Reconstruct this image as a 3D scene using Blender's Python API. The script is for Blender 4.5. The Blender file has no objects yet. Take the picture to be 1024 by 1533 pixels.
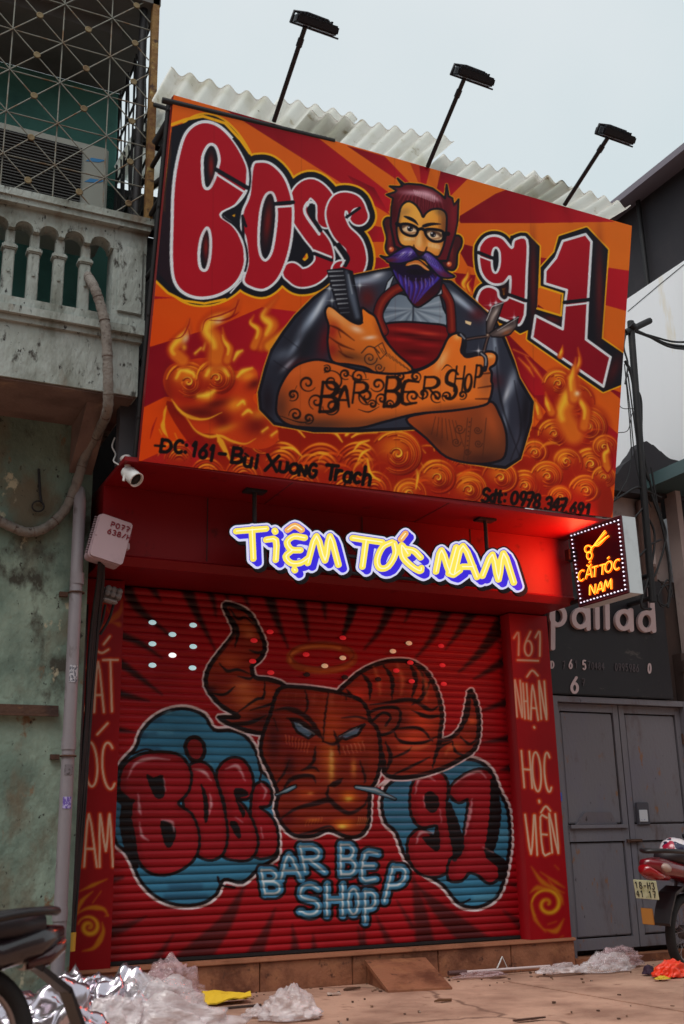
import bpy, bmesh, math, random
import numpy as np
from mathutils import Vector, Matrix
from mathutils.geometry import tessellate_polygon

C = bpy.context.scene.collection
SC = bpy.context.scene
K = 0.82                                  # metres per drafting unit: the scene is drafted in units, built in metres

# ---------------------------------------------------------------- camera
FPX, YAW, PITCH, ROLL = 1636.06, 0.45309322, 0.29746319, -0.02252695
CAM = np.array([0.0, -9.6025, 1.2])
_d = np.array([math.sin(YAW) * math.cos(PITCH), math.cos(YAW) * math.cos(PITCH), math.sin(PITCH)])
_r = np.array([math.cos(YAW), -math.sin(YAW), 0.0]); _u = np.cross(_r, _d)
_r2 = _r * math.cos(ROLL) + _u * math.sin(ROLL); _u2 = -_r * math.sin(ROLL) + _u * math.cos(ROLL)
MV = np.array([_r2, -_u2, _d])
cd = bpy.data.cameras.new('camera'); cam = bpy.data.objects.new('camera', cd); C.objects.link(cam)
cam.matrix_world = Matrix(((_r2[0], _u2[0], -_d[0], CAM[0] * K), (_r2[1], _u2[1], -_d[1], CAM[1] * K), (_r2[2], _u2[2], -_d[2], CAM[2] * K), (0, 0, 0, 1)))
cd.sensor_fit = 'HORIZONTAL'; cd.sensor_width = 36; cd.lens = FPX / 1024 * 36
cd.clip_start = .05; cd.clip_end = 600
cd.dof.use_dof = True; cd.dof.focus_distance = 9.6; cd.dof.aperture_fstop = 3.5
SC.camera = cam

# ---------------------------------------------------------------- sky, sun, exposure
SUN_EL, SUN_AZ = math.radians(57), math.radians(228)       # soft high daylight from the street side
w = bpy.data.worlds.new('World'); SC.world = w; w.use_nodes = True
nt = w.node_tree; bg = nt.nodes['Background']
sky = nt.nodes.new('ShaderNodeTexSky'); sky.sky_type = 'NISHITA'; sky.sun_disc = False
sky.sun_elevation = SUN_EL; sky.sun_rotation = SUN_AZ
sky.air_density = 1.0; sky.dust_density = 4.0; sky.ozone_density = 1.0
hs = nt.nodes.new('ShaderNodeHueSaturation'); hs.inputs['Saturation'].default_value = .18; hs.inputs['Value'].default_value = 1.0
mx = nt.nodes.new('ShaderNodeMix'); mx.data_type = 'RGBA'; mx.inputs[0].default_value = .75
mx.inputs[7].default_value = (8.2, 9.2, 9.7, 1)          # even cloud cover
nt.links.new(sky.outputs[0], hs.inputs['Color']); nt.links.new(hs.outputs[0], mx.inputs[6]); nt.links.new(mx.outputs[2], bg.inputs[0])
tn = nt.nodes.new('ShaderNodeTexNoise'); tn.inputs['Scale'].default_value = 2.2; tn.inputs['Detail'].default_value = 5
tg = nt.nodes.new('ShaderNodeTexCoord'); nt.links.new(tg.outputs['Generated'], tn.inputs['Vector'])
rp_ = nt.nodes.new('ShaderNodeValToRGB'); rp_.color_ramp.elements[0].position = .3; rp_.color_ramp.elements[0].color = (7.6, 8.9, 9.3, 1); rp_.color_ramp.elements[1].position = .72; rp_.color_ramp.elements[1].color = (9.3, 9.9, 10.2, 1)
nt.links.new(tn.outputs[0], rp_.inputs[0]); nt.links.new(rp_.outputs[0], mx.inputs[7])          # soft unevenness of the cloud
bg.inputs[1].default_value = .1
sl = bpy.data.lights.new('sun', 'SUN'); sl.energy = 1.5; sl.angle = math.radians(28); sl.color = (1, .96, .9)
so = bpy.data.objects.new('sun', sl); C.objects.link(so)
_s = Vector((math.sin(SUN_AZ) * math.cos(SUN_EL), math.cos(SUN_AZ) * math.cos(SUN_EL), math.sin(SUN_EL)))
so.rotation_euler = _s.to_track_quat('Z', 'Y').to_euler(); so.location = (0, -8, 15)
SC.view_settings.view_transform = 'Standard'; SC.view_settings.look = 'None'; SC.view_settings.exposure = 0; SC.view_settings.gamma = 1
SC.cycles.max_bounces = 8; SC.cycles.transparent_max_bounces = 12; SC.cycles.caustics_reflective = False; SC.cycles.caustics_refractive = False
# ---------------------------------------------------------------- surveying helpers: a sight line meets a real plane
def ray(x, y): return MV.T @ np.array([(x - 512) / FPX, (y - 766.5) / FPX, 1.0])
def at(x, y, ax, val):
    d = ray(x, y); return CAM + (val - CAM[ax]) / d[ax] * d
def atp(x, y, p0, n):
    d = ray(x, y); p0 = np.asarray(p0, float); n = np.asarray(n, float); return CAM + ((p0 - CAM) @ n) / (d @ n) * d
def proj(P):
    v = (np.asarray(P, float) - CAM) @ MV.T; return 512 + FPX * v[:, 0] / v[:, 2], 766.5 + FPX * v[:, 1] / v[:, 2]

# ---------------------------------------------------------------- naming
def tag(o, label=None, cat=None, group=None, kind=None):
    for k, v in (('label', label), ('category', cat), ('group', group), ('kind', kind)):
        if v: o[k] = v
    return o
def thing(name, label, cat, loc=(0, 0, 0), group=None, rz=0.):
    o = bpy.data.objects.new(name, None); C.objects.link(o); o.empty_display_size = .1
    o.location = Vector(loc) * K; o.rotation_euler = (0, 0, rz)
    return tag(o, label, cat, group)
def origin(o):
    l = np.zeros(3)
    while o is not None: l = l + np.array(o.location) / K; o = o.parent
    return l
def copy_tree(o, parent=None):
    c = o.copy(); C.objects.link(c)
    if parent is not None: c.parent = parent
    for ch in list(o.children): copy_tree(ch, c)
    return c

class MB:
    """collects pieces (in drafting units) and links them as one mesh object"""
    def __init__(self): self.v = []; self.f = []; self.sm = []
    def add(self, V, F, smooth=False):
        n = len(self.v); self.v += [tuple(map(float, p)) for p in V]; self.f += [tuple(i + n for i in q) for q in F]; self.sm += [smooth] * len(F); return self
    def box(self, a, b, M=None):
        x0, y0, z0 = a; x1, y1, z1 = b
        V = [(x0, y0, z0), (x1, y0, z0), (x1, y1, z0), (x0, y1, z0), (x0, y0, z1), (x1, y0, z1), (x1, y1, z1), (x0, y1, z1)]
        if M is not None: V = [M @ Vector(p) for p in V]
        return self.add(V, [(0, 3, 2, 1), (4, 5, 6, 7), (0, 1, 5, 4), (1, 2, 6, 5), (2, 3, 7, 6), (3, 0, 4, 7)])
    def bbox(self, a, b, c=.02, M=None):
        """box with chamfered edges"""
        bm = bmesh.new(); bmesh.ops.create_cube(bm, size=1)
        for q in bm.verts: q.co = Vector([(a[i] + b[i]) / 2 + q.co[i] * (b[i] - a[i]) for i in range(3)])
        bmesh.ops.bevel(bm, geom=bm.edges[:], offset=c, segments=2, affect='EDGES')
        return self.bm(bm, M)
    def bm(self, bm, M=None, smooth=False):
        bm.verts.ensure_lookup_table(); bm.verts.index_update()
        self.add([(M @ q.co if M is not None else q.co) for q in bm.verts], [[q.index for q in f.verts] for f in bm.faces], smooth); bm.free(); return self
    def hull8(self, P):
        """a box from eight corners: four of one side, then the four behind them"""
        return self.add(P, [(0, 1, 2, 3), (7, 6, 5, 4), (0, 4, 5, 1), (1, 5, 6, 2), (2, 6, 7, 3), (3, 7, 4, 0)])
    def quad(self, P): return self.add(P, [tuple(range(len(P)))])
    def tube(self, P, r, n=8, cap=True):
        P = [np.asarray(p, float) for p in P]; m = len(P)
        R = np.interp(np.linspace(0, 1, m), np.linspace(0, 1, len(r)), r) if np.ndim(r) else [r] * m
        V = []; F = []; up = None
        for i in range(m):
            t = P[min(i + 1, m - 1)] - P[max(i - 1, 0)]; t = t / (np.linalg.norm(t) + 1e-12)
            if up is None: up = np.array([0, 0, 1.]) if abs(t[2]) < .9 else np.array([1., 0, 0])
            a = up - t * (up @ t); a /= np.linalg.norm(a) + 1e-12; b = np.cross(t, a); up = a
            for k in range(n):
                q = 2 * math.pi * k / n; V.append(P[i] + (a * math.cos(q) + b * math.sin(q)) * R[i])
        for i in range(m - 1):
            for k in range(n):
                k2 = (k + 1) % n; F.append((i * n + k, i * n + k2, (i + 1) * n + k2, (i + 1) * n + k))
        self.add(V, F, True)
        if cap: self.add(V[:n], [tuple(range(n))[::-1]]); self.add(V[-n:], [tuple(range(n))])
        return self
    def lathe(self, prof, n=16, M=None):
        """prof: (radius, height) pairs about the z axis"""
        V = []; F = []
        for r, z in prof:
            for k in range(n): q = 2 * math.pi * k / n; V.append((r * math.cos(q), r * math.sin(q), z))
        for i in range(len(prof) - 1):
            for k in range(n): k2 = (k + 1) % n; F.append((i * n + k, i * n + k2, (i + 1) * n + k2, (i + 1) * n + k))
        F.append(tuple(range(n))[::-1]); F.append(tuple((len(prof) - 1) * n + k for k in range(n)))
        if M is not None: V = [M @ Vector(p) for p in V]
        return self.add(V, F, True)
    def prism(self, P, d):
        """flat outline P swept by the vector d"""
        n = len(P); P = [np.asarray(p, float) for p in P]; d = np.asarray(d, float)
        V = P + [p + d for p in P]
        return self.add(V, [tuple(range(n)), tuple(range(2 * n - 1, n - 1, -1))] + [(i, n + i, n + (i + 1) % n, (i + 1) % n) for i in range(n)])
    def build(self, name, m, parent=None, fix=True, auto=None):
        me = bpy.data.meshes.new(name); o0 = origin(parent) if parent is not None else np.zeros(3)
        if parent is None and getattr(self, 'org', None) is not None: o0 = np.asarray(self.org, float)
        me.from_pydata([tuple((np.array(p) - o0) * K) for p in self.v], [], self.f)
        for p, s in zip(me.polygons, self.sm): p.use_smooth = s
        if fix:
            bm = bmesh.new(); bm.from_mesh(me); bmesh.ops.recalc_face_normals(bm, faces=bm.faces); bm.to_mesh(me); bm.free()
        if auto: 
            me.shade_smooth(); me.set_sharp_from_angle(angle=math.radians(auto))
        me.materials.append(m)
        o = bpy.data.objects.new(name, me); C.objects.link(o)
        if parent is not None: o.parent = parent
        else: o.location = Vector(o0) * K
        return o
def based(mb, org): mb.org = org; return mb

# ---------------------------------------------------------------- materials
def lin(c):
    c = [x / 255 for x in c]; return tuple((x / 12.92 if x <= .04045 else ((x + .055) / 1.055) ** 2.4) for x in c) + (1,)
MATS = {}
def mat(name, col, rough=.6, metal=0., var=None, vs=3., bump=0., bs=40., stretch=(1, 1, 1), emit=None, es=0., spec=None, coat=0., detail=6):
    """principled paint; var = list of (threshold, sRGB colour) laid over the base by layered noise"""
    m = bpy.data.materials.new(name); m.use_nodes = True; N = m.node_tree.nodes; L = m.node_tree.links
    b = N['Principled BSDF']; b.inputs['Roughness'].default_value = rough; b.inputs['Metallic'].default_value = metal
    if spec is not None: b.inputs['Specular IOR Level'].default_value = spec
    if coat: b.inputs['Coat Weight'].default_value = coat
    b.inputs['Base Color'].default_value = lin(col)
    tc = N.new('ShaderNodeTexCoord'); mp = N.new('ShaderNodeMapping'); mp.inputs['Scale'].default_value = stretch; L.new(tc.outputs['Object'], mp.inputs[0])
    last = None
    for i, v in enumerate(var or []):
        lo, c = v[0], v[1]; wdt = v[2] if len(v) > 2 else .12; s = v[3] if len(v) > 3 else vs * (1 + .7 * i)
        t = N.new('ShaderNodeTexNoise'); t.inputs['Scale'].default_value = s; t.inputs['Detail'].default_value = detail; t.inputs['Roughness'].default_value = .62; L.new(mp.outputs[0], t.inputs[0])
        of = N.new('ShaderNodeVectorMath'); of.operation = 'ADD'; of.inputs[1].default_value = (i * 7.3, i * 3.1, i * 5.7); L.new(mp.outputs[0], of.inputs[0]); L.new(of.outputs[0], t.inputs[0])
        mr = N.new('ShaderNodeMapRange'); mr.inputs[1].default_value = lo; mr.inputs[2].default_value = lo + wdt; L.new(t.outputs[0], mr.inputs[0])
        x = N.new('ShaderNodeMix'); x.data_type = 'RGBA'; x.inputs[7].default_value = lin(c); L.new(mr.outputs[0], x.inputs[0])
        if last is None: x.inputs[6].default_value = lin(col)
        else: L.new(last, x.inputs[6])
        last = x.outputs[2]
    if last is not None: L.new(last, b.inputs['Base Color'])
    if bump:
        t = N.new('ShaderNodeTexNoise'); t.inputs['Scale'].default_value = bs; t.inputs['Detail'].default_value = 8; L.new(mp.outputs[0], t.inputs[0])
        bp = N.new('ShaderNodeBump'); bp.inputs['Strength'].default_value = bump; bp.inputs['Distance'].default_value = .02; L.new(t.outputs[0], bp.inputs['Height']); L.new(bp.outputs[0], b.inputs['Normal'])
    if emit: b.inputs['Emission Color'].default_value = lin(emit); b.inputs['Emission Strength'].default_value = es
    MATS[name] = m; return m
def painted(name, rough=.45, gain=1., bump=0., dirt=0., coat=0.):
    """reads the colours that the mural code stored on the vertices"""
    m = bpy.data.materials.new(name); m.use_nodes = True; N = m.node_tree.nodes; L = m.node_tree.links; b = N['Principled BSDF']
    a = N.new('ShaderNodeAttribute'); a.attribute_name = 'paint'; b.inputs['Specular IOR Level'].default_value = .22
    g = N.new('ShaderNodeMix'); g.data_type = 'RGBA'; g.blend_type = 'MULTIPLY'; g.inputs[0].default_value = 1; g.inputs[7].default_value = (gain, gain, gain, 1); L.new(a.outputs['Color'], g.inputs[6])
    out = g.outputs[2]
    tc = N.new('ShaderNodeTexCoord')
    if dirt:
        t = N.new('ShaderNodeTexNoise'); t.inputs['Scale'].default_value = 2.2; t.inputs['Detail'].default_value = 8; L.new(tc.outputs['Object'], t.inputs[0])
        mr = N.new('ShaderNodeMapRange'); mr.inputs[1].default_value = .35; mr.inputs[2].default_value = .75; mr.inputs[3].default_value = 1; mr.inputs[4].default_value = 1 - dirt; L.new(t.outputs[0], mr.inputs[0])
        x = N.new('ShaderNodeMix'); x.data_type = 'RGBA'; x.blend_type = 'MULTIPLY'; x.inputs[0].default_value = 1; L.new(out, x.inputs[6]); L.new(mr.outputs[0], x.inputs[7]); out = x.outputs[2]
    L.new(out, b.inputs['Base Color']); b.inputs['Roughness'].default_value = rough
    if coat: b.inputs['Coat Weight'].default_value = coat; b.inputs['Coat Roughness'].default_value = .15
    if bump:
        t = N.new('ShaderNodeTexNoise'); t.inputs['Scale'].default_value = 3; t.inputs['Detail'].default_value = 4; L.new(tc.outputs['Object'], t.inputs[0])
        bp = N.new('ShaderNodeBump'); bp.inputs['Strength'].default_value = bump; bp.inputs['Distance'].default_value = .03; L.new(t.outputs[0], bp.inputs['Height']); L.new(bp.outputs[0], b.inputs['Normal'])
    return m
def store_paint(o, rgb):
    """rgb: sRGB 0..255 per vertex"""
    c = np.clip(rgb, 0, 255) / 255.; c = np.where(c <= .04045, c / 12.92, ((c + .055) / 1.055) ** 2.4)
    a = o.data.color_attributes.new('paint', 'FLOAT_COLOR', 'POINT')
    a.data.foreach_set('color', np.hstack([c, np.ones((len(c), 1))]).astype(np.float32).ravel())
def grid_object(name, P, m, parent):
    """P: rows x cols x 3 in drafting units"""
    r, c = P.shape[:2]; o0 = origin(parent)
    V = ((P.reshape(-1, 3) - o0) * K); me = bpy.data.meshes.new(name)
    i = (np.arange(r - 1)[:, None] * c + np.arange(c - 1)[None]).ravel(); F = np.stack([i, i + 1, i + c + 1, i + c], 1)
    me.vertices.add(len(V)); me.vertices.foreach_set('co', V.astype(np.float32).ravel())
    me.loops.add(F.size); me.loops.foreach_set('vertex_index', F.astype(np.int32).ravel())
    me.polygons.add(len(F)); me.polygons.foreach_set('loop_start', np.arange(0, F.size, 4, dtype=np.int32)); me.polygons.foreach_set('loop_total', np.full(len(F), 4, np.int32))
    me.update(); me.validate()
    me.materials.append(m); o = bpy.data.objects.new(name, me); C.objects.link(o); o.parent = parent
    return o

# ---------------------------------------------------------------- cut-out lettering: strokes -> outline -> solid
def outline(strokes, rad, step=1.):
    """contours of the union of round-brush strokes given in drawing units"""
    A_ = [np.asarray(smooth(s, n=3) if len(s) > 2 else s, float) for s in strokes]
    Q = np.vstack(A_); x0, y0 = Q.min(0) - rad - 3 * step; x1, y1 = Q.max(0) + rad + 3 * step
    nx, ny = int((x1 - x0) / step) + 2, int((y1 - y0) / step) + 2
    X, Y = np.meshgrid(x0 + np.arange(nx) * step, y0 + np.arange(ny) * step); D = np.full(X.shape, 1e6)
    for P in A_:
        for a, b in zip(P[:-1], P[1:]):
            d = b - a; t = np.clip(((X - a[0]) * d[0] + (Y - a[1]) * d[1]) / max(d @ d, 1e-9), 0, 1)
            D = np.minimum(D, np.hypot(X - a[0] - t * d[0], Y - a[1] - t * d[1]))
    D -= rad + 1e-6; I = D < 0
    nxt = {}
    def cross(j, i, e):
        if e == 0: a, b, p, q = D[j, i], D[j, i + 1], (i, j), (i + 1, j)
        else: a, b, p, q = D[j, i], D[j + 1, i], (i, j), (i, j + 1)
        t = a / (a - b); return (x0 + (p[0] + t * (q[0] - p[0])) * step, y0 + (p[1] + t * (q[1] - p[1])) * step)
    S = I[:-1, :-1].astype(int) + I[:-1, 1:] + I[1:, 1:] + I[1:, :-1]
    for j, i in zip(*np.nonzero((S > 0) & (S < 4))):
        c = [I[j, i], I[j, i + 1], I[j + 1, i + 1], I[j + 1, i]]; E = [(j, i, 0), (j, i + 1, 1), (j + 1, i, 0), (j, i, 1)]
        ins = [k for k in range(4) if c[k] and not c[(k + 1) % 4]]; outs = [k for k in range(4) if not c[k] and c[(k + 1) % 4]]
        for k in ins:
            o = min(outs, key=lambda q: (q - k) % 4 if (q - k) % 4 else 9); outs.remove(o); nxt[E[k]] = E[o]
    loops = []
    while nxt:
        s = next(iter(nxt)); L_ = []; k = s
        while k in nxt: L_.append(cross(*k)); k = nxt.pop(k)
        if len(L_) > 4: loops.append(simplify(np.array(L_), step * .16))
    return loops
def simplify(P, tol):
    n = len(P); k = int(np.argmax(((P - P[0]) ** 2).sum(1)))
    def rdp(a, b):
        if b - a < 2: return [a]
        s = P[a:b + 1]; d = s[-1] - s[0]; l = math.hypot(*d) + 1e-12; e = abs((s[:, 0] - s[0, 0]) * d[1] - (s[:, 1] - s[0, 1]) * d[0]) / l; i = int(e.argmax())
        return [a] if e[i] < tol else rdp(a, a + i) + rdp(a + i, b)
    Q = np.vstack([P, P[:1]]); P0 = P; P = Q; r = rdp(0, k) + rdp(k, n); return P0[[i % n for i in r]]
def area(P): return .5 * np.sum(P[:, 0] * np.roll(P[:, 1], -1) - np.roll(P[:, 0], -1) * P[:, 1])
def inpoly(p, P):
    c = False
    for a, b in zip(P, np.roll(P, -1, 0)):
        if (a[1] > p[1]) != (b[1] > p[1]) and p[0] < (b[0] - a[0]) * (p[1] - a[1]) / (b[1] - a[1]) + a[0]: c = not c
    return c
def cutout(mb, strokes, rad, place, depth, step=1.):
    """adds the solid lettering to mb; place maps drawing units to a point, depth is the vector to its back"""
    L_ = outline(strokes, rad, step)
    s0 = np.sign(area(max(L_, key=lambda q: abs(area(q)))))
    outer = [q for q in L_ if np.sign(area(q)) == s0]; holes = [q for q in L_ if np.sign(area(q)) != s0]
    for o in outer:
        hs_ = [h for h in holes if inpoly(h[0], o)]
        rings = [o] + hs_
        flat = np.vstack(rings); tri = tessellate_polygon([[Vector((x, y, 0)) for x, y in r_] for r_ in rings])
        V = [np.asarray(place(x, y)) for x, y in flat]; n = len(V); d = np.asarray(depth, float)
        F = [tuple(t) for t in tri] + [tuple(n + i for i in t[::-1]) for t in tri]
        k = 0
        for r_ in rings:
            m_ = len(r_)
            for i in range(m_): a, b = k + i, k + (i + 1) % m_; F.append((a, b, n + b, n + a))
            k += m_
        mb.add(V + [v + d for v in V], F)
    return mb
# ---------------------------------------------------------------- paint engine (artboards painted by code, then stored per vertex)
class Art:
    """An artboard in its own 2-D drawing units; s samples per unit. Colours are sRGB 0..255."""
    def __init__(self, x0, y0, x1, y1, s, base):
        self.x0, self.y0, self.s = x0, y0, s
        self.W = int((x1 - x0) * s); self.H = int((y1 - y0) * s)
        self.a = np.empty((self.H, self.W, 3), np.float32); self.a[:] = base
        self.clip = None
        self.rng = np.random.RandomState(5)
    def pts(self, P):
        P = np.asarray(P, float)
        return (P - (self.x0, self.y0)) * self.s
    def blend(self, bx, m, col):
        r0, r1, c0, c1 = bx
        if self.clip is not None: m = m * self.clip[r0:r1, c0:c1]
        v = self.a[r0:r1, c0:c1]
        v += m[..., None] * (np.asarray(col, np.float32) - v)
    def mask(self, P):
        """anti-aliased even-odd coverage of one closed outline or of several (holes)"""
        loops = [self.pts(p) for p in (P if isinstance(P[0][0], (list, tuple, np.ndarray)) else [P])]
        A = np.vstack(loops)
        c0 = max(0, int(A[:, 0].min()) - 1); c1 = min(self.W, int(A[:, 0].max()) + 2)
        r0 = max(0, int(A[:, 1].min()) - 1); r1 = min(self.H, int(A[:, 1].max()) + 2)
        if c1 <= c0 or r1 <= r0: return None, None
        m = np.zeros((r1 - r0, c1 - c0), np.float32)
        E = np.vstack([np.hstack([l, np.roll(l, -1, 0)]) for l in loops])
        for r in range(r0, r1):
            for o in (.25, .75):
                y = r + o
                k = (E[:, 1] <= y) != (E[:, 3] <= y)
                if not k.any(): continue
                e = E[k]; xs = np.sort(e[:, 0] + (y - e[:, 1]) / (e[:, 3] - e[:, 1]) * (e[:, 2] - e[:, 0])) - c0
                for a, b in zip(xs[0::2], xs[1::2]):
                    a = max(a, 0.); b = min(b, c1 - c0 - 1e-3)
                    if b <= a: continue
                    i, j = int(a), int(b); row = m[r - r0]
                    if i == j: row[i] += .5 * (b - a)
                    else:
                        row[i] += .5 * (i + 1 - a); row[j] += .5 * (b - j)
                        if j > i + 1: row[i + 1:j] += .5
        return (r0, r1, c0, c1), np.clip(m, 0, 1)
    def fill(self, P, col, al=1.):
        bx, m = self.mask(P)
        if bx: self.blend(bx, m * al, col)
    def grad(self, P, c1, c2, p1, p2, al=1.):
        bx, m = self.mask(P)
        if not bx: return
        r0, r1, q0, q1 = bx
        p1 = self.pts([p1])[0]; p2 = self.pts([p2])[0]; d = p2 - p1
        Y, X = np.mgrid[r0:r1, q0:q1].astype(np.float32)
        t = np.clip(((X - p1[0]) * d[0] + (Y - p1[1]) * d[1]) / (d @ d), 0, 1)[..., None]
        self.blend(bx, m * al, np.asarray(c1, np.float32) * (1 - t) + np.asarray(c2, np.float32) * t)
    def inside(self, P):
        """restrict later painting to the inside of P (None lifts it)"""
        if P is None: self.clip = None; return
        bx, m = self.mask(P)
        self.clip = np.zeros((self.H, self.W), np.float32)
        if bx: self.clip[bx[0]:bx[1], bx[2]:bx[3]] = m
    def dist(self, P, rad, pad):
        P = self.pts(P); n = len(P)
        rad = np.interp(np.linspace(0, 1, n), np.linspace(0, 1, len(np.atleast_1d(rad))), np.atleast_1d(rad)) * self.s if np.ndim(rad) else np.full(n, rad * self.s)
        mx = rad.max() + pad
        c0 = max(0, int(P[:, 0].min() - mx) - 1); c1 = min(self.W, int(P[:, 0].max() + mx) + 2)
        r0 = max(0, int(P[:, 1].min() - mx) - 1); r1 = min(self.H, int(P[:, 1].max() + mx) + 2)
        if c1 <= c0 or r1 <= r0: return None, None
        D = np.full((r1 - r0, c1 - c0), 1e6, np.float32)
        if n == 1: P = np.vstack([P, P + 1e-3]); rad = np.repeat(rad, 2); n = 2
        for i in range(n - 1):
            a, b = P[i], P[i + 1]; q = max(rad[i], rad[i + 1]) + pad
            x0 = max(c0, int(min(a[0], b[0]) - q) - 1); x1 = min(c1, int(max(a[0], b[0]) + q) + 2)
            y0 = max(r0, int(min(a[1], b[1]) - q) - 1); y1 = min(r1, int(max(a[1], b[1]) + q) + 2)
            if x1 <= x0 or y1 <= y0: continue
            Y, X = np.mgrid[y0:y1, x0:x1].astype(np.float32)
            X += .5; Y += .5
            d = b - a; L = max(d @ d, 1e-9)
            t = np.clip(((X - a[0]) * d[0] + (Y - a[1]) * d[1]) / L, 0, 1)
            dd = np.hypot(X - a[0] - t * d[0], Y - a[1] - t * d[1]) - (rad[i] + t * (rad[i + 1] - rad[i]))
            v = D[y0 - r0:y1 - r0, x0 - c0:x1 - c0]; np.minimum(v, dd, out=v)
        return (r0, r1, c0, c1), D
    def stroke(self, P, rad, col, al=1., soft=0.):
        """round brush along P; soft = width of the airbrushed edge in units"""
        sf = max(soft * self.s, .5)
        bx, D = self.dist(P, rad, sf + 1)
        if bx is None: return
        t = np.clip(.5 - D / (2 * sf), 0, 1)
        if soft: t = t * t * (3 - 2 * t)
        self.blend(bx, t * al, col)
    def dot(self, x, y, r, col, al=1., soft=0.): self.stroke([(x, y)], r, col, al, soft)
    def glow(self, x, y, rx, ry, col, al, ang=0.):
        m = max(rx, ry) * 2.2
        c = self.pts([(x, y)])[0]; q = m * self.s
        c0 = max(0, int(c[0] - q)); c1 = min(self.W, int(c[0] + q)); r0 = max(0, int(c[1] - q)); r1 = min(self.H, int(c[1] + q))
        if c1 <= c0 or r1 <= r0: return
        Y, X = np.mgrid[r0:r1, c0:c1].astype(np.float32); X -= c[0]; Y -= c[1]
        ca, sa = math.cos(ang), math.sin(ang)
        u = (X * ca + Y * sa) / (rx * self.s); v = (-X * sa + Y * ca) / (ry * self.s)
        self.blend((r0, r1, c0, c1), np.exp(-(u * u + v * v)) * al, col)
    def sample(self, x, y):
        fx = np.clip((x - self.x0) * self.s - .5, 0, self.W - 1.001); fy = np.clip((y - self.y0) * self.s - .5, 0, self.H - 1.001)
        i = fx.astype(int); j = fy.astype(int); u = (fx - i)[:, None]; v = (fy - j)[:, None]
        a = self.a
        return (a[j, i] * (1 - u) + a[j, i + 1] * u) * (1 - v) + (a[j + 1, i] * (1 - u) + a[j + 1, i + 1] * u) * v

def smooth(P, closed=False, n=6):
    """Catmull-Rom through the points"""
    P = np.asarray(P, float)
    if len(P) < 3: return P
    Q = np.vstack([P[-1], P, P[0], P[1]]) if closed else np.vstack([2 * P[0] - P[1], P, 2 * P[-1] - P[-2]])
    out = []
    t = np.linspace(0, 1, n, endpoint=False)[:, None]
    for i in range(len(Q) - 3):
        a, b, c, d = Q[i:i + 4]
        out.append(.5 * (2 * b + (c - a) * t + (2 * a - 5 * b + 4 * c - d) * t ** 2 + (3 * b - a - 3 * c + d) * t ** 3))
    if not closed: out.append(P[-1:])
    return np.vstack(out)
def sc(P, closed=True, n=5): return smooth(P, closed, n)
def zo(x0, y0, k):
    """drawing units from numbers read off an enlarged detail"""
    return lambda *P: [(x0 + a * k, y0 + b * k) for a, b in P]
def closed(P): P = np.asarray(P, float); return np.vstack([P, P[:1]])

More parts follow.
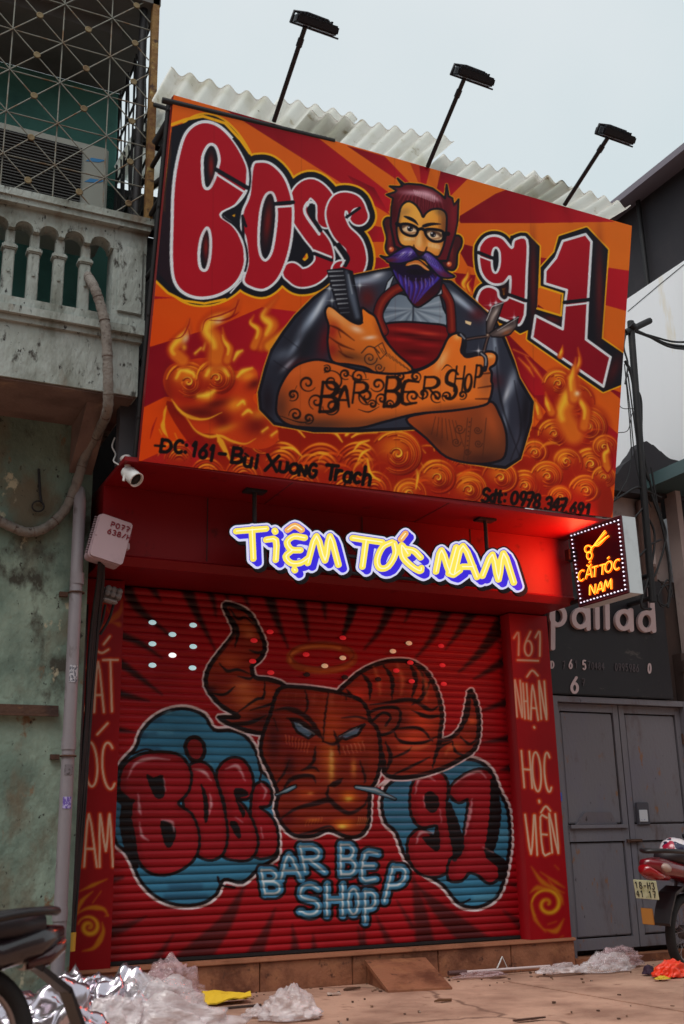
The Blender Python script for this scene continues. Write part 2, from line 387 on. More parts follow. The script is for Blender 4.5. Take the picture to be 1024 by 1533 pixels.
# hand lettering: strokes in a unit box, y down
def arc(cx, cy, rx, ry, a0, a1, n=12):
    t = np.radians(np.linspace(a0, a1, n)); return [(cx + rx * math.cos(q), cy + ry * math.sin(q)) for q in t]
GL = {
 'A': [[(0, 1), (.5, 0), (1, 1)], [(.2, .66), (.8, .66)]], 'B': [[(.1, 0), (.1, 1)], [(.1, .02)] + arc(.5, .24, .4, .23, -80, 85) + [(.1, .48)], [(.1, .48)] + arc(.55, .74, .45, .25, -80, 85) + [(.1, .99)]],
 'C': [arc(.55, .5, .5, .5, -50, -310, 18)], 'D': [[(.08, 0), (.08, 1)], [(.08, .0)] + arc(.4, .5, .58, .5, -80, 80) + [(.08, 1)]],
 'E': [[(.95, 0), (.08, 0), (.08, 1), (.95, 1)], [(.08, .48), (.75, .48)]], 'H': [[(.05, 0), (.05, 1)], [(.95, 0), (.95, 1)], [(.05, .5), (.95, .5)]],
 'I': [[(.5, 0), (.5, 1)]], 'M': [[(0, 1), (.14, 0), (.5, .7), (.86, 0), (1, 1)]], 'N': [[(.05, 1), (.05, 0), (.95, 1), (.95, 0)]], 'O': [arc(.5, .5, .5, .5, -90, 270, 22)],
 'P': [[(.1, 0), (.1, 1)], [(.1, .02)] + arc(.5, .28, .45, .26, -80, 85) + [(.1, .55)]], 'R': [[(.1, 0), (.1, 1)], [(.1, .02)] + arc(.5, .26, .42, .25, -80, 85) + [(.1, .52)], [(.4, .52), (1, 1)]],
 'S': [[(.92, .14)] + arc(.5, .26, .42, .26, -40, -220, 10) + [(.5, .5)] + arc(.5, .75, .44, .25, -60, 140, 10) + [(.05, .9)]], 'T': [[(0, 0), (1, 0)], [(.5, 0), (.5, 1)]],
 'U': [[(.05, 0), (.05, .7)] + arc(.5, .7, .45, .3, 180, 0, 9) + [(.95, 0)]], 'V': [[(0, 0), (.5, 1), (1, 0)]], 'X': [[(0, 0), (1, 1)], [(1, 0), (0, 1)]], 'G': [arc(.55, .5, .5, .5, -50, -330, 18) + [(.98, .5), (.6, .5)]],
 '0': [arc(.5, .5, .45, .5, -90, 270, 20)], '1': [[(.15, .25), (.55, 0), (.55, 1)]], '2': [arc(.5, .28, .42, .28, 180, 370, 10) + [(.05, 1), (1, 1)]], '3': [arc(.48, .25, .4, .25, 200, 440, 10), arc(.48, .74, .46, .26, -95, 150, 10)],
 '4': [[(.7, 1), (.7, 0), (.05, .66), (1, .66)]], '6': [[(.75, .02), (.3, .38)] + arc(.5, .7, .42, .3, 200, 560, 18)], '7': [[(.05, 0), (.95, 0), (.4, 1)], [(.25, .5), (.8, .5)]],
 '8': [arc(.5, .25, .36, .25, 90, 450, 14), arc(.5, .75, .44, .25, -90, 270, 14)], '9': [arc(.5, .3, .42, .3, 20, 380, 16) + [(.85, .5), (.5, 1)]], '5': [[(.9, 0), (.2, 0), (.15, .45)] + arc(.5, .68, .42, .32, -110, 140, 10)],
 '-': [[(.1, .55), (.9, .55)]], '.': [[(.5, .97), (.52, 1)]], ':': [[(.5, .3), (.52, .33)], [(.5, .85), (.52, .88)]], '/': [[(.9, 0), (.1, 1)]],
 'a': [arc(.5, .7, .42, .3, 0, 360, 16), [(.92, .4), (.92, 1)]], 'c': [arc(.55, .7, .45, .3, -50, -310, 12)], 'd': [arc(.45, .7, .4, .3, 0, 360, 14), [(.88, 0), (.88, 1)]], 'h': [[(.08, 0), (.08, 1)], [(.08, .65)] + arc(.5, .68, .4, .26, 190, 360, 8) + [(.9, 1)]],
 'i': [[(.5, .4), (.5, 1)], [(.5, .16), (.52, .18)]], 'l': [[(.5, 0), (.5, 1)]], 'n': [[(.1, .4), (.1, 1)], [(.1, .6)] + arc(.5, .66, .4, .26, 190, 360, 8) + [(.9, 1)]], 'o': [arc(.5, .7, .45, .3, -90, 270, 16)], 'p': [[(.1, .4), (.1, 1.35)], arc(.5, .7, .42, .3, 180, 540, 16)],
 'r': [[(.15, .4), (.15, 1)], [(.15, .65), (.45, .42), (.85, .42)]], 't': [[(.5, .1), (.5, .95), (.8, 1)], [(.15, .4), (.85, .4)]], 'u': [[(.08, .4), (.08, .75)] + arc(.5, .75, .42, .25, 180, 0, 8) + [(.92, .4), (.92, 1)]],
}
def letter(ch, x, y, w, h, sl=0., dx=0., dy=0.):
    """strokes of ch in the box x, y (top left), w, h; sl shears it, (dx, dy) is the rise of the writing line per unit across"""
    out = []
    for s in GL[ch]:
        out.append([(x + px * w + (1 - py) * sl * h + dx * py, y + py * h + px * w * dy) for px, py in s])
    return out
# ---------------------------------------------------------------- the billboard's mural
def paint_board():
    A = Art(190, 125, 960, 790, 1.4, (206, 88, 16))
    rg = np.random.RandomState(11)
    A.grad([(190, 125), (960, 125), (960, 790), (190, 790)], (208, 104, 26), (206, 66, 10), (700, 250), (420, 700))
    RED, DRED, YEL, BLK, WHT, CRI = (158, 14, 34), (112, 6, 24), (226, 168, 26), (20, 22, 32), (214, 226, 236), (160, 18, 36)
    def ray(*P, hi=(176, 20, 36), lo=DRED): A.grad(P, lo, hi, P[0], P[len(P) // 2], 1)
    ray((315, 150), (455, 190), (592, 296), (585, 318), (560, 305))
    ray((519, 218), (576, 234), (612, 272), (604, 276))
    ray((614, 244), (644, 252), (638, 276), (626, 272)); A.fill([(614, 244), (628, 248), (630, 274), (626, 272)], (196, 74, 30), .7)
    ray((660, 255), (700, 268), (672, 296), (654, 282))
    ray((684, 326), (742, 290), (785, 274), (920, 332), (800, 334), (690, 334))
    ray((560, 281), (520, 262), (548, 300), (584, 322))
    ray((520, 336), (560, 338), (582, 342), (580, 362), (556, 362), (520, 352)); ray((540, 388), (582, 384), (582, 402), (548, 408))
    ray((680, 362), (720, 372), (960, 408), (960, 472), (700, 398)); ray((678, 408), (712, 412), (704, 460), (690, 446))
    ray((190, 440), (262, 446), (222, 448)); ray((190, 530), (330, 487), (392, 460), (470, 470), (440, 560), (360, 600), (247, 594), (190, 622))
    ray((740, 480), (800, 540), (960, 680), (960, 720), (880, 690), (770, 560)); ray((905, 578), (960, 600), (940, 606)); ray((190, 700), (300, 650), (330, 690), (300, 720), (190, 730), lo=(150, 30, 20))
    ray((752, 520), (800, 545), (830, 590), (800, 592)); 
    for i in range(60):                                              # brushed unevenness of the flat colours
        x, y = rg.uniform(200, 950), rg.uniform(140, 780)
        A.stroke([(x, y), (x + rg.uniform(-60, 60), y + rg.uniform(-30, 30))], rg.uniform(4, 12), (230, 120, 30) if rg.rand() < .5 else (120, 10, 16), .05, 12)
    # --- the fire behind everything low on the board
    def curl(cx, cy, r, turn=1, a0=0., tint=0, n=None, al=.95):
        """a rolled scroll of flame: nested arcs lit from the upper left, wound into an eye"""
        A.dot(cx, cy, r * .98, (150, 30, 16), al * .9, r * .25); A.glow(cx - r * .15, cy - r * .3, r * .6, r * .45, (226, 128, 28), .7)
        step = 3.4; K = max(3, int(r / step))
        for k in range(K):
            q = r * (1 - k / K) ; st = a0 + turn * (.35 * k)
            st += rg.uniform(-.35, .35); t = st + turn * np.linspace(0, rg.uniform(3.4, 4.8) - .12 * k, 22); rr = q * (1 - .22 * np.linspace(0, 1, 22) / (1 + .2 * k))
            P = np.stack([cx + np.cos(t) * rr, cy + np.sin(t) * rr * .96], 1)
            w = step * .55
            A.stroke(P + (.6, 1.6), [w * .3, w * 1.15, w * 1.1, .3], (92, 8, 14), al * .9, 1.2)
            A.stroke(P, [w * .4, w, w * .9, .3], [(214, 84, 22), (178, 46, 18), (226, 116, 28)][(k + tint) % 3], al * rg.uniform(.7, 1), 1.8)
            lit = np.clip(-(np.cos(t) * .55 + np.sin(t) * .85), 0, 1) ** 1.5
            A.stroke(P + (-.2, -.5), w * .75 * lit + .02, (240, 176, 40), al * (rg.uniform(.45, .95) if (k + tint) % 2 == 0 else rg.uniform(.1, .4)), 1.5)
        t = a0 + turn * np.linspace(0, 6.5, 30); rr = np.linspace(r * .26, .4, 30)
        P = np.stack([cx + np.cos(t) * rr, cy + np.sin(t) * rr], 1)
        A.stroke(P, [r * .05, r * .04, .4], (104, 10, 14), .9, 1); A.stroke(P + (-.6, -.8), [.3, r * .04, .3], (246, 200, 60), .9, 1)
    def dome(cx, cy, r, lean=0., n=5):
        """fan of nested arches, like combed wool"""
        A.dot(cx, cy, r * .95, (156, 32, 16), .85, r * .3); A.glow(cx, cy - r * .5, r * .6, r * .35, (224, 124, 28), .7)
        for k in range(n):
            q = r * (1 - k * .8 / n); t = np.linspace(3.5 + lean + rg.uniform(-.25, .3), 6.2 + lean + rg.uniform(-.3, .3), 18)
            P = np.stack([cx + np.cos(t) * q, cy + np.sin(t) * q * 1.08], 1); w = r * .34 / n
            A.stroke(P + (.4, 1.8), [.3, w * 1.15, w * 1.1, .3], (96, 8, 14), .95, 1.3); A.stroke(P, [.3, w, w * .9, .3], [(214, 84, 22), (180, 46, 18), (226, 114, 28)][k % 3], .9, 1.8)
            A.stroke(P[3:13] + (0, -.6), [.1, w * .7, .1], (240, 180, 44), rg.uniform(.4, .9) if k % 2 == 0 else rg.uniform(.1, .4), 1.5)
    def tongue(P, w, c=(214, 116, 28), hi=(240, 196, 52)):
        S = smooth(P, n=8); w = w * 1.15
        A.stroke(S, [w * 1.25, w * 1.15, w * .7, .3], (150, 20, 16), .85, w * .6); A.stroke(S, [w, w * .9, w * .5, .2], c, .85, w * .55)
        A.stroke(S[len(S) // 6:int(len(S) * .8)] + (-w * .3, 0), [w * .2, w * .45, .2], hi, .85, w * .4)
    BAND = [(262, 640), (300, 560), (360, 590), (420, 640), (480, 640), (570, 632), (640, 620), (700, 690), (770, 690), (800, 600), (850, 560), (890, 640), (925, 700), (925, 790), (190, 760), (205, 700)]
    A.fill(sc([(250, 600), (330, 640), (420, 640), (520, 650), (640, 625), (720, 690), (790, 650), (850, 590), (900, 690), (890, 790), (560, 770), (400, 735), (330, 700), (280, 660)]), (130, 18, 12), .85)
    for x, y, r, le in [(420, 700, 34, 0), (480, 706, 38, .1), (535, 700, 34, 0), (640, 735, 30, .1), (310, 715, 26, 0), (365, 716, 28, .1), (268, 690, 22, -.2), (450, 730, 28, 0), (520, 740, 30, 0), (560, 735, 26, .2), (690, 700, 22, .2)]: dome(x, y, r, le)
    for x, y, r, tn, a0 in [(880, 640, 34, 1, 3), (860, 600, 30, -1, 0), (836, 575, 24, 1, 3), (885, 696, 30, 1, 2.6), (877, 735, 26, 1, 3), (905, 670, 20, -1, .4), (786, 728, 26, 1, 3), (750, 716, 28, 1, 3.4), (702, 734, 30, 1, 3), (656, 716, 30, 1, 3.2), (830, 650, 24, 1, 3.2), (801, 678, 22, 1, 3), (848, 692, 24, -1, .2), (820, 714, 25, 1, 3.2), (612, 740, 26, -1, .4), (840, 745, 20, 1, 3), (905, 715, 18, 1, 3), (350, 660, 24, 1, 3.2), (395, 662, 22, -1, .2)]:
        curl(x, y, r, tn, a0, tint=int(rg.randint(3)))
    for i in range(40):                                              # swept strokes that knit the scrolls together
        x = rg.uniform(250, 910); y = rg.uniform(690, 765) if x < 720 else rg.uniform(620, 770)
        if y > 690 + .116 * (x - 208) + 3: continue
        t = rg.uniform(3.2, 3.9) + np.linspace(0, 1.7, 10); r = rg.uniform(14, 30)
        A.stroke(np.stack([x + np.cos(t) * r, y + np.sin(t) * r], 1), [.4, rg.uniform(1.5, 3), .3], [(214, 84, 22), (110, 12, 14), (232, 150, 34)][rg.randint(3)], .7, 1.6)
    z = zo(215, 430, .1953)
    # big curl cloud on the left
    A.fill(sc(z((150, 700), (200, 600), (330, 560), (480, 540), (640, 560), (700, 640), (850, 620), (880, 760), (840, 860), (960, 1000), (1020, 1060), (1024, 1180), (900, 1240), (700, 1200), (560, 1130), (420, 1110), (330, 1020), (230, 880), (170, 800))), (192, 58, 20), .95)
    for gx, gy, ga, gb in ((330, 680, 14, 8), (560, 640, 16, 8), (700, 900, 14, 10), (480, 830, 16, 6), (800, 680, 12, 7), (880, 980, 12, 8), (620, 1080, 18, 6)): A.glow(*z((gx, gy))[0], ga, gb, (236, 150, 34), .8, -.3)
    A.glow(*z((200, 740))[0], 9, 26, (60, 6, 14), .6); A.glow(*z((430, 960))[0], 36, 10, (70, 8, 12), .8, .1); A.glow(*z((600, 1020))[0], 14, 12, (80, 8, 14), .7); A.glow(*z((860, 1060))[0], 20, 16, (84, 10, 16), .7); A.glow(*z((560, 890))[0], 20, 8, (60, 8, 14), .7, -.3); A.glow(*z((850, 740))[0], 12, 7, (64, 8, 16), .7, -.5)
    curl(*z((345, 730))[0], 33, 1, 3.6); curl(*z((560, 700))[0], 30, 1, 3.2, tint=2)
    for P, w in [(((250, 700), (290, 640), (370, 660), (390, 690)), 5), (((480, 680), (520, 620), (600, 620), (650, 680)), 6), (((420, 840), (490, 830), (540, 800)), 7), (((720, 690), (760, 650), (830, 625)), 5), (((720, 910), (760, 880), (775, 900)), 4), (((760, 980), (800, 950), (830, 965)), 4), (((910, 1110), (950, 1080)), 4), (((980, 1140), (1020, 1110)), 4), (((690, 560), (720, 510), (755, 490)), 4.5), (((395, 510), (440, 470)), 4), (((460, 480), (475, 430)), 4.5)]:
        S = smooth(z(*P), n=8); A.stroke(S, [w * .5, w, w * .4], (216, 130, 30), .8, w); A.stroke(S + (0, -1), [w * .2, w * .55, w * .2], (240, 206, 60), .9, w * .6)
    for P, w in [(((215, 860), (270, 940), (360, 1000), (480, 1010), (600, 960)), 2.2), (((330, 1000), (400, 1100), (500, 1145), (590, 1140), (680, 1180), (780, 1200), (860, 1160)), 2.2), (((230, 880), (300, 960), (420, 1005)), 1.2), (((210, 470), (215, 530), (260, 580)), 1.6), (((560, 1125), (610, 1220), (670, 1340)), 4.5), (((150, 1010), (150, 1080), (185, 1150)), 3.4), (((175, 910), (160, 970), (155, 1060)), 2), (((120, 1090), (140, 1130)), 3), (((240, 1120), (260, 1170)), 3)]:
        A.stroke(smooth(z(*P), n=8), [.4, w, w * .8, .3], (228, 168, 40), .9, 1.6)
    tongue(z((300, 560), (230, 480), (290, 390), (335, 330), (350, 250)), 8); tongue(z((560, 540), (560, 430), (500, 330), (560, 240), (680, 190), (735, 95)), 12); tongue(z((640, 560), (660, 470), (620, 400), (605, 310)), 5)
    A.glow(*z((320, 390))[0], 5, 8, (226, 214, 160), .7, .5); A.glow(*z((575, 255))[0], 8, 4.5, (226, 214, 160), .8, -.4); A.glow(*z((310, 460))[0], 4, 5, (240, 190, 40), .7)
    for P in [((200, 400), (290, 380), (340, 300), (355, 240)), ((345, 320), (360, 410), (350, 470)), ((450, 330), (480, 250), (600, 210), (700, 160), (735, 95)), ((600, 260), (690, 220), (730, 190)), ((50, 1160), (70, 1080), (100, 1000))]:
        A.stroke(smooth(z(*P), n=8), [.3, 1.3, .3], (140, 8, 26), .8, 1)
    z2 = zo(220, 120, .390625)                                       # flames licking up over the letters
    tongue(z2((440, 1010), (480, 940), (450, 900), (500, 830)), 9); tongue(z2((470, 1020), (540, 960), (580, 930), (605, 920)), 7, (224, 150, 30)); tongue(z2((410, 1020), (430, 960), (400, 930), (410, 900)), 5)
    A.stroke(smooth(z2((350, 840), (330, 900), (290, 920), (240, 920)), n=8), [.3, 1.6, .5], (120, 10, 20), .7, 1)
    z3 = zo(620, 560, .3027)
    tongue(z3((790, 300), (740, 200), (760, 130), (790, 60), (790, -40), (800, -90)), 13); tongue(z3((840, 260), (850, 180), (820, 120), (825, 90)), 6); tongue(z3((680, 190), (660, 140), (650, 90)), 5); tongue(z3((620, 210), (610, 160), (600, 120)), 4)
    tongue(z3((955, 470), (945, 400), (965, 370), (945, 300)), 5); A.stroke(smooth(z3((930, 460), (960, 490), (985, 430), (960, 340)), n=8), 1.1, (140, 10, 20), .8, 1)
    z4 = zo(400, 610, .2344)
    for P in [((560, 120), (510, 170), (500, 180)), ((600, 150), (540, 190)), ((700, 160), (600, 160), (540, 190)), ((650, 210), (590, 230), (550, 280)), ((660, 265), (610, 290), (580, 340)), ((980, 150), (1020, 190)), ((960, 230), (1010, 290)), ((940, 300), (1000, 380)), ((100, 125), (170, 120), (240, 190)), ((90, 260), (160, 260), (220, 310)), ((330, 290), (390, 300)), ((350, 140), (430, 160), (480, 220)), ((640, 330), (660, 420), (720, 470)), ((920, 350), (960, 420), (950, 520))]:
        S = smooth(z4(*P), n=8); A.stroke(S, [1.5, 3.2, .6], (220, 120, 30), .85, 2.4); A.stroke(S, [.6, 1.7, .4], (238, 198, 50), .9, 1.6)
    curl(*z4((835, 300))[0], 40, 1, 3.4, tint=1)
    for P in [((560, 40), (620, 200), (640, 330)), ((480, 20), (520, 120), (540, 260))][:0]: pass
    for P in [((545, 20), (553, -8)), ((575, 30), (580, 5)), ((420, 10), (400, -10))][:0]: pass
    A.stroke(z3((535, 245), (555, 320)), [.5, 2, .5], (240, 180, 40), .9, 1.2); A.stroke(z3((560, 260), (570, 310)), [.5, 1.6, .5], (240, 180, 40), .9, 1.2); A.stroke(z3((30, 275), (90, 350)), [.6, 2.4, .6], (240, 200, 60), .9, 1.2); A.stroke(z3((90, 320), (100, 380)), [.6, 2, .6], (240, 170, 40), .9, 1.2)
    # --- BOSS
    z = zo(220, 120, .390625)
    Bo = sc(z((96, 560), (102, 400), (125, 270), (155, 195), (210, 160), (270, 172), (325, 222), (368, 290), (388, 350), (382, 425), (340, 480), (283, 515), (330, 555), (365, 610), (378, 680), (365, 740), (330, 790), (270, 825), (200, 835), (140, 815), (105, 770), (94, 690)))
    Bh1 = sc(z((212, 330), (216, 285), (238, 248), (263, 255), (277, 300), (270, 340), (258, 380), (238, 414), (218, 404))); Bh2 = sc(z((199, 670), (208, 605), (230, 566), (243, 600), (242, 670), (228, 725), (206, 720)))
    Oo = sc(z((405, 330), (430, 312), (475, 320), (522, 365), (550, 430), (560, 500), (555, 600), (535, 690), (500, 765), (450, 803), (400, 795), (370, 768), (386, 700), (378, 610), (362, 560), (368, 500), (392, 440)))
    Oh = sc(z((428, 600), (436, 500), (455, 442), (480, 432), (494, 470), (496, 540), (480, 650), (455, 690), (434, 665)))
    S1 = smooth(z((688, 530), (682, 460), (632, 414), (590, 440), (582, 505), (628, 580), (672, 640), (678, 700), (640, 745), (590, 758), (556, 735))); S2 = smooth(z((812, 520), (790, 474), (742, 468), (722, 515), (745, 580), (792, 630), (806, 690), (785, 732), (745, 728)))
    for rad, col in ((13.5, YEL), (10.5, BLK)):
        for P in (Bo, Oo): A.fill(P, col); A.stroke(closed(P), rad, col)
        A.stroke(S1, 14 + rad, col); A.stroke(S2, 14 + rad, col)
    A.fill(z((540, 420), (590, 520), (640, 620), (560, 740), (530, 600)), BLK); A.fill(z((700, 480), (730, 560), (790, 640), (700, 700), (640, 560)), BLK); A.fill(z((340, 500), (420, 500), (400, 640), (350, 600)), BLK)
    A.fill(z((130, 540), (60, 500), (20, 760), (60, 800), (110, 830), (200, 840)), BLK); A.stroke(z((34, 770), (80, 815), (140, 845), (220, 856), (300, 840)), 1.8, YEL)
    A.fill(z((92, 200), (60, 480), (44, 740), (100, 800), (110, 400), (150, 200)), (34, 22, 32), .9)
    A.stroke(z((96, 170), (150, 150), (215, 138), (300, 165), (360, 230), (395, 280)), 2.2, YEL); A.fill(z((94, 180), (150, 162), (190, 160), (120, 300), (92, 400)), BLK)
    def flesh(P, r=0, hole=None):
        if r: A.stroke(P, r + 3, WHT); A.stroke(P, r, CRI); return
        A.fill(P, CRI); A.stroke(closed(P), 1.9, WHT)
    for S in (S1, S2): A.stroke(S, 16.2, WHT); A.stroke(S, 13.4, CRI)
    A.stroke(smooth(z((640, 470), (615, 470), (606, 510), (660, 590))), 2.2, WHT); A.stroke(smooth(z((632, 480), (622, 505), (665, 575))), 3.2, BLK)
    A.stroke(smooth(z((770, 540), (790, 500), (815, 490))), 1.8, WHT); A.stroke(smooth(z((735, 630), (770, 680), (760, 710))), 3, BLK); A.stroke(smooth(z((720, 640), (752, 690), (745, 712))), 1.8, WHT)
    A.stroke(z((640, 664), (708, 690)), 2.6, BLK); A.stroke(z((640, 652), (706, 678)), 1.5, WHT); A.stroke(z((765, 525), (815, 490)), 2.2, BLK)
    flesh(Oo); A.fill(Oh, BLK); A.stroke(closed(Oh), 2.0, WHT); A.glow(*z((462, 540))[0], 6, 30, (120, 24, 24), .8, .1)
    A.stroke(z((492, 474), (560, 468)), 3, BLK); A.stroke(z((498, 486), (558, 482)), 1.6, WHT); A.stroke(z((380, 560), (366, 520), (372, 640)), 2, BLK)
    A.fill(Bo, CRI); A.stroke(closed(Bo), 2.3, WHT); A.stroke(closed(z(*[])) if 0 else z((384, 350), (380, 420), (330, 490), (287, 515), (345, 575), (372, 640), (375, 700), (360, 770), (320, 815)), 1, WHT)
    A.stroke(np.array(Bo)[30:75] + (2.6, 1), 1.6, BLK)
    for h, g in ((Bh1, (245, 330)), (Bh2, (225, 640))): A.fill(h, BLK); A.stroke(closed(h), 2.2, WHT); A.glow(*z(g)[0], 4, 18, (130, 26, 26), .85)
    A.stroke(z((264, 342), (384, 412)), 3.2, BLK); A.stroke(z((272, 364), (378, 432)), 1.6, WHT)
    # --- 91
    z = zo(690, 310, .2539)
    nine = sc(z((105, 260), (115, 220), (150, 180), (200, 168), (250, 185), (300, 240), (318, 192), (390, 195), (388, 400), (380, 600), (372, 650), (345, 695), (300, 680), (200, 640), (100, 570), (105, 510), (130, 478), (170, 468), (215, 490), (225, 530), (258, 552), (285, 520), (290, 410), (250, 450), (190, 455), (140, 420), (112, 360)), n=4)
    nh = sc(z((182, 320), (190, 255), (210, 240), (228, 270), (228, 340), (210, 385), (190, 375)))
    one = z((600, 200), (735, 160), (770, 205), (748, 570), (738, 780), (882, 885), (840, 1058), (420, 770), (440, 640), (600, 720), (612, 580), (625, 490), (495, 450), (498, 375), (560, 300))
    sh9 = z((300, 178), (400, 180), (455, 235), (440, 620), (405, 710), (350, 735), (300, 700)); sh1 = z((585, 180), (740, 130), (858, 255), (820, 780), (950, 870), (940, 1040), (840, 1080), (400, 775), (420, 620), (470, 600), (590, 650), (600, 510), (480, 460), (480, 360), (560, 270))
    for rad, col in ((4.6, YEL), (2.6, BLK)):
        for P in (sh9, sh1): A.fill(P, col); A.stroke(closed(P), rad, col)
        A.fill(nine, col); A.stroke(closed(nine), rad + 4.5, col)
    A.glow(*z((425, 420))[0], 5, 60, (90, 28, 32), .8); A.glow(*z((815, 480))[0], 6, 70, (86, 24, 30), .8); A.glow(*z((900, 960))[0], 8, 24, (70, 22, 28), .8, .4); A.glow(*z((540, 660))[0], 14, 5, (90, 24, 30), .8, .3)
    A.fill(z((480, 470), (590, 510), (585, 640), (450, 600), (455, 480)), (212, 104, 26)); A.stroke(z((470, 470), (600, 512), (590, 640), (450, 598)), 1.5, YEL); A.fill(z((452, 590), (490, 600), (455, 575)), DRED)
    A.grad(nine, CRI, (140, 12, 30), *z((200, 200), (200, 650))); A.stroke(closed(nine), 1.9, WHT); A.fill(nh, BLK); A.stroke(closed(nh), 1.7, WHT)
    A.stroke(z((104, 268), (190, 302)), 2.6, BLK); A.stroke(z((108, 290), (182, 318)), 1.2, WHT); A.stroke(z((278, 515), (384, 552)), 2.6, BLK); A.stroke(z((290, 535), (380, 570)), 1.3, WHT); A.glow(*z((258, 490))[0], 6, 9, (50, 14, 20), .9)
    A.grad(one, CRI, (126, 10, 30), *z((650, 200), (650, 900))); A.stroke(closed(one), 1.9, WHT); A.stroke(z((610, 562), (756, 546)), 2.8, BLK); A.stroke(z((612, 582), (750, 566)), 1.4, WHT)
    tongue(z((675, 960), (640, 1010), (700, 920), (690, 830)), 4.5); tongue(z((585, 880), (595, 850), (600, 815)), 3)
    tongue(z3((790, 120), (780, 40), (790, -10), (800, -80)), 6, (222, 130, 36)); A.glow(*z3((805, 95))[0], 4, 4, (240, 220, 170), .9)
    tongue(zo(560, 250, .15625)((900, 1180), (860, 1120), (900, 1040), (905, 970)), 4, (222, 130, 30)); tongue(zo(560, 250, .15625)((930, 1210), (900, 1130), (935, 1070)), 2.4)
    for P in [((380, 880), (440, 960), (490, 1030)), ((340, 890), (400, 950), (430, 1000)), ((310, 840), (400, 880))]:
        A.stroke(z(*P), [.6, 3.4, .5], (190, 60, 26), .8, 4); A.stroke(z(*P), [.3, 1.6, .3], (230, 160, 40), .6, 2)
    # --- the barber
    SH, SHL = (44, 50, 66), (150, 172, 198)
    body = [(583, 403), (556, 408), (532, 413), (505, 420), (490, 432), (470, 446), (442, 474), (424, 498), (407, 524), (398, 550), (388, 588), (390, 612), (411, 634), (470, 645), (540, 645), (640, 640), (690, 690), (740, 698), (757, 700), (778, 686), (794, 632), (797, 602), (776, 566), (768, 540), (755, 508), (742, 482), (710, 452), (675, 422)]
    A.stroke(closed(body), 3.8, (206, 140, 40)); A.fill(body, SH); A.stroke(closed(body), 2.4, BLK)
    A.inside(body)
    for x, y, rx, ry, an, c, al in [(450, 520, 26, 60, .5, (24, 26, 36), .8), (470, 470, 6, 34, .62, SHL, .75), (478, 458, 3, 20, .5, (190, 206, 222), .7), (440, 520, 4, 16, .6, SHL, .5), (432, 545, 3, 12, .8, (170, 190, 210), .6), (424, 530, 16, 8, -.4, (90, 104, 124), .5), (460, 548, 22, 9, 0, (84, 22, 28), .7), (486, 510, 9, 26, .2, (84, 20, 30), .7), (545, 420, 24, 6, -.15, SHL, .7), (565, 412, 10, 4, -.3, (186, 200, 216), .7), (550, 446, 12, 16, 0, (84, 26, 30), .7), (600, 440, 8, 22, 0, (30, 34, 44), .5), (696, 456, 4, 22, -.9, SHL, .7), (684, 446, 4, 14, -.9, (170, 190, 210), .6), (716, 470, 12, 10, 0, (80, 22, 30), .6), (735, 535, 6, 40, -.12, (84, 96, 116), .8), (741, 520, 3, 24, -.1, (150, 170, 192), .6), (765, 575, 6, 20, .25, (150, 170, 192), .6), (758, 590, 3, 12, .3, (196, 210, 224), .6), (756, 625, 4, 22, .05, (120, 138, 160), .6), (786, 620, 7, 44, .1, (20, 20, 30), .7), (735, 570, 14, 10, 0, (80, 22, 30), .6), (775, 660, 6, 20, .1, (60, 66, 84), .7), (400, 600, 9, 26, 0, (28, 24, 34), .7)]:
        A.glow(x, y, rx * 1.1, ry * 1.08, c, min(1, al * 1.3), an)
    for P in [((560, 600), (540, 640)), ((770, 570), (780, 640), (764, 690)), ((742, 520), (750, 600), (780, 690)), ((410, 540), (440, 560)), ((420, 500), (446, 520))]: A.stroke(smooth(P), [.6, 1.8, .6], BLK, .7, 1.5)
    A.inside(None)
    # chest, bib and straps
    chest = sc([(577, 484), (582, 452), (596, 440), (612, 444), (622, 452), (640, 452), (656, 438), (664, 462), (669, 488)], n=4)
    A.grad(chest, (96, 114, 134), (130, 150, 168), (580, 440), (640, 490)); A.inside(chest)
    for k in range(15):
        a = -.4 + k * .26; A.stroke([(618, 463), (618 + 46 * math.cos(a), 463 + 30 * math.sin(a))], [.2, 2.6, .4], (46, 58, 76) if k % 2 else (178, 194, 208), .75, 3)
    A.stroke([(619, 446), (618, 490)], 1.2, (30, 36, 50), .9, 1.5); A.inside(None); A.stroke(closed(chest), 1.5, BLK)
    bib = sc([(572, 488), (600, 482), (640, 484), (670, 490), (668, 516), (655, 536), (636, 549), (616, 553), (598, 538), (580, 512)], n=4)
    A.fill(bib, (108, 14, 20)); A.inside(bib)
    for x, y, rx, ry, c in [(606, 493, 26, 3.4, (170, 36, 32)), (640, 499, 22, 3, (190, 60, 44)), (600, 508, 20, 3, (160, 24, 28)), (640, 516, 20, 3, (150, 22, 28)), (612, 501, 24, 2.4, (60, 6, 12)), (640, 508, 24, 2, (60, 6, 12)), (620, 526, 20, 4, (70, 8, 14)), (625, 536, 14, 2.5, (150, 26, 30))]: A.glow(x, y, rx, ry, c, .85, .08)
    A.inside(None); A.stroke(closed(bib), 1.6, BLK)
    for P, rr in [([(604, 428), (588, 436), (572, 452), (566, 474), (574, 496)], 6.5), ([(660, 430), (672, 450), (675, 470), (676, 494)], 6)]:
        S = smooth(P, n=8); A.stroke(S, rr + 1.8, BLK); A.stroke(S, rr, (86, 16, 20)); A.stroke(S + (1, 0), rr * .35, (164, 60, 36), .8, rr * .8)
    for P in ([(575, 438), (580, 422), (592, 408), (584, 430)], [(652, 444), (648, 424), (660, 418), (662, 440)]): A.fill(P, (164, 182, 198)); A.stroke(closed(P), .9, BLK)
    # hand with the comb
    OR, ORL, ORD = (226, 126, 40), (238, 176, 104), (120, 50, 22)
    zc = zo(460, 380, .15625)
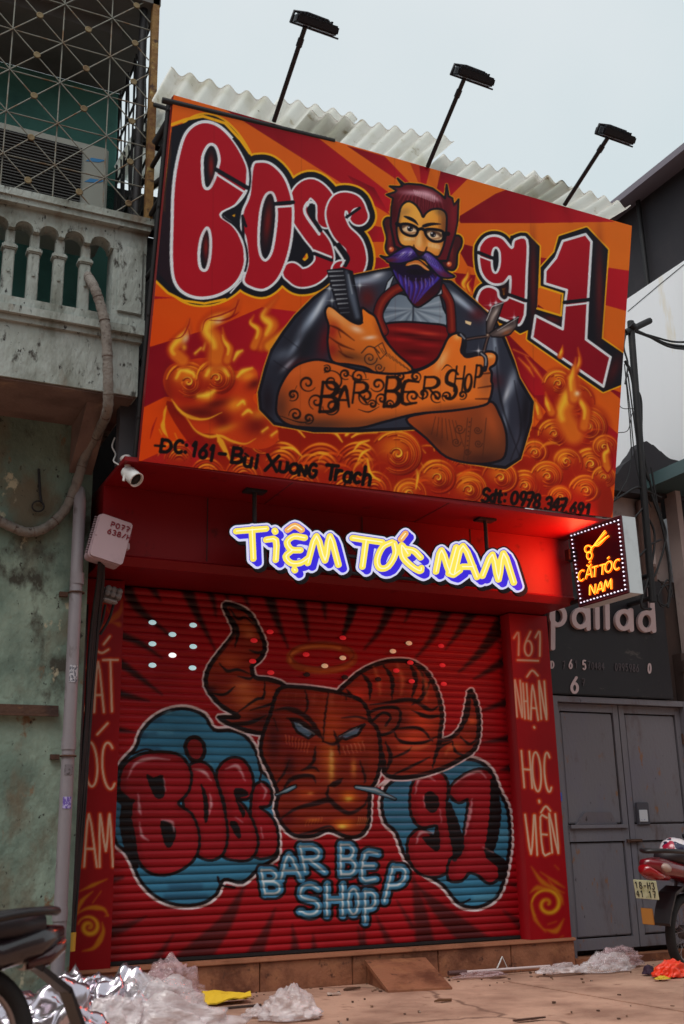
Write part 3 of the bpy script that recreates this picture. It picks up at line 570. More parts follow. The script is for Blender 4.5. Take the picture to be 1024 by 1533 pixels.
    comb = zc((195, 160), (340, 140), (430, 170), (475, 400), (530, 660), (455, 655), (300, 540), (270, 440), (230, 320))
    hand = sc(zc((172, 545), (200, 500), (250, 515), (330, 580), (440, 655), (520, 660), (520, 520), (590, 560), (650, 600), (690, 690), (745, 820), (850, 950), (1010, 1120), (700, 1150), (560, 1090), (400, 1060), (240, 1030), (195, 860), (205, 700), (180, 610)), n=4)
    A.grad(hand, OR, (176, 84, 30), zc((600, 600))[0], zc((300, 1000))[0]); A.inside(hand)
    for x, y, rx, ry, c, an, al in [(280, 590, 8, 26, ORL, -.9, .8), (470, 720, 10, 5, (236, 196, 160), .4, .9), (600, 800, 10, 3, (236, 206, 180), -.1, .9), (240, 740, 9, 14, (150, 30, 24), .2, .8), (240, 920, 10, 12, (140, 30, 24), 0, .8), (560, 600, 10, 6, (232, 120, 30), .5, .7), (420, 980, 22, 7, (90, 52, 30), .2, .8), (620, 1040, 20, 9, (130, 84, 50), .3, .6), (700, 760, 6, 24, (150, 60, 20), -.4, .6)]: A.glow(*zc((x, y))[0], rx, ry, c, al, an)
    for P in [((200, 680), (300, 720), (450, 830)), ((215, 800), (320, 870), (450, 920)), ((300, 930), (370, 980), (440, 1000)), ((300, 740), (320, 800)), ((300, 880), (330, 940))]: A.stroke(smooth(zc(*P)), [.5, 1.8, .4], (70, 24, 14), .9, 1.5)
    for q in range(9):                                               # wrist tattoo
        A.stroke(zc((680 + q * 34, 880 + q * 26), (730 + q * 34, 960 + q * 22)), .5, (60, 40, 34), .8, .6)
    for cx, cy, r in [(600, 1000, 70), (690, 1090, 50)]:
        t = np.linspace(0, 10, 40); A.stroke(np.array(zc(*[(cx + math.cos(q) * r * (1 - q / 11), cy + math.sin(q) * r * (1 - q / 11)) for q in t])), .9, (54, 34, 30), .9, .8)
    A.stroke(smooth(zc((520, 950), (580, 890), (640, 900), (690, 950))), 1, (54, 34, 30), .9, .8); A.stroke(zc((640, 900), (720, 850), (760, 950), (700, 1010), (640, 900)), .7, (54, 34, 30), .9, .6)
    A.inside(None); A.stroke(closed(hand), 1.8, BLK)
    A.fill(comb, (26, 28, 38)); A.stroke(closed(comb), 1.2, BLK); A.stroke(zc((375, 170), (430, 400), (480, 600)), [1, 4.5, 3], (86, 100, 120), .9, 4); A.stroke(zc((395, 200), (430, 380)), [.5, 1.8, .5], (176, 192, 208), .9, 2)
    for k in range(10):
        y = 170 + k * 44; x = 205 + k * 13; A.stroke(zc((x, y), (x + 135 - k * 6, y - 6)), [1.0, 1.3, .5], (164, 176, 188) if k < 8 else (80, 88, 100), .9, 1)
    for x, y in ((210, 330), (500, 300), (235, 445)): A.glow(*zc((x, y))[0], 2.4, 2.4, (214, 226, 236), .8); A.glow(*zc((x, y))[0], 10, .7, (180, 200, 214), .5); A.glow(*zc((x, y))[0], .7, 9, (180, 200, 214), .5)
    # lower forearm, then the tattooed one across it
    fa2 = sc([(608, 628), (640, 618), (676, 612), (731, 600), (748, 620), (758, 650), (756, 682), (740, 692), (708, 694), (668, 684), (638, 656)], n=4)
    A.grad(fa2, (160, 70, 30), (96, 52, 34), (650, 620), (730, 690)); A.inside(fa2)
    A.glow(735, 630, 12, 30, (176, 84, 40), .7, -.3); A.glow(650, 655, 30, 14, (70, 36, 28), .7, .6); A.glow(720, 688, 40, 10, (54, 30, 28), .7)
    for k in range(7): A.stroke([(652 + k * 5, 624 + k), (646 + k * 8, 650 + k * 3)], .6, (64, 36, 28), .75, .8)
    for x, y, r in [(688, 642, 8), (683, 662, 7), (715, 644, 6), (716, 664, 6), (700, 676, 5)]:
        t = np.linspace(0, 11, 40); A.stroke(np.stack([x + np.cos(t) * r * (1 - t / 12), y + np.sin(t) * r * (1 - t / 12)], 1), .8, (64, 36, 28), .8, .8)
    for x in (700, 706, 728): A.stroke([(x, 626), (x - 6, 690)], .7, (64, 36, 28), .7, .8)
    for k in range(8): A.dot(703 - k * .7, 632 + k * 7, 1.2, (64, 36, 28), .8, .8)
    A.inside(None); A.stroke(closed(fa2), 1.8, BLK)
    zf = zo(380, 480, .390625)
    fa = sc(zf((86, 320), (100, 255), (150, 180), (230, 150), (300, 160), (400, 188), (520, 204), (620, 194), (690, 160), (720, 115), (745, 65), (775, 48), (800, 55), (800, 85), (795, 120), (820, 130), (900, 118), (930, 132), (926, 165), (905, 182), (912, 200), (910, 230), (915, 250), (905, 300), (880, 325), (760, 345), (620, 358), (500, 388), (400, 412), (250, 412), (140, 402), (92, 365)), n=4)
    A.grad(fa, (226, 118, 40), (186, 84, 32), zf((600, 180))[0], zf((300, 400))[0]); A.inside(fa)
    for x, y, rx, ry, c, an, al in [(100, 330, 16, 30, (80, 44, 34), 0, .8), (250, 400, 60, 12, (70, 46, 38), 0, .85), (500, 385, 60, 8, (96, 56, 36), -.15, .8), (760, 335, 60, 8, (110, 54, 30), -.1, .7), (720, 150, 6, 16, (240, 196, 130), .5, .7), (780, 60, 6, 5, (242, 190, 110), 0, .8), (890, 150, 18, 8, (222, 130, 50), 0, .8), (905, 135, 6, 3, (244, 200, 130), 0, .8), (890, 230, 12, 26, (150, 84, 50), .1, .8), (180, 190, 30, 8, (206, 100, 40), -.4, .6), (760, 240, 40, 14, (216, 130, 60), -.1, .5)]: A.glow(*zf((x, y))[0], rx, ry, c, al, an)
    for P in [((912, 200), (870, 205)), ((912, 250), (860, 258)), ((905, 300), (850, 300))]: A.stroke(zf(*P), [1.6, .8], (80, 36, 20), .9, 1)
    INK = (24, 18, 20)
    def glyph(ch, x, y, w, h, r=2.2): 
        r *= 1.5
        for s in letter(ch, x, y, w, h, .12): A.stroke(smooth(zf(*s), n=3), [r * .5, r, r * .5], INK, .95, .9)
    glyph('B', 245, 235, 70, 115, 3); glyph('A', 315, 255, 50, 75); glyph('R', 372, 235, 60, 80); glyph('B', 492, 215, 62, 115, 2.8); glyph('E', 565, 235, 60, 80); glyph('R', 640, 215, 66, 85); glyph('S', 725, 190, 50, 110, 2.2); glyph('H', 765, 175, 34, 95, 1.8); glyph('O', 805, 205, 25, 65, 1.8); glyph('P', 842, 170, 26, 85, 2)
    def whip(cx, cy, r, a0, tn, turns=1.4, w=1.6):
        t = np.linspace(0, turns * 6.28, 36); q = r * (1 - t / t[-1] * .85); A.stroke(zf(*[(cx + tn * math.cos(a0 + u) * v, cy + math.sin(a0 + u) * v) for u, v in zip(t, q)]), [.5, w * 1.3, w * .6], INK, .9, .8)
    for a in [(205, 240, 34, .5, 1), (150, 285, 24, 1, -1), (240, 310, 32, 2, 1), (300, 235, 46, 4, 1), (300, 330, 36, 0, -1), (430, 290, 34, 1, 1), (400, 215, 30, 3, -1), (350, 205, 22, 1, 1), (475, 245, 30, .5, -1), (490, 300, 24, 2, 1), (560, 215, 20, 3, 1), (610, 290, 28, 1, 1), (650, 280, 22, 0, -1), (700, 290, 26, 1, 1), (620, 215, 22, 2, -1), (160, 360, 26, 3, 1), (210, 375, 22, 1, -1), (740, 290, 20, 2, 1), (800, 285, 18, 1, -1), (280, 185, 16, 4, 1), (330, 270, 12, 1, 1), (520, 320, 18, 2, -1), (455, 320, 18, 3, 1)]: whip(*a)
    for P in [((350, 200), (400, 225), (440, 225)), ((720, 190), (740, 170), (760, 180)), ((165, 250), (140, 300)), ((400, 340), (440, 350), (480, 330)), ((100, 365), (180, 390), (230, 380))]: A.stroke(smooth(zf(*P)), [.3, 1.1, .3], INK, .9, .8)
    A.inside(None); A.stroke(closed(fa), 1.9, BLK)
    # scissors
    zs = zo(660, 440, .13672)
    for P in (zs((500, 430), (500, 300), (530, 190), (590, 120), (685, 95), (640, 230), (580, 380), (560, 440)), zs((520, 440), (600, 380), (700, 330), (848, 250), (830, 360), (760, 440), (660, 475), (560, 470))):
        A.fill(P, (66, 58, 60)); A.stroke(closed(P), 1.1, (20, 18, 24))
    A.glow(*zs((560, 260))[0], 3, 14, (176, 166, 160), .7, .35); A.glow(*zs((600, 200))[0], 2, 8, (206, 200, 196), .7, .5); A.glow(*zs((700, 390))[0], 14, 3, (180, 168, 160), .7, -.4); A.glow(*zs((720, 420))[0], 8, 3, (150, 84, 50), .8, -.4)
    A.stroke(zs((500, 290), (560, 140), (685, 95)), .7, (206, 210, 216), .8); A.stroke(zs((620, 400), (848, 258)), .6, (196, 200, 206), .6)
    for P, w in [(zs((520, 450), (490, 560), (470, 640)), 2.2), (zs((500, 465), (380, 480), (270, 500)), 2)]: A.stroke(P, w + .7, BLK); A.stroke(P, w * .5, (110, 84, 76), .8, 1)
    A.stroke(smooth(zs((200, 440), (250, 470), (260, 560), (250, 640), (290, 680), (420, 655), (480, 680), (495, 760), (480, 830))), 3.4, (26, 28, 38)); A.stroke(smooth(zs((440, 650), (490, 700), (490, 780))), 1, (170, 180, 190), .8, 1); A.stroke(smooth(zs((215, 440), (260, 490))), 1, (160, 170, 184), .8, 1)
    A.dot(*zs((515, 455))[0], 3, (90, 70, 62), 1, 1.5); A.dot(*zs((512, 450))[0], 1, (190, 176, 160), 1, 1); A.fill(zs((265, 290), (335, 310), (325, 345), (270, 320)), (226, 204, 160))
    for x, y in ((800, 255), (540, 120), (600, 95), (410, 620)): A.glow(*zs((x, y))[0], 2.2, 2.2, (226, 232, 240), .9); A.glow(*zs((x, y))[0], 9, .6, (206, 214, 226), .5); A.glow(*zs((x, y))[0], .6, 8, (206, 214, 226), .5)
    # head
    zh = zo(560, 250, .15625)
    hair = zh((160, 560), (165, 400), (180, 300), (120, 265), (200, 240), (215, 225), (150, 185), (240, 190), (270, 180), (225, 110), (290, 165), (330, 160), (450, 170), (560, 205), (630, 255), (680, 300), (695, 170), (715, 280), (750, 300), (765, 370), (810, 310), (800, 520), (775, 650), (760, 700), (700, 900), (500, 900), (200, 760))
    ears = [sc(zh((90, 530), (118, 488), (165, 510), (190, 700), (230, 800), (150, 840), (110, 780), (122, 680), (100, 590))), sc(zh((740, 690), (800, 655), (840, 690), (835, 760), (800, 830), (790, 950), (745, 990), (660, 950), (650, 860)))]
    for P in (hair,): A.stroke(closed(P), 2.5, YEL)
    for P in ears: A.stroke(closed(P), 3.4, YEL)
    stash = sc(zh((60, 850), (130, 862), (210, 812), (290, 768), (350, 762), (390, 800), (425, 850), (460, 845), (500, 812), (560, 840), (640, 920), (700, 1000), (775, 1048), (700, 1066), (620, 1045), (540, 960), (480, 890), (420, 875), (350, 900), (240, 925), (140, 915), (110, 890)), n=4)
    A.stroke(closed(stash), 2.2, YEL)
    for P in ears: A.fill(P, (66, 24, 32)); A.stroke(closed(P), 1.6, BLK)
    for x, y, rx, ry in [(150, 700, 3, 18), (740, 800, 3, 18)]: A.glow(*zh((x, y))[0], rx, ry, (120, 34, 38), .8)
    A.fill(hair, (92, 22, 34)); A.stroke(closed(hair), 1.7, BLK); A.inside(hair)
    for k in range(34):
        a = k / 33; x0 = 230 + 440 * a; A.stroke(smooth(zh((x0, 330 + 90 * a), (x0 + (480 - x0) * .25, 260 + 20 * a), (480 + (x0 - 480) * .5, 400))), [.3, 1.2, .3], (150, 60, 74) if k % 3 == 0 else (70, 14, 24), .6, 1.4)
    for x, y, rx, ry, an in [(400, 245, 22, 4, .05), (510, 260, 12, 5, .35), (590, 300, 8, 3, .5)]: A.glow(*zh((x, y))[0], rx, ry, (206, 156, 176), .8, an)
    for k in range(12): A.stroke(zh((380 + k * 18, 220 + k * 5), (400 + k * 16, 270 + k * 6)), .6, (226, 190, 204), .7, .7)
    A.glow(*zh((760, 480))[0], 6, 30, (130, 30, 44), .7); A.glow(*zh((190, 420))[0], 5, 22, (54, 12, 20), .7)
    A.inside(None)
    skin = sc(zh((235, 480), (255, 390), (290, 345), (340, 330), (400, 365), (445, 430), (470, 480), (500, 440), (560, 405), (640, 405), (690, 450), (695, 560), (680, 700), (650, 800), (610, 860), (520, 830), (430, 810), (370, 770), (290, 760), (240, 720), (215, 600)), n=4)
    A.grad(skin, (240, 178, 70), (212, 128, 46), zh((400, 400))[0], zh((640, 800))[0]); A.inside(skin)
    for x, y, rx, ry, c, an, al in [(670, 560, 7, 40, (110, 64, 40), 0, .8), (230, 560, 4, 30, (110, 60, 34), 0, .7), (290, 430, 12, 8, (150, 104, 62), -.4, .6), (640, 430, 10, 6, (110, 84, 60), .4, .7), (430, 700, 6, 16, (240, 196, 130), .1, .9), (440, 790, 8, 4, (236, 150, 80), 0, .9), (330, 690, 16, 8, (234, 186, 110), .2, .7), (570, 760, 14, 8, (232, 180, 104), .3, .7), (480, 640, 5, 18, (150, 84, 34), 0, .6), (380, 640, 5, 14, (160, 90, 36), 0, .5), (430, 480, 10, 10, (236, 176, 84), 0, .6)]: A.glow(*zh((x, y))[0], rx, ry, c, al, an)
    for k in range(9): A.stroke(zh((290 + k * 12, 680), (292 + k * 12, 700)), .5, (244, 214, 160), .8, .6); A.stroke(zh((520 + k * 13, 725 + k * 3), (524 + k * 13, 760 + k * 3)), .5, (244, 214, 160), .8, .6)
    A.inside(None); A.stroke(closed(skin), 1.6, BLK)
    A.fill(sc(zh((280, 470), (340, 475), (400, 510), (425, 560), (380, 530), (320, 500)), n=3), BLK); A.fill(sc(zh((460, 560), (520, 535), (600, 535), (645, 550), (560, 560), (480, 580)), n=3), BLK)
    for ex, (cx, cy), pr_ in ((sc(zh((255, 555), (320, 545), (400, 575), (420, 610), (395, 655), (330, 655), (270, 620)), n=4), (345, 590), 0), (sc(zh((490, 605), (560, 595), (640, 610), (668, 640), (650, 705), (570, 712), (510, 670)), n=4), (565, 645), 1)):
        A.fill(ex, (206, 176, 130)); A.inside(ex); A.glow(*zh((cx, cy))[0], 9, 5, (238, 226, 206), .9, .2); A.dot(*zh((cx, cy))[0], 4.4, (16, 16, 26), 1, .8); A.dot(*zh((cx - 12, cy - 12))[0], 1.2, (230, 236, 244), 1, .8); A.dot(*zh((cx + 14, cy + 10))[0], .8, (190, 196, 210), 1, .8)
        A.stroke(smooth(zh((cx - 75, cy - 15), (cx - 20, cy - 38), (cx + 50, cy - 8), (cx + 75, cy + 15))), 2.2, (60, 34, 24), .8, 1.5); A.stroke(smooth(zh((cx - 60, cy + 30), (cx, cy + 45), (cx + 60, cy + 35))), .9, (150, 90, 50), .8, 1.2); A.inside(None)
        A.stroke(closed(ex), 2.1, (14, 16, 26))
    A.stroke(zh((420, 600), (455, 590), (492, 610)), 2.4, (14, 16, 26)); A.stroke(zh((220, 545), (250, 560)), 3.2, (14, 16, 26)); A.stroke(zh((668, 640), (710, 640)), 3.2, (14, 16, 26))
    A.stroke(zh((380, 750), (400, 815), (440, 830), (490, 815), (505, 770)), [1, 2.2, 1], (50, 20, 18), .9, 1)
    beard = sc(zh((150, 915), (240, 925), (320, 920), (420, 900), (520, 960), (640, 1050), (650, 1110), (620, 1200), (540, 1270), (420, 1345), (350, 1290), (290, 1190), (210, 1070)), n=4)
    A.grad(beard, (26, 16, 44), (70, 20, 26), zh((400, 1050))[0], zh((420, 1300))[0]); A.inside(beard)
    for k in range(26):
        a = k / 25; x0 = 190 + 420 * a; yb = 990 + 110 * math.sin(a * 3.1); A.stroke(smooth(zh((x0, yb), (x0 + 15, yb + 60), (360 + (x0 - 380) * .5, yb + 210))), [.6, 1.7, .3], [(84, 70, 210), (50, 40, 150), (70, 30, 70)][k % 3], .8, 1.4)
    for x, y, h in [(300, 1080, 40), (330, 1100, 40), (400, 1110, 44), (455, 1115, 50), (490, 1110, 40), (530, 1105, 36), (560, 1095, 30)]: A.stroke(zh((x, y - h), (x + 4, y + h)), [.4, 1.5, .4], (140, 128, 214), .85, 1)
    A.inside(None); A.stroke(closed(beard), 1.4, BLK)
    A.fill(sc(zh((300, 1000), (360, 1030), (440, 1035), (520, 1010), (500, 985), (360, 975)), n=3), (20, 16, 26), .8)
    A.fill(sc(zh((298, 935), (340, 900), (420, 888), (480, 930), (540, 995), (490, 990), (430, 945), (370, 940), (310, 955)), n=4), (196, 112, 48)); A.stroke(closed(sc(zh((298, 935), (340, 900), (420, 888), (480, 930), (540, 995), (490, 990), (430, 945), (370, 940), (310, 955)), n=4)), 1.1, BLK); A.stroke(smooth(zh((330, 940), (400, 925), (460, 945), (520, 985))), .8, (240, 190, 130), .7, 1)
    A.fill(stash, (54, 34, 112)); A.inside(stash)
    for x, y, rx, ry, an, c in [(140, 895, 14, 4, -.2, (90, 26, 34)), (660, 1020, 14, 5, .6, (96, 26, 34)), (300, 830, 14, 5, -.35, (104, 90, 200)), (270, 830, 6, 2, -.6, (190, 184, 236)), (345, 825, 4, 2, -1, (190, 184, 236)), (510, 870, 4, 8, -.7, (160, 150, 226)), (560, 910, 4, 10, -.8, (120, 110, 214)), (600, 950, 4, 12, -.7, (92, 80, 190)), (420, 870, 10, 4, 0, (24, 18, 40))]: A.glow(*zh((x, y))[0], rx, ry, c, .9, an)
    for k in range(9): A.stroke(smooth(zh((400 - k * 26, 830 - k * 4 + k * k * .8), (350 - k * 26, 870 - k * 2))), .5, (30, 18, 60), .7, .8); A.stroke(zh((470 + k * 26, 840 + k * 14), (500 + k * 26, 890 + k * 16)), .5, (30, 18, 60), .7, .8)
    A.inside(None); A.stroke(closed(stash), 1.4, BLK)
    for x, y in ((165, 788), (720, 930)): A.dot(*zh((x, y))[0], 3.7, (204, 96, 56), 1, 1); A.dot(*zh((x - 6, y - 6))[0], 1.3, (244, 200, 176), 1, 1)
    for x in (322, 452, 590, 655, 790): A.stroke([(x, 100), (x - (520 - x) * .05, 800)], .5, (60, 14, 14), .16, 1)
    # --- brushed black address lines
    def word(txt, boxes, r):
        for ch, (x, y, w, h) in zip(txt, boxes):
            for s in letter(ch, x, y, w, h, .16, dy=.1): A.stroke(smooth(s, n=3), r, (14, 12, 16), 1, .6)
    word('DC:161-Bui', [(239, 658, 16, 18), (260, 659, 13, 18), (273, 660, 8, 19), (286, 662, 8, 20), (297, 665, 12, 20), (312, 667, 8, 22), (326, 668, 11, 20), (345, 670, 16, 22), (364, 676, 12, 22), (379, 678, 8, 22)], 2.7)
    A.stroke([(232, 667), (247, 668)], 1.8, (14, 12, 16)); A.stroke([(367, 679), (372, 683)], 1.5, (14, 12, 16))
    word('XUONG', [(397, 681, 17, 23), (417, 692, 12, 14), (433, 694, 12, 14), (447, 697, 10, 14), (461, 694, 11, 20)], 2.7)
    A.stroke([(429, 691), (431, 695)], 1.4, (14, 12, 16)); A.stroke([(444, 693), (446, 697)], 1.4, (14, 12, 16))
    word('Trach', [(486, 696, 17, 21), (500, 694, 11, 24), (513, 697, 12, 24), (528, 698, 11, 24), (542, 699, 12, 26)], 2.8); A.dot(516, 725, 1.8, (14, 12, 16))
    word('Sdt:0978.347.691', [(721, 731, 10, 20), (733, 733, 8, 18), (742, 733, 9, 18), (752, 734, 6, 18), (764, 736, 10, 18), (777, 736, 9, 20), (787, 738, 9, 20), (798, 740, 9, 20), (807, 742, 5, 21), (815, 744, 10, 20), (827, 746, 9, 18), (837, 747, 9, 19), (845, 749, 5, 18), (853, 752, 8, 17), (864, 753, 8, 17), (875, 755, 8, 17)], 2.4)
    A.stroke([(738, 739), (746, 738)], 1.2, (14, 12, 16))
    return A
# ---------------------------------------------------------------- the mural sprayed on the roller shutter
def paint_shutter():
    RED = (172, 13, 28); BLK = (22, 14, 20); WHT = (240, 228, 232); BLU = (58, 134, 172)
    A = Art(150, 855, 795, 1460, 1.4, RED)
    rg = np.random.RandomState(4); k = .390625
    z3, z4, z5, z6 = zo(160, 860, k), zo(460, 860, k), zo(160, 1200, k), zo(520, 1200, k)
    for i in range(80):
        x, y = rg.uniform(160, 785), rg.uniform(865, 1450)
        A.stroke([(x, y), (x + rg.uniform(-80, 80), y + rg.uniform(-8, 8))], rg.uniform(4, 12), (200, 24, 40) if rg.rand() < .5 else (120, 8, 20), .1, 14)
    def dark(z, P, w): A.stroke(smooth(z(*P)), w, (26, 14, 18) if z in (z3, z4) else (78, 24, 26), .82, 4)
    for P, w in [(((160, 30), (185, 70), (205, 100)), [6, 4, .5]), (((70, 40), (120, 130), (250, 240)), [9, 6, .5]), (((300, 40), (345, 150), (415, 290)), [10, 5, .4]), (((390, 50), (410, 110), (418, 160)), [5, 3, .4]), (((455, 60), (465, 110)), [4, .5]), (((520, 60), (545, 125)), [5, .5]), (((615, 60), (650, 170), (695, 280)), [9, 5, .4]), (((735, 70), (760, 170), (775, 250)), [8, 4, .4]), (((830, 90), (838, 170)), [5, .5]), (((950, 90), (925, 180), (900, 250)), [7, 4, .4]), (((60, 235), (130, 265), (210, 320)), [5, 4, .4]), (((40, 330), (120, 390), (210, 460)), [6, 4, .4]), (((40, 455), (160, 485)), [6, .5]), (((20, 590), (110, 606)), [5, .5])]: dark(z3, P, w)
    for P, w in [(((180, 100), (160, 180), (135, 240)), [7, 4, .4]), (((325, 110), (280, 210), (220, 285)), [8, 4, .4]), (((400, 120), (375, 180)), [4, .4]), (((540, 130), (480, 240), (415, 320)), [8, 4, .4]), (((630, 150), (580, 220), (530, 285)), [7, 4, .4]), (((760, 170), (670, 290), (580, 375)), [12, 6, .4]), (((790, 310), (700, 365), (640, 400)), [8, 4, .4]), (((790, 480), (660, 525)), [7, .4]), (((790, 625), (670, 645)), [6, .4]), (((790, 740), (740, 750)), [7, .4])]: dark(z4, P, w)
    for P, w in [(((530, 320), (450, 470), (300, 640)), [1, 11, 24]), (((645, 410), (600, 520), (540, 640)), [.5, 7, 16]), (((255, 510), (190, 600), (120, 650)), [.5, 6, 12]), (((150, 440), (70, 480), (-10, 510)), [.5, 6, 9]), (((60, 290), (-10, 310)), [2, 8]), (((710, 470), (720, 560), (700, 640)), [.5, 6, 14]), (((790, 510), (800, 640)), [.5, 10]), (((890, 560), (880, 640)), [.5, 10]), (((985, 480), (980, 640)), [.5, 9])]: dark(z5, P, w)
    for P, w in [(((250, 280), (280, 430), (310, 620)), [1, 10, 17]), (((265, 320), (370, 430), (560, 600)), [1, 11, 22]), (((110, 440), (160, 540), (200, 620)), [.5, 6, 13]), (((40, 480), (70, 620)), [.5, 9]), (((600, 420), (690, 490)), [.5, 10]), (((610, 310), (690, 330)), [.5, 7]), (((190, 380), (250, 480)), [.5, 4])]: dark(z6, P, w)
    # halo
    t = np.linspace(0, 2 * math.pi, 40); H = np.stack([482 + 48 * np.cos(t), 985 + 19 * np.sin(t)], 1)
    A.stroke(H, 6, (168, 78, 30), .95, 2.5); A.stroke(H[18:34] + (0, 1), 2, (226, 140, 66), .8, 2); A.stroke(H[2:14] + (0, 1), 1.6, (206, 110, 50), .7, 2); A.stroke(H * 1 + (0, -5), .8, (90, 20, 20), .5, 1.5)
    # clouds
    c1 = sc(z3((36, 770), (60, 720), (110, 665), (130, 610), (170, 560), (230, 525), (300, 515), (370, 540), (410, 595), (480, 598), (540, 630), (580, 700), (590, 750), (630, 790), (640, 860), (650, 950), (655, 1060), (640, 1090), (585, 1125), (520, 1180), (450, 1170), (420, 1225), (360, 1262), (270, 1266), (190, 1235), (130, 1175), (95, 1100), (70, 1060), (32, 1020), (20, 900)), n=4)
    c2 = sc(z4((285, 880), (300, 820), (340, 785), (390, 770), (430, 745), (500, 735), (550, 712), (640, 712), (700, 750), (735, 830), (768, 900), (778, 1010), (770, 1090), (755, 1170), (730, 1230), (690, 1262), (640, 1276), (580, 1260), (520, 1190), (440, 1140), (380, 1090), (340, 990), (300, 950)), n=4)
    for c in (c1, c2):
        A.stroke(closed(c), 6.4, WHT); A.fill(c, BLU); A.stroke(closed(c), 2.6, BLK); A.inside(c)
        for i in range(46):
            x = rg.uniform(165, 790); y = rg.uniform(1060, 1370)
            A.stroke([(x, y), (x + rg.uniform(20, 60), y + rg.uniform(-3, 3))], rg.uniform(2, 6), (112, 184, 212) if rg.rand() < .55 else (30, 72, 104), .5, 5)
        A.inside(None)
    for P in [((95, 690), (150, 670), (200, 690)), ((570, 680), (590, 760), (570, 850))]: A.stroke(smooth(z3(*P)), 1.6, BLK)
    A.stroke(smooth(z5((425, 290), (440, 320), (490, 330))), 1.8, BLK); A.stroke(smooth(z6((410, 380), (440, 390), (470, 375))), 1.4, BLK)
    def bubble(P, holes=(), n=4):
        P = sc(P, n=n); A.fill(np.array(P) + (-4, 3), BLK); A.stroke(closed(P), 4.4, BLK); A.fill(P, (166, 18, 34)); A.inside(P)
        A.stroke(closed(np.array(P) + (3, 3)), 5, (120, 6, 20), .45, 5); A.inside(None)
        for h in holes: A.fill(sc(h, n=3), BLK)
    def shine(z, P, w=2.2): A.stroke(smooth(z(*P)), [.6, w, .6], (226, 186, 192), .85, 2.2)
    bubble(z3((590, 800), (625, 830), (620, 880), (580, 890), (625, 930), (648, 980), (650, 1050), (620, 1080), (560, 1060), (560, 850)))
    bubble(z3((425, 770), (465, 712), (520, 715), (555, 780), (545, 850), (500, 860), (530, 900), (560, 960), (575, 1030), (550, 1085), (490, 1090), (445, 1060), (460, 900)), [z3((485, 830), (520, 820), (545, 845), (500, 862), (530, 905), (520, 930)), z3((470, 950), (500, 950), (515, 1000), (500, 1010))])
    bubble(z3((305, 760), (350, 722), (395, 745), (420, 810), (445, 900), (458, 1000), (440, 1070), (390, 1090), (345, 1060), (350, 980), (300, 890)), [z3((360, 800), (385, 850), (390, 930), (375, 950), (370, 870))])
    bubble(z3((52, 800), (70, 735), (130, 695), (210, 685), (280, 700), (318, 760), (308, 830), (268, 880), (320, 920), (348, 990), (345, 1060), (310, 1110), (240, 1145), (170, 1140), (125, 1090), (110, 1000), (90, 900), (110, 865), (64, 850)), [z3((150, 768), (180, 778), (215, 770), (222, 845), (185, 855)), z3((205, 945), (255, 960), (265, 1000), (245, 1045), (222, 1035))])
    for x0 in (0,): A.stroke(smooth(z3((35, 780), (30, 830), (75, 880), (70, 960), (90, 1060), (115, 1120))), [2, 8, 9, 8, 3], BLK)
    ap = sc(z3((300, 660), (315, 630), (345, 625), (370, 650), (372, 690), (350, 715), (318, 705)), n=4); A.fill(ap, (140, 20, 26)); A.stroke(closed(ap), 3, BLK)
    for z, P in [(z3, ((80, 780), (110, 725), (170, 705), (240, 710))), (z3, ((330, 745), (370, 755), (400, 790))), (z3, ((455, 745), (500, 735), (530, 790))), (z3, ((120, 840), (125, 900), (130, 920))), (z3, ((395, 840), (400, 880), (392, 920))), (z3, ((210, 940), (250, 950), (258, 985))), (z3, ((125, 950), (135, 1000), (160, 1020))), (z3, ((590, 800), (610, 830), (600, 860))), (z3, ((495, 930), (520, 950))), (z3, ((215, 780), (222, 830))), (z3, ((580, 980), (595, 1010))), (z3, ((470, 960), (500, 960))), (z5, ((155, 160), (160, 185))), (z4, ((415, 840), (425, 790), (460, 775), (490, 790))), (z4, ((560, 805), (610, 770), (660, 755), (680, 780))), (z4, ((445, 850), (450, 890))), (z4, ((630, 860), (620, 920), (600, 1000))), (z6, ((265, 160), (280, 120), (320, 120))), (z6, ((470, 20), (455, 100))), (z6, ((520, 175), (560, 190))), (z6, ((350, 30), (360, 80)))]: pass
    sh = [(z3, ((80, 780), (110, 725), (170, 705), (240, 710)), 3), (z3, ((330, 745), (370, 755), (400, 790)), 3), (z3, ((455, 745), (500, 735), (530, 790)), 3), (z3, ((120, 840), (125, 900), (130, 920)), 2.6), (z3, ((395, 840), (400, 880), (392, 920)), 2.4), (z3, ((210, 940), (250, 950), (258, 985)), 2.2), (z3, ((125, 950), (135, 1000), (160, 1020)), 2.4), (z3, ((590, 800), (610, 830), (600, 860)), 2), (z3, ((495, 930), (520, 950)), 2), (z3, ((218, 780), (225, 830)), 2), (z3, ((590, 970), (598, 1010)), 2)]
    # 91
    bubble(z4((398, 880), (405, 810), (440, 762), (490, 755), (525, 780), (535, 820), (530, 900), (545, 1000), (560, 1080), (545, 1130), (490, 1155), (430, 1140), (395, 1090), (390, 1020), (430, 980), (470, 1000), (490, 1030), (500, 960), (440, 965), (408, 930)), [z4((448, 850), (470, 830), (500, 850), (505, 890), (480, 915), (455, 895)), z4((440, 1010), (480, 1000), (500, 960), (510, 1040), (490, 1060))])
    bubble(z4((548, 830), (590, 780), (660, 750), (705, 770), (715, 850), (708, 960), (690, 1060), (735, 1100), (740, 1150), (700, 1180), (660, 1150), (620, 1140), (590, 1170), (545, 1165), (550, 1100), (590, 1060), (610, 960), (620, 860), (580, 870)), [])
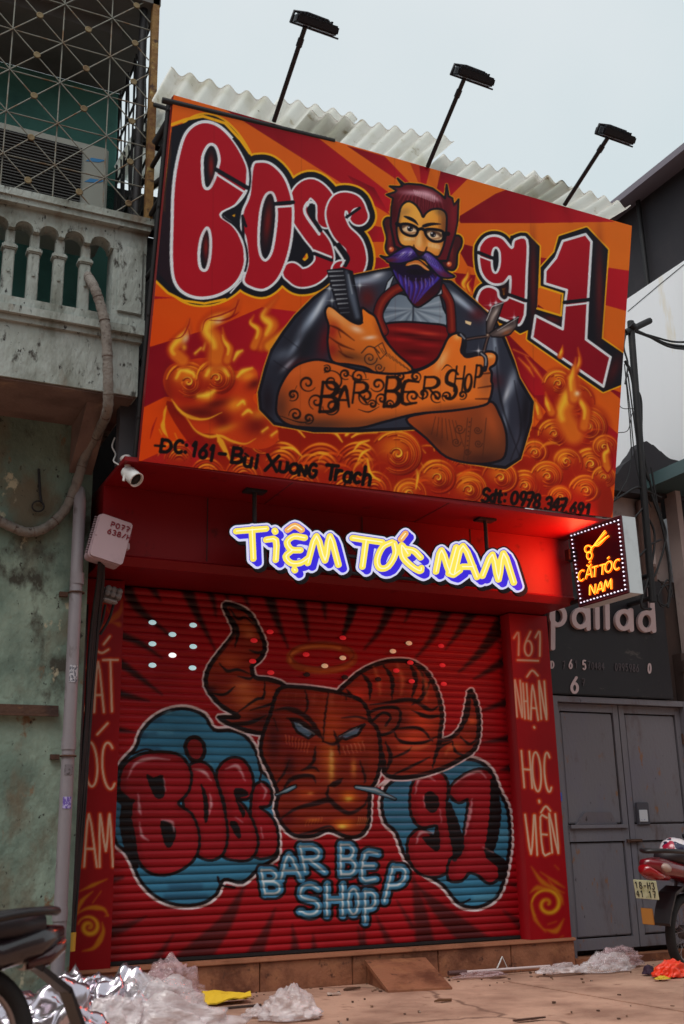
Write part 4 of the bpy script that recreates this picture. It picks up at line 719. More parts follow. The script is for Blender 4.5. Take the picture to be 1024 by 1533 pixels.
    A.stroke(smooth(z4((712, 790), (722, 900), (712, 1000), (700, 1070), (745, 1110), (740, 1170))), [4, 9, 9, 7, 8, 3], BLK); A.stroke(smooth(z4((545, 880), (560, 950), (580, 1040), (565, 1090))), [3, 8, 9, 4], BLK)
    sh += [(z4, ((415, 840), (425, 790), (460, 775), (490, 790)), 2.6), (z4, ((560, 805), (610, 770), (660, 755), (685, 780)), 2.6), (z4, ((445, 850), (450, 890)), 2), (z4, ((632, 860), (625, 920), (605, 1000)), 2.2), (z6, ((265, 160), (280, 120), (330, 120)), 2.6), (z6, ((470, 20), (455, 100)), 2), (z6, ((520, 175), (560, 195)), 2.2), (z6, ((355, 30), (362, 80)), 2)]
    for z, P, w in sh: shine(z, P, w)
    # --- the horned head
    ORN, DK = (134, 46, 22), (36, 14, 18)
    hornL = sc(z3((450, 118), (490, 120), (545, 150), (575, 200), (605, 270), (590, 320), (556, 352), (568, 395), (620, 402), (680, 425), (700, 470), (640, 520), (610, 600), (560, 604), (480, 578), (430, 548), (505, 546), (440, 505), (395, 455), (378, 410), (392, 355), (435, 295), (488, 225), (476, 180)), n=3)
    hornR = sc(z4((120, 470), (160, 412), (215, 368), (285, 338), (350, 330), (410, 340), (465, 385), (503, 470), (516, 550), (508, 632), (558, 622), (596, 572), (614, 490), (626, 446), (652, 520), (656, 600), (640, 668), (590, 705), (520, 742), (420, 772), (340, 778), (296, 760), (290, 700), (230, 560)), n=3)
    face = sc(z3((660, 440), (740, 432), (830, 442), (900, 456), (970, 480), (1000, 520), (1010, 560), (1040, 600), (1050, 700), (1035, 780), (1010, 830), (1005, 900), (1000, 960), (970, 1000), (920, 1006), (850, 980), (790, 1002), (720, 1000), (675, 960), (648, 900), (655, 840), (625, 760), (592, 690), (596, 620), (625, 540)), n=4)
    for P in (hornL, hornR, face): A.stroke(closed(P), 5.8, WHT)
    A.stroke(z3((500, 540), (425, 540), (520, 600), (600, 612), (580, 670)), 2.4, WHT); A.stroke(z4((270, 770), (290, 715), (325, 770), (275, 810)), 2.2, WHT)
    for P in (hornL, hornR): A.fill(P, (140, 42, 24)); A.stroke(closed(P), 3.4, BLK)
    A.inside(hornL)
    for x, y, r, c in [(530, 200, 14, (170, 84, 40)), (545, 230, 10, (196, 120, 74)), (470, 330, 18, (168, 74, 38)), (440, 400, 14, (120, 30, 24)), (520, 430, 16, (186, 104, 60)), (540, 480, 22, (180, 92, 46)), (620, 450, 16, (160, 60, 30)), (500, 270, 20, (130, 36, 24)), (600, 560, 20, (80, 20, 20)), (395, 440, 10, (60, 14, 18))]: A.glow(*z3((x, y))[0], r, r * .7, np.minimum(255, np.array(c) * 1.15), .95)
    for P, w in [(((470, 130), (500, 170), (530, 165), (560, 190)), 2), (((545, 290), (580, 300), (605, 290)), 1.8), (((430, 340), (460, 370), (500, 365), (545, 380)), 2.2), (((400, 455), (450, 460), (490, 430)), 2), (((500, 530), (570, 480), (600, 470), (605, 410)), 2.2), (((550, 520), (640, 490), (650, 440)), 2), (((500, 390), (545, 400), (560, 390)), 1.8), (((450, 570), (540, 570), (610, 540)), 3), (((450, 130), (500, 210), (490, 280)), 2.6)]: A.stroke(smooth(z3(*P)), [.6, w, w, .5], BLK, .95, 1.2)
    A.inside(hornR)
    for x, y, r, c in [(190, 460, 16, (150, 40, 26)), (260, 420, 20, (120, 26, 20)), (340, 370, 18, (110, 34, 22)), (440, 460, 20, (126, 38, 22)), (430, 560, 26, (150, 52, 28)), (400, 640, 26, (160, 60, 34)), (440, 700, 24, (120, 30, 20)), (560, 660, 16, (150, 56, 30)), (630, 560, 8, (160, 74, 40)), (610, 630, 14, (120, 36, 22)), (340, 560, 20, (60, 16, 18))]: A.glow(*z4((x, y))[0], r, r * .7, np.minimum(255, np.array(c) * 1.35 + (20, 10, 4)), .95)
    for P, w in [(((205, 375), (240, 420), (240, 480)), 3.2), (((290, 345), (325, 400), (325, 480)), 3.2), (((390, 335), (415, 400), (400, 480)), 3.4), (((475, 400), (440, 470), (400, 500)), 3), (((515, 540), (460, 545), (400, 520)), 3), (((240, 500), (320, 490), (400, 480), (470, 520), (505, 500)), 3), (((340, 590), (430, 590), (480, 640)), 2.2), (((310, 710), (380, 680), (400, 660)), 1.8), (((480, 740), (500, 670), (555, 640)), 2.2), (((555, 640), (570, 680), (620, 700)), 2), (((585, 620), (620, 650), (650, 630)), 1.8), (((625, 450), (615, 540), (590, 590)), 2), (((300, 640), (320, 700), (300, 760)), 3), (((500, 630), (490, 690)), 2)]: A.stroke(smooth(z4(*P)), [.6, w, w, .5], BLK, .95, 1.2)
    for P, w in [(((506, 470), (520, 545), (508, 640), (480, 742)), 3.4), (((505, 630), (540, 632), (560, 622)), 3), (((420, 350), (445, 400), (440, 470)), 2.2), (((150, 440), (175, 470), (180, 520)), 2), (((330, 600), (360, 640), (440, 645), (500, 620)), 2.4), (((325, 770), (400, 735), (470, 700)), 2)]: A.stroke(smooth(z4(*P)), [.6, w, w, .5], BLK, .95, 1.2)
    for P in [((255, 350), (275, 410), (280, 460)), ((345, 345), (365, 400), (360, 460)), ((425, 370), (455, 420), (455, 480)), ((350, 660), (420, 665), (470, 650)), ((530, 690), (545, 665), (580, 655))]: A.stroke(smooth(z4(*P)), [.6, 3, .6], (226, 134, 84), .75, 4)
    A.inside(None)
    ear = sc(z4((225, 545), (270, 515), (340, 510), (358, 540), (340, 590), (290, 615), (262, 600)), n=4); A.fill(ear, (134, 44, 28)); A.stroke(closed(ear), 2.2, BLK); A.stroke(smooth(z4((250, 560), (290, 530), (320, 545), (300, 580))), 2, BLK); A.glow(*z4((300, 590))[0], 8, 5, (170, 84, 50), .7)
    A.fill(face, (142, 40, 22)); A.stroke(closed(face), 3, BLK); A.inside(face)
    for x, y, rx, ry, c, al in [(860, 560, 40, 60, (170, 66, 28), .8), (850, 700, 26, 60, (190, 90, 34), .8), (860, 740, 8, 40, (236, 176, 80), .8), (945, 740, 8, 24, (224, 150, 70), .7), (960, 640, 18, 24, (176, 70, 30), .7), (700, 660, 26, 60, (110, 20, 18), .7), (640, 640, 20, 60, (70, 12, 16), .8), (780, 760, 22, 8, (186, 90, 40), .7), (760, 840, 26, 16, (176, 70, 30), .8), (780, 838, 8, 4, (226, 150, 80), .8), (925, 850, 24, 16, (214, 112, 30), .95), (925, 860, 10, 6, (250, 196, 80), .95), (910, 955, 30, 14, (214, 112, 30), .95), (900, 965, 12, 6, (250, 200, 80), .9), (790, 940, 20, 6, (190, 100, 40), .7), (690, 930, 20, 24, (90, 14, 18), .8), (960, 550, 20, 8, (186, 90, 50), .7), (790, 480, 10, 16, (150, 60, 40), .7), (860, 480, 8, 16, (170, 84, 54), .7), (1010, 650, 12, 40, (140, 50, 26), .6), (860, 690, 5, 14, (244, 196, 120), .7), (720, 500, 30, 16, (100, 20, 18), .7), (700, 730, 14, 30, (60, 10, 14), .7), (990, 740, 10, 30, (110, 40, 24), .6)]: A.glow(*z3((x, y))[0], rx * .56, ry * .56, np.minimum(255, np.array(c) * 1.12), min(1, al * 1.15))
    for P, w in [(((640, 520), (700, 515), (770, 550), (815, 610), (830, 640)), 4), (((1010, 560), (960, 545), (900, 550)), 2), (((830, 640), (870, 650), (905, 625), (985, 575)), 2.5), (((690, 550), (740, 560), (800, 605), (815, 625)), 3), (((760, 440), (770, 500), (755, 540)), 2), (((870, 600), (885, 640), (893, 690)), 2.6), (((800, 660), (790, 720), (750, 750)), 2.6), (((650, 800), (680, 760), (700, 710)), 2), (((745, 750), (790, 740), (815, 755)), 2), (((665, 850), (700, 790), (750, 772), (790, 775), (800, 800)), 3.4), (((655, 945), (720, 900), (790, 880), (850, 865), (880, 890), (930, 915), (985, 885), (1000, 850)), 4.2), (((850, 810), (880, 800), (905, 780)), 4.5), (((850, 810), (845, 850), (870, 885)), 2.4), (((970, 715), (990, 780), (985, 800)), 2), (((720, 1000), (790, 985), (850, 965), (880, 985)), 2.2), (((850, 450), (835, 560), (830, 640)), 1.6), (((640, 550), (655, 600)), 2), (((920, 480), (905, 440)), 2)]: A.stroke(smooth(z3(*P)), [.7, w, w * .8, .5], DK, .95, 1.5)
    for k in range(8):
        A.stroke(z3((685 + k * 13, 615 + k * 4), (690 + k * 11, 650 + k * 5)), [.8, 1.6, .4], (216, 120, 76), .8, 1.2)
        if k < 6: A.stroke(z3((905 + k * 15, 660 - k * 4), (915 + k * 15, 690 - k * 3)), [.8, 1.6, .4], (226, 150, 116), .8, 1.2); A.stroke(z3((765 + k * 12, 945 - k * 3), (760 + k * 12, 965 - k * 3)), [.5, 1.3, .3], (226, 130, 60), .7, 1); A.stroke(z3((965 + k * 7, 930 + k * 1), (960 + k * 7, 960)), [.5, 1.3, .3], (244, 190, 110), .7, 1)
        A.stroke(z3((690 + k * 36, 455), (686 + k * 36, 490)), [.5, 1.6, .3], (176, 84, 60), .5, 1.4)
    A.inside(None)
    for P in (z3((705, 556), (745, 570), (797, 612), (772, 628), (728, 602)), z3((988, 574), (930, 598), (892, 622), (915, 632), (962, 615))):
        A.fill(P, (92, 128, 156)); A.stroke(closed(P), 2, BLK); A.stroke([np.array(P)[0] * .7 + np.array(P)[2] * .3, np.array(P)[2]], [.6, 1.6, .5], (190, 214, 228), .9, 1.4)
    for P, w in [(z3((648, 845), (690, 828), (722, 812)), [.5, 2.6, 1.6]), (z4((188, 815), (260, 828), (338, 862)), [2, 4, .5])]:
        A.stroke(P, np.array(w) + 1.8, BLK); A.stroke(P, w, (96, 150, 176)); A.stroke(np.array(P) - (0, .8), np.array(w) * .35, (200, 220, 228), .8, 1)
    # --- blue lettering
    L = [('B', z5((600, 262))[0], 26, 36, -.15), ('A', z5((668, 205))[0], 30, 36, -.1), ('R', z5((752, 172))[0], 32, 38, -.2), ('B', z5((890, 165))[0], 24, 45, 0), ('E', z5((975, 200))[0], 22, 38, .1), ('P', z6((135, 250))[0], 26, 52, .25), ('S', z5((735, 320))[0], 32, 44, 0), ('H', z5((840, 318))[0], 26, 46, 0), ('O', z5((925, 335))[0], 15, 38, 0), ('P', z5((985, 345))[0], 18, 46, 0)]
    for rad, col, sf in ((9.6, BLK, 0), (5.8, (64, 138, 182), 0), (2.4, (112, 182, 212), 2), (1.1, (220, 238, 244), .8)):
        for ch, (x, y), w, h, sl in L:
            for s in letter(ch, x, y, w, h, sl): A.stroke(smooth(s, n=3), rad, col, 1 if sf == 0 else .85, sf)
    for ch, (x, y), w, h, sl in L:
        for s in letter(ch, x, y, w, h, sl): A.stroke(smooth(np.array(s) + (-.6, -.8), n=3), 1.0, (224, 240, 246), .7, .8)
    for rad, col in ():
        for x in (705, 790, 905, 990): pass
    return A

# ---------------------------------------------------------------- lettering on the two painted columns
def neon(A, strokes, core=1.5, dy=0, dx=0):
    for s in strokes: A.stroke(smooth(np.array(s) + (dx, dy), n=3), core + 2.2, (226, 84, 22), .8, 2.2)
    for s in strokes: A.stroke(smooth(np.array(s) + (dx, dy), n=3), core, (236, 206, 180), .95, .7)
def swirl(A, cx, cy, r, a0, tn, w, col=(206, 132, 22)):
    t = np.linspace(0, 10.5, 60); q = np.linspace(r, 1.2, 60)
    P = np.stack([cx + np.cos(a0 + tn * t) * q, cy + np.sin(a0 + tn * t) * q], 1)
    A.stroke(P, [w * .3, w, w * .9, w * .6], col, .9, 2.5); A.stroke(P[5:45], [.3, w * .4, .3], (240, 190, 40), .7, 2)
def paint_column_right():
    A = Art(745, 915, 865, 1425, 1.8, (164, 10, 24)); z4, z6 = zo(460, 860, .390625), zo(520, 1200, .390625)
    S = []
    def put(z, ch, x, y, w, h, sl=0, dy=.08): S.extend([z(*s) for s in letter(ch, x, y, w, h, sl, dy=dy)])
    put(z4, '1', 785, 222, 45, 85); put(z4, '6', 830, 215, 34, 95); put(z4, '1', 868, 218, 42, 92); S.append(z4((806, 328), (885, 331)))
    put(z4, 'N', 803, 405, 22, 140, -.06); put(z4, 'H', 834, 418, 15, 134, -.06); put(z4, 'A', 857, 424, 28, 132, -.06); put(z4, 'N', 896, 408, 22, 146, -.06)
    S += [z4((842, 392), (862, 368), (884, 388)), z4((869, 584), (871, 588))]
    put(z4, 'H', 830, 676, 34, 140, -.08); put(z4, 'O', 868, 680, 32, 150, -.06); put(z4, 'C', 912, 682, 28, 150, -.06); S.append(z4((888, 866), (890, 870)))
    put(z6, 'V', 687, 50, 34, 150, -.04); put(z6, 'I', 718, 52, 20, 152, -.06); put(z6, 'E', 748, 60, 30, 136, -.08); put(z6, 'N', 784, 46, 26, 150, -.08); S += [z6((742, 42), (760, 18), (778, 36)), z6((735, 0), (736, 3))]
    neon(A, S, 1.35)
    swirl(A, *z6((768, 392))[0], 26, 2.4, 1, 4)
    for P, w in [(((705, 250), (750, 310), (830, 350)), 4), (((740, 270), (800, 310), (832, 330)), 2.4), (((770, 300), (815, 360), (828, 395)), 3), (((700, 350), (730, 330), (780, 340)), 4), (((755, 490), (800, 495), (830, 450)), 4.5), (((710, 400), (720, 450), (760, 500)), 3), (((795, 245), (810, 260)), 2.4), (((808, 528), (826, 515)), 3), (((770, 470), (800, 460)), 2)]: A.stroke(smooth(z6(*P)), [.4, w, .5], (204, 124, 24), .85, 3)
    return A
def paint_column_left():
    A = Art(60, 850, 200, 1450, 1.8, (150, 10, 22)); z1, zb = zo(0, 680, .2610), zo(0, 1060, .30854)
    S = []
    def put(z, ch, x, y, w, h, sl=0, dy=0.): S.extend([z(*s) for s in letter(ch, x, y, w, h, sl, dy=dy)])
    put(z1, 'C', 440, 1195, 60, 280, -.02); put(z1, 'A', 540, 1190, 56, 290, -.02); put(z1, 'T', 600, 1180, 84, 295, -.03); S += [z1((550, 1125), (585, 1140), (622, 1120)), z1((595, 1090), (630, 1045))]
    put(zb, 'T', 330, 165, 60, 220, -.03); put(zb, 'O', 415, 165, 62, 215, -.05); put(zb, 'C', 500, 168, 66, 225, -.06); S += [zb((472, 128), (522, 74))]
    put(zb, 'N', 330, 520, 60, 250, -.06); put(zb, 'A', 408, 515, 62, 255, -.03); put(zb, 'M', 484, 515, 64, 255, -.03)
    neon(A, S, 1.5)
    swirl(A, *zb((432, 1062))[0], 17, 3.4, 1, 4.5)
    for P, w in [(((370, 1000), (430, 970), (500, 975), (525, 1010)), 4), (((525, 1005), (510, 1010)), 5), (((495, 1040), (500, 1090), (460, 1160), (400, 1180)), 4.5), (((370, 1010), (395, 940), (450, 890)), 3.5), (((385, 890), (450, 860), (520, 830)), 3), (((450, 945), (490, 890)), 2.4)]: A.stroke(smooth(zb(*P)), [.5, w, .6], (204, 132, 22), .9, 2.5)
    for P, w in [(((700, 830), (690, 900), (640, 950), (560, 1010)), 5), (((545, 860), (560, 830)), 5), (((640, 965), (680, 975), (690, 990)), 4), (((535, 950), (560, 900)), 4), (((560, 780), (600, 860), (640, 930)), 2)]: A.stroke(smooth(z1(*P)), [.5, w, .6], (196, 104, 20), .8, 3)
    return A
# ================================================================ the setting and the buildings
rnd = random.Random(7)
m_ground = mat('street_concrete', (196, 156, 134), .85, var=[(.42, (148, 112, 94), .2, 1.1), (.5, (190, 152, 130), .22, 2.3), (.60, (136, 98, 78), .1, 5), (.66, (110, 80, 66), .05, 19)], bump=.5, bs=26)
m_rustd = mat('dark_rust', (84, 58, 46), .85, .1, var=[(.5, (60, 42, 38), .15, 7), (.62, (112, 78, 54), .08, 16)], bump=.3)
m_mint = mat('mint_stucco', (116, 138, 126), .9, var=[(.40, (92, 110, 100), .2, 1.3), (.48, (142, 160, 146), .2, 2.1), (.53, (104, 98, 82), .12, 1.9), (.57, (62, 62, 54), .1, 3.6), (.635, (172, 166, 142), .03, 3.1), (.65, (120, 96, 72), .06, 5.5), (.64, (40, 38, 36), .05, 24)], bump=.6, bs=22, stretch=(1, 1, .7))
m_conc = mat('weathered_white_concrete', (162, 170, 167), .9, var=[(.42, (146, 154, 148), .2, 2.2), (.52, (112, 116, 108), .16, 3.5), (.60, (60, 58, 54), .08, 13), (.58, (122, 104, 88), .12, 2.4), (.63, (44, 42, 42), .05, 30)], bump=.6, bs=30, stretch=(1, 1, .45))
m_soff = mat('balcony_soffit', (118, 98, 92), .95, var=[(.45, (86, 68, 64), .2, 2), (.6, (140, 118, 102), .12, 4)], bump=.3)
m_teal = mat('teal_room_wall', (74, 128, 120), .85, var=[(.5, (52, 96, 92), .2, 2)])
m_dkceil = mat('balcony_ceiling', (92, 92, 92), .9, var=[(.5, (70, 70, 70), .2, 1.5)])
m_gal = mat('galvanised_bars', (122, 122, 114), .6, .4, var=[(.52, (112, 84, 56), .14, 9), (.62, (80, 58, 40), .1, 24)])
m_rust = mat('rusted_iron', (136, 104, 58), .8, .2, var=[(.45, (104, 66, 36), .15, 6), (.55, (70, 46, 34), .1, 14), (.62, (170, 150, 96), .08, 9)], bump=.4)
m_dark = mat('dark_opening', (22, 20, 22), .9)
m_dsteel = mat('dark_steel', (34, 33, 36), .6, .3, var=[(.55, (48, 44, 44), .15, 6)])
m_fascia = mat('red_fascia_panel', (122, 8, 18), .5, var=[(.5, (108, 7, 17), .25, 1.4), (.62, (88, 8, 15), .1, 6)], spec=.25)
m_step = mat('brown_stone_tile', (150, 98, 72), .55, var=[(.42, (100, 58, 40), .2, 3), (.52, (156, 104, 74), .15, 5), (.6, (84, 50, 38), .08, 12)], bump=.25)
m_fibre = mat('translucent_fibre_sheet', (240, 240, 236), .9, var=[(.50, (224, 222, 212), .2, 3), (.62, (190, 180, 160), .1, 8), (.68, (130, 116, 96), .06, 20)], bump=.3)
_n = m_fibre.node_tree; _b = _n.nodes['Principled BSDF']; _t = _n.nodes.new('ShaderNodeBsdfTranslucent'); _a = _n.nodes.new('ShaderNodeMixShader'); _a.inputs[0].default_value = .8  # translucency added so sky light brightens the sheets seen from below
_n.links.new(_b.inputs['Base Color'].links[0].from_socket, _t.inputs[0]); _n.links.new(_b.outputs[0], _a.inputs[1]); _n.links.new(_t.outputs[0], _a.inputs[2]); _n.links.new(_a.outputs[0], _n.nodes['Material Output'].inputs[0])
m_grey = mat('grey_door_paint', (110, 108, 116), .5, var=[(.46, (106, 104, 118), .2, 2), (.58, (92, 80, 82), .12, 5), (.64, (128, 92, 70), .05, 14), (.66, (60, 54, 58), .05, 26)], bump=.15, stretch=(1, 1, .4))
m_white = mat('white_render', (246, 246, 249), .85, var=[(.5, (234, 234, 236), .25, .6), (.60, (226, 206, 160), .1, 1.1)], stretch=(1, 1, .22))
m_roofd = mat('dark_corrugated_underside', (40, 36, 42), .8, var=[(.5, (52, 46, 50), .2, 3)])

_n = m_ground.node_tree; _b = _n.nodes['Principled BSDF']; _s = _b.inputs['Base Color'].links[0].from_socket     # hairline cracks
_v = _n.nodes.new('ShaderNodeTexVoronoi'); _v.feature = 'DISTANCE_TO_EDGE'; _v.inputs['Scale'].default_value = .5; _q = _n.nodes.new('ShaderNodeTexNoise'); _q.inputs['Scale'].default_value = 3.5; _q.inputs['Detail'].default_value = 6
_c = _n.nodes.new('ShaderNodeTexCoord'); _x = _n.nodes.new('ShaderNodeMix'); _x.data_type = 'VECTOR'; _x.inputs[0].default_value = .22
_n.links.new(_c.outputs['Object'], _q.inputs[0]); _n.links.new(_c.outputs['Object'], _x.inputs[4]); _n.links.new(_q.outputs[1], _x.inputs[5]); _n.links.new(_x.outputs[1], _v.inputs['Vector'])
_m = _n.nodes.new('ShaderNodeMapRange'); _m.inputs[1].default_value = .003; _m.inputs[2].default_value = .011; _n.links.new(_v.outputs[0], _m.inputs[0])
_k = _n.nodes.new('ShaderNodeMix'); _k.data_type = 'RGBA'; _k.inputs[6].default_value = lin((128, 96, 80)); _n.links.new(_m.outputs[0], _k.inputs[0]); _n.links.new(_s, _k.inputs[7]); _n.links.new(_k.outputs[2], _b.inputs['Base Color'])
MB().quad([(-80, -60, 0), (90, -60, 0), (90, 90, 0), (-80, 90, 0)]).build('street', m_ground)['kind'] = 'structure'
# the concrete apron: a thin worn slab with a broken joint
g = MB(); rr = random.Random(3)
for (x0, x1, y0, y1) in ((-1.5, 5.9, -3.4, -.004), (5.915, 9.6, -3.4, -.62)):
    g.bbox((x0, y0, -.05), (x1, y1, .012), .01)
g.build('pavement', m_ground)['kind'] = 'structure'

# unseen terrace behind the camera, added to keep low sky light off the facades
ot = MB()
for k in range(9):
    x = -26 + k * 6.2; hh = 8.5 + (k * 37 % 5) * .8; ot.box((x, -24, 0), (x + 6.15, -15.5 - (k % 3) * .4, hh))
    for q in range(3): ot.box((x + .5 + q * 1.9, -15.46 - (k % 3) * .4, 4.2), (x + 1.6 + q * 1.9, -15.4 - (k % 3) * .4, 6.0))
tag(ot.build('sky_blocking_terrace', mat('sky_blocker_render', (150, 140, 128), .9, var=[(.5, (126, 116, 108), .2, .5)])), kind='structure')
# ---------------------------------------------------------------- the old house on the left
house = thing('old_house', 'mint green stucco house with a grimy white balcony behind an iron lattice', 'house', (1.0, -.4, 0))
wall = MB().box((-7, -.4, 0), (2.03, 6, 4.92)).build('wall', m_mint, house)
MB().box((-7, .1, 5.42), (2.24, 6, 8.83)).build('room_wall', m_teal, house)
b = MB().box((-7, -1.22, 4.86), (2.19, .095, 5.40)); b.box((-7, -1.29, 5.40), (2.235, .095, 5.47)); b.box((-7, -1.25, 5.345), (2.205, -1.2, 5.397)); b.build('balcony_slab', m_conc, house)
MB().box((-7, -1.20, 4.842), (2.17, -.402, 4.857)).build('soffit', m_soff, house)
br = MB(); P = [(1.80, -.42, 4.86), (2.02, -.42, 4.86), (2.02, -.42, 4.5), (1.90, -.42, 4.42)]
br.prism([(2.02, -.402, 4.84), (2.02, -1.0, 4.84), (2.02, -.78, 4.66), (2.02, -.402, 4.40)], (-.2, 0, 0)); br.build('corbel', m_soff, house)
bal = MB(); bal.box((-7, -1.25, 5.47), (2.225, -1.02, 5.56)); bal.build('balustrade_ledge', m_conc, house)
top = MB()                                                       # beam with round-headed openings between the balusters
bx = [1.08 + .2 * (i - 9) for i in range(13)]; bx = [x for x in bx if x > -1]
bx = [1.075, 1.278, 1.487, 1.707]; d0 = .207
bx = [1.075 - d0 * k for k in range(9, 0, -1)] + bx
for i, xa in enumerate(bx):
    xb = bx[i + 1] if i + 1 < len(bx) else 1.93
    c = (xa + xb) / 2; hw = (xb - xa) / 2
    pts = [(xa, 6.40), (xa, 6.20)]
    r = hw - .025
    pts += [(c - r, 6.20)] + [(c - r * math.cos(q), 6.205 + r * .95 * math.sin(q)) for q in np.linspace(.15, math.pi - .15, 9)] + [(c + r, 6.20)] + [(xb, 6.20), (xb, 6.40)]
    top.prism([(x, -1.24, z) for x, z in pts], (0, .16, 0))
top.box((1.932, -1.243, 6.20), (2.222, -1.02, 6.40)); top.box((-7, -1.3, 6.40), (2.24, -1.0, 6.455)); top.box((-7, -1.32, 6.455), (2.26, -.98, 6.52))
top.build('balustrade_rail', m_conc, house)
pier = MB().box((1.932, -1.24, 5.56), (2.22, -1.02, 6.20)); pier.bbox((1.975, -1.262, 5.60), (2.19, -1.241, 6.24), .008); pier.build('corner_pier', m_conc, house)
for x in bx:
    p = MB(); y = -1.15
    p.bbox((x - .045, y - .045, 5.56), (x + .045, y + .045, 6.02), .008); p.bbox((x - .062, y - .062, 6.02), (x + .062, y + .062, 6.07), .012)
    p.bbox((x - .038, y - .04, 6.07), (x + .038, y + .04, 6.20), .006); p.bbox((x - .012, y - .058, 5.80), (x + .012, y - .043, 5.83), .004)
    p.build('baluster', m_conc, house)
MB().box((-7, -1.30, 8.83), (2.26, .098, 9.1)).build('ceiling_slab', m_dkceil, house)
MB().box((-7, -.9, 8.70), (2.0, -.78, 8.83)).build('ceiling_beam', m_dkceil, house)
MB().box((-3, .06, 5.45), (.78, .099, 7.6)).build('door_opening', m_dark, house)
rb = MB(); rb.box((-7, -.45, 2.28), (1.83, -.402, 2.36)); rb.box((-7, -.47, 2.27), (1.83, -.452, 2.29)); rb.build('steel_channel', m_rustd, house)
for (x, z, w_, h_) in (): MB().bbox((x - w_, -.406, z - .24), (x, -.398, z + .1), .003).build('wall_niche', mat('niche_brown', (52, 42, 40), .95), house)
gh = thing('grey_gap_wall', 'dark corrugated steel wall in the gap behind the sign', 'wall', (2.3, .1, 4)) if False else None

# the iron lattice that closes the balcony
lat = thing('balcony_grille', 'iron lattice of crossed bars and round bosses on the balcony rail', 'grille', (1.2, -1.25, 6.52))
XS = [1.818 - .432 * k for k in range(-1, 6)]; ZS = [6.855 + .4236 * k for k in range(0, 7)]
XS = [x for x in XS if x < 2.19]
bars = MB(); m_boss = mat('boss_iron', (124, 108, 78), .7, .3, var=[(.5, (96, 70, 44), .15, 9)])
def flat(a, b, w_=.014, t=.008, m=None): bars.tube([a, b], w_ * .46, 6)
for x in XS: flat((x, -1.25, 6.525), (x, -1.25, 9.6))
for z in ZS: flat((-1.0, -1.262, z), (2.17, -1.262, z))
for i, x in enumerate(XS + [1.818 + .432]):
    for z in [ZS[0] - .4236] + ZS:
        x1, z1 = x - .432, z + .4236
        def seg(a, b):
            (xa, za), (xb, zb) = a, b
            if zb < za: xa, za, xb, zb = xb, zb, xa, za
            if za < 6.525: t = (6.525 - za) / (zb - za); xa += t * (xb - xa); za = 6.525
            for _ in range(1):
                if xa > 2.17: t = (xa - 2.17) / (xa - xb); za += t * (zb - za); xa = 2.17
                if xb > 2.17: t = (xb - 2.17) / (xb - xa); zb -= t * (zb - za); xb = 2.17
            if zb > za + .02: flat((xa, -1.274, za), (xb, -1.274, zb))
        seg((x1, z), (x, z1)); seg((x, z), (x1, z1))
bars.build('bars', m_gal, lat)
for x in [1.818 + .216 - .432 * k for k in range(0, 6)]:
    for z in [ZS[0] - .2118] + [q + .2118 for q in ZS[:-1]]:
        if z < 6.6: continue
        if rnd.random() < .06: continue
        p = MB(); M = Matrix.Translation((x, -1.285, z)) @ Matrix.Rotation(math.pi / 2, 4, 'X')
        p.lathe([(.030, -.006), (.032, .004), (.026, .008), (.018, .004), (.006, .006)], 14, M); p.build('boss', m_boss, lat)
MB().box((2.188, -1.30, 6.52), (2.25, -1.22, 9.6)).build('corner_post', m_rust, lat)
MB().tube([(2.13, -1.18, 6.45), (2.13, -1.18, 9.6)], .04, 12).build('pipe_post', m_dsteel, lat)
sd = MB()                                                        # return panel of the lattice
for k in range(5):
    z = 6.75 + k * .5; sd.tube([(2.22, -1.2, z), (2.24, .1, z)], .012, 6)
for k in range(9):
    y = -1.1 + k * .15; sd.tube([(2.22, y, 6.5), (2.22, y + (.12 if k % 2 else -.1), 8.8)], .009, 6)
for k in range(4): sd.tube([(2.225, -1.2 + .3 * k, 6.6), (2.225, -.9 + .3 * k, 8.7)], .008, 6)
sd.build('side_panel', m_dsteel, lat)

# ---------------------------------------------------------------- the barber shop
shop = thing('barber_shop', 'narrow red barber shop with a painted roller shutter and corrugated roof', 'shop', (4.6, 0, 0))
MB().box((2.06, .25, 0), (7.13, 7, 7.3)).build('wall', m_dsteel, shop)
XL0, XL1, XR0, XR1, ZB, ZT = 1.97, 2.455, 6.640, 7.13, .285, 3.56
m_pc = painted('painted_column', .4, .85, dirt=.25)
def column(name, x0, x1, art):
    n, mrow = 60, 420
    xs = np.concatenate([[x0, x0 - .0004], np.linspace(x0, x1, n), [x1 + .0004, x1]]); ys = np.concatenate([[.245, .0], np.zeros(n), [.0, .245]])
    zs = np.linspace(ZB, ZT, mrow); P = np.zeros((mrow, n + 4, 3)); P[..., 0] = xs; P[..., 1] = ys; P[..., 2] = zs[:, None]
    o = grid_object(name, P, m_pc, shop); Q = P.copy(); px, py = proj(Q.reshape(-1, 3)); c = art.sample(px, py)
    side = np.tile(np.r_[True, True, np.zeros(n, bool), True, True], mrow); c[side] = art.a[2, 2]
    store_paint(o, c); return o
column('column', XR0, XR1, paint_column_right()); column('column', XL0, XL1, paint_column_left())
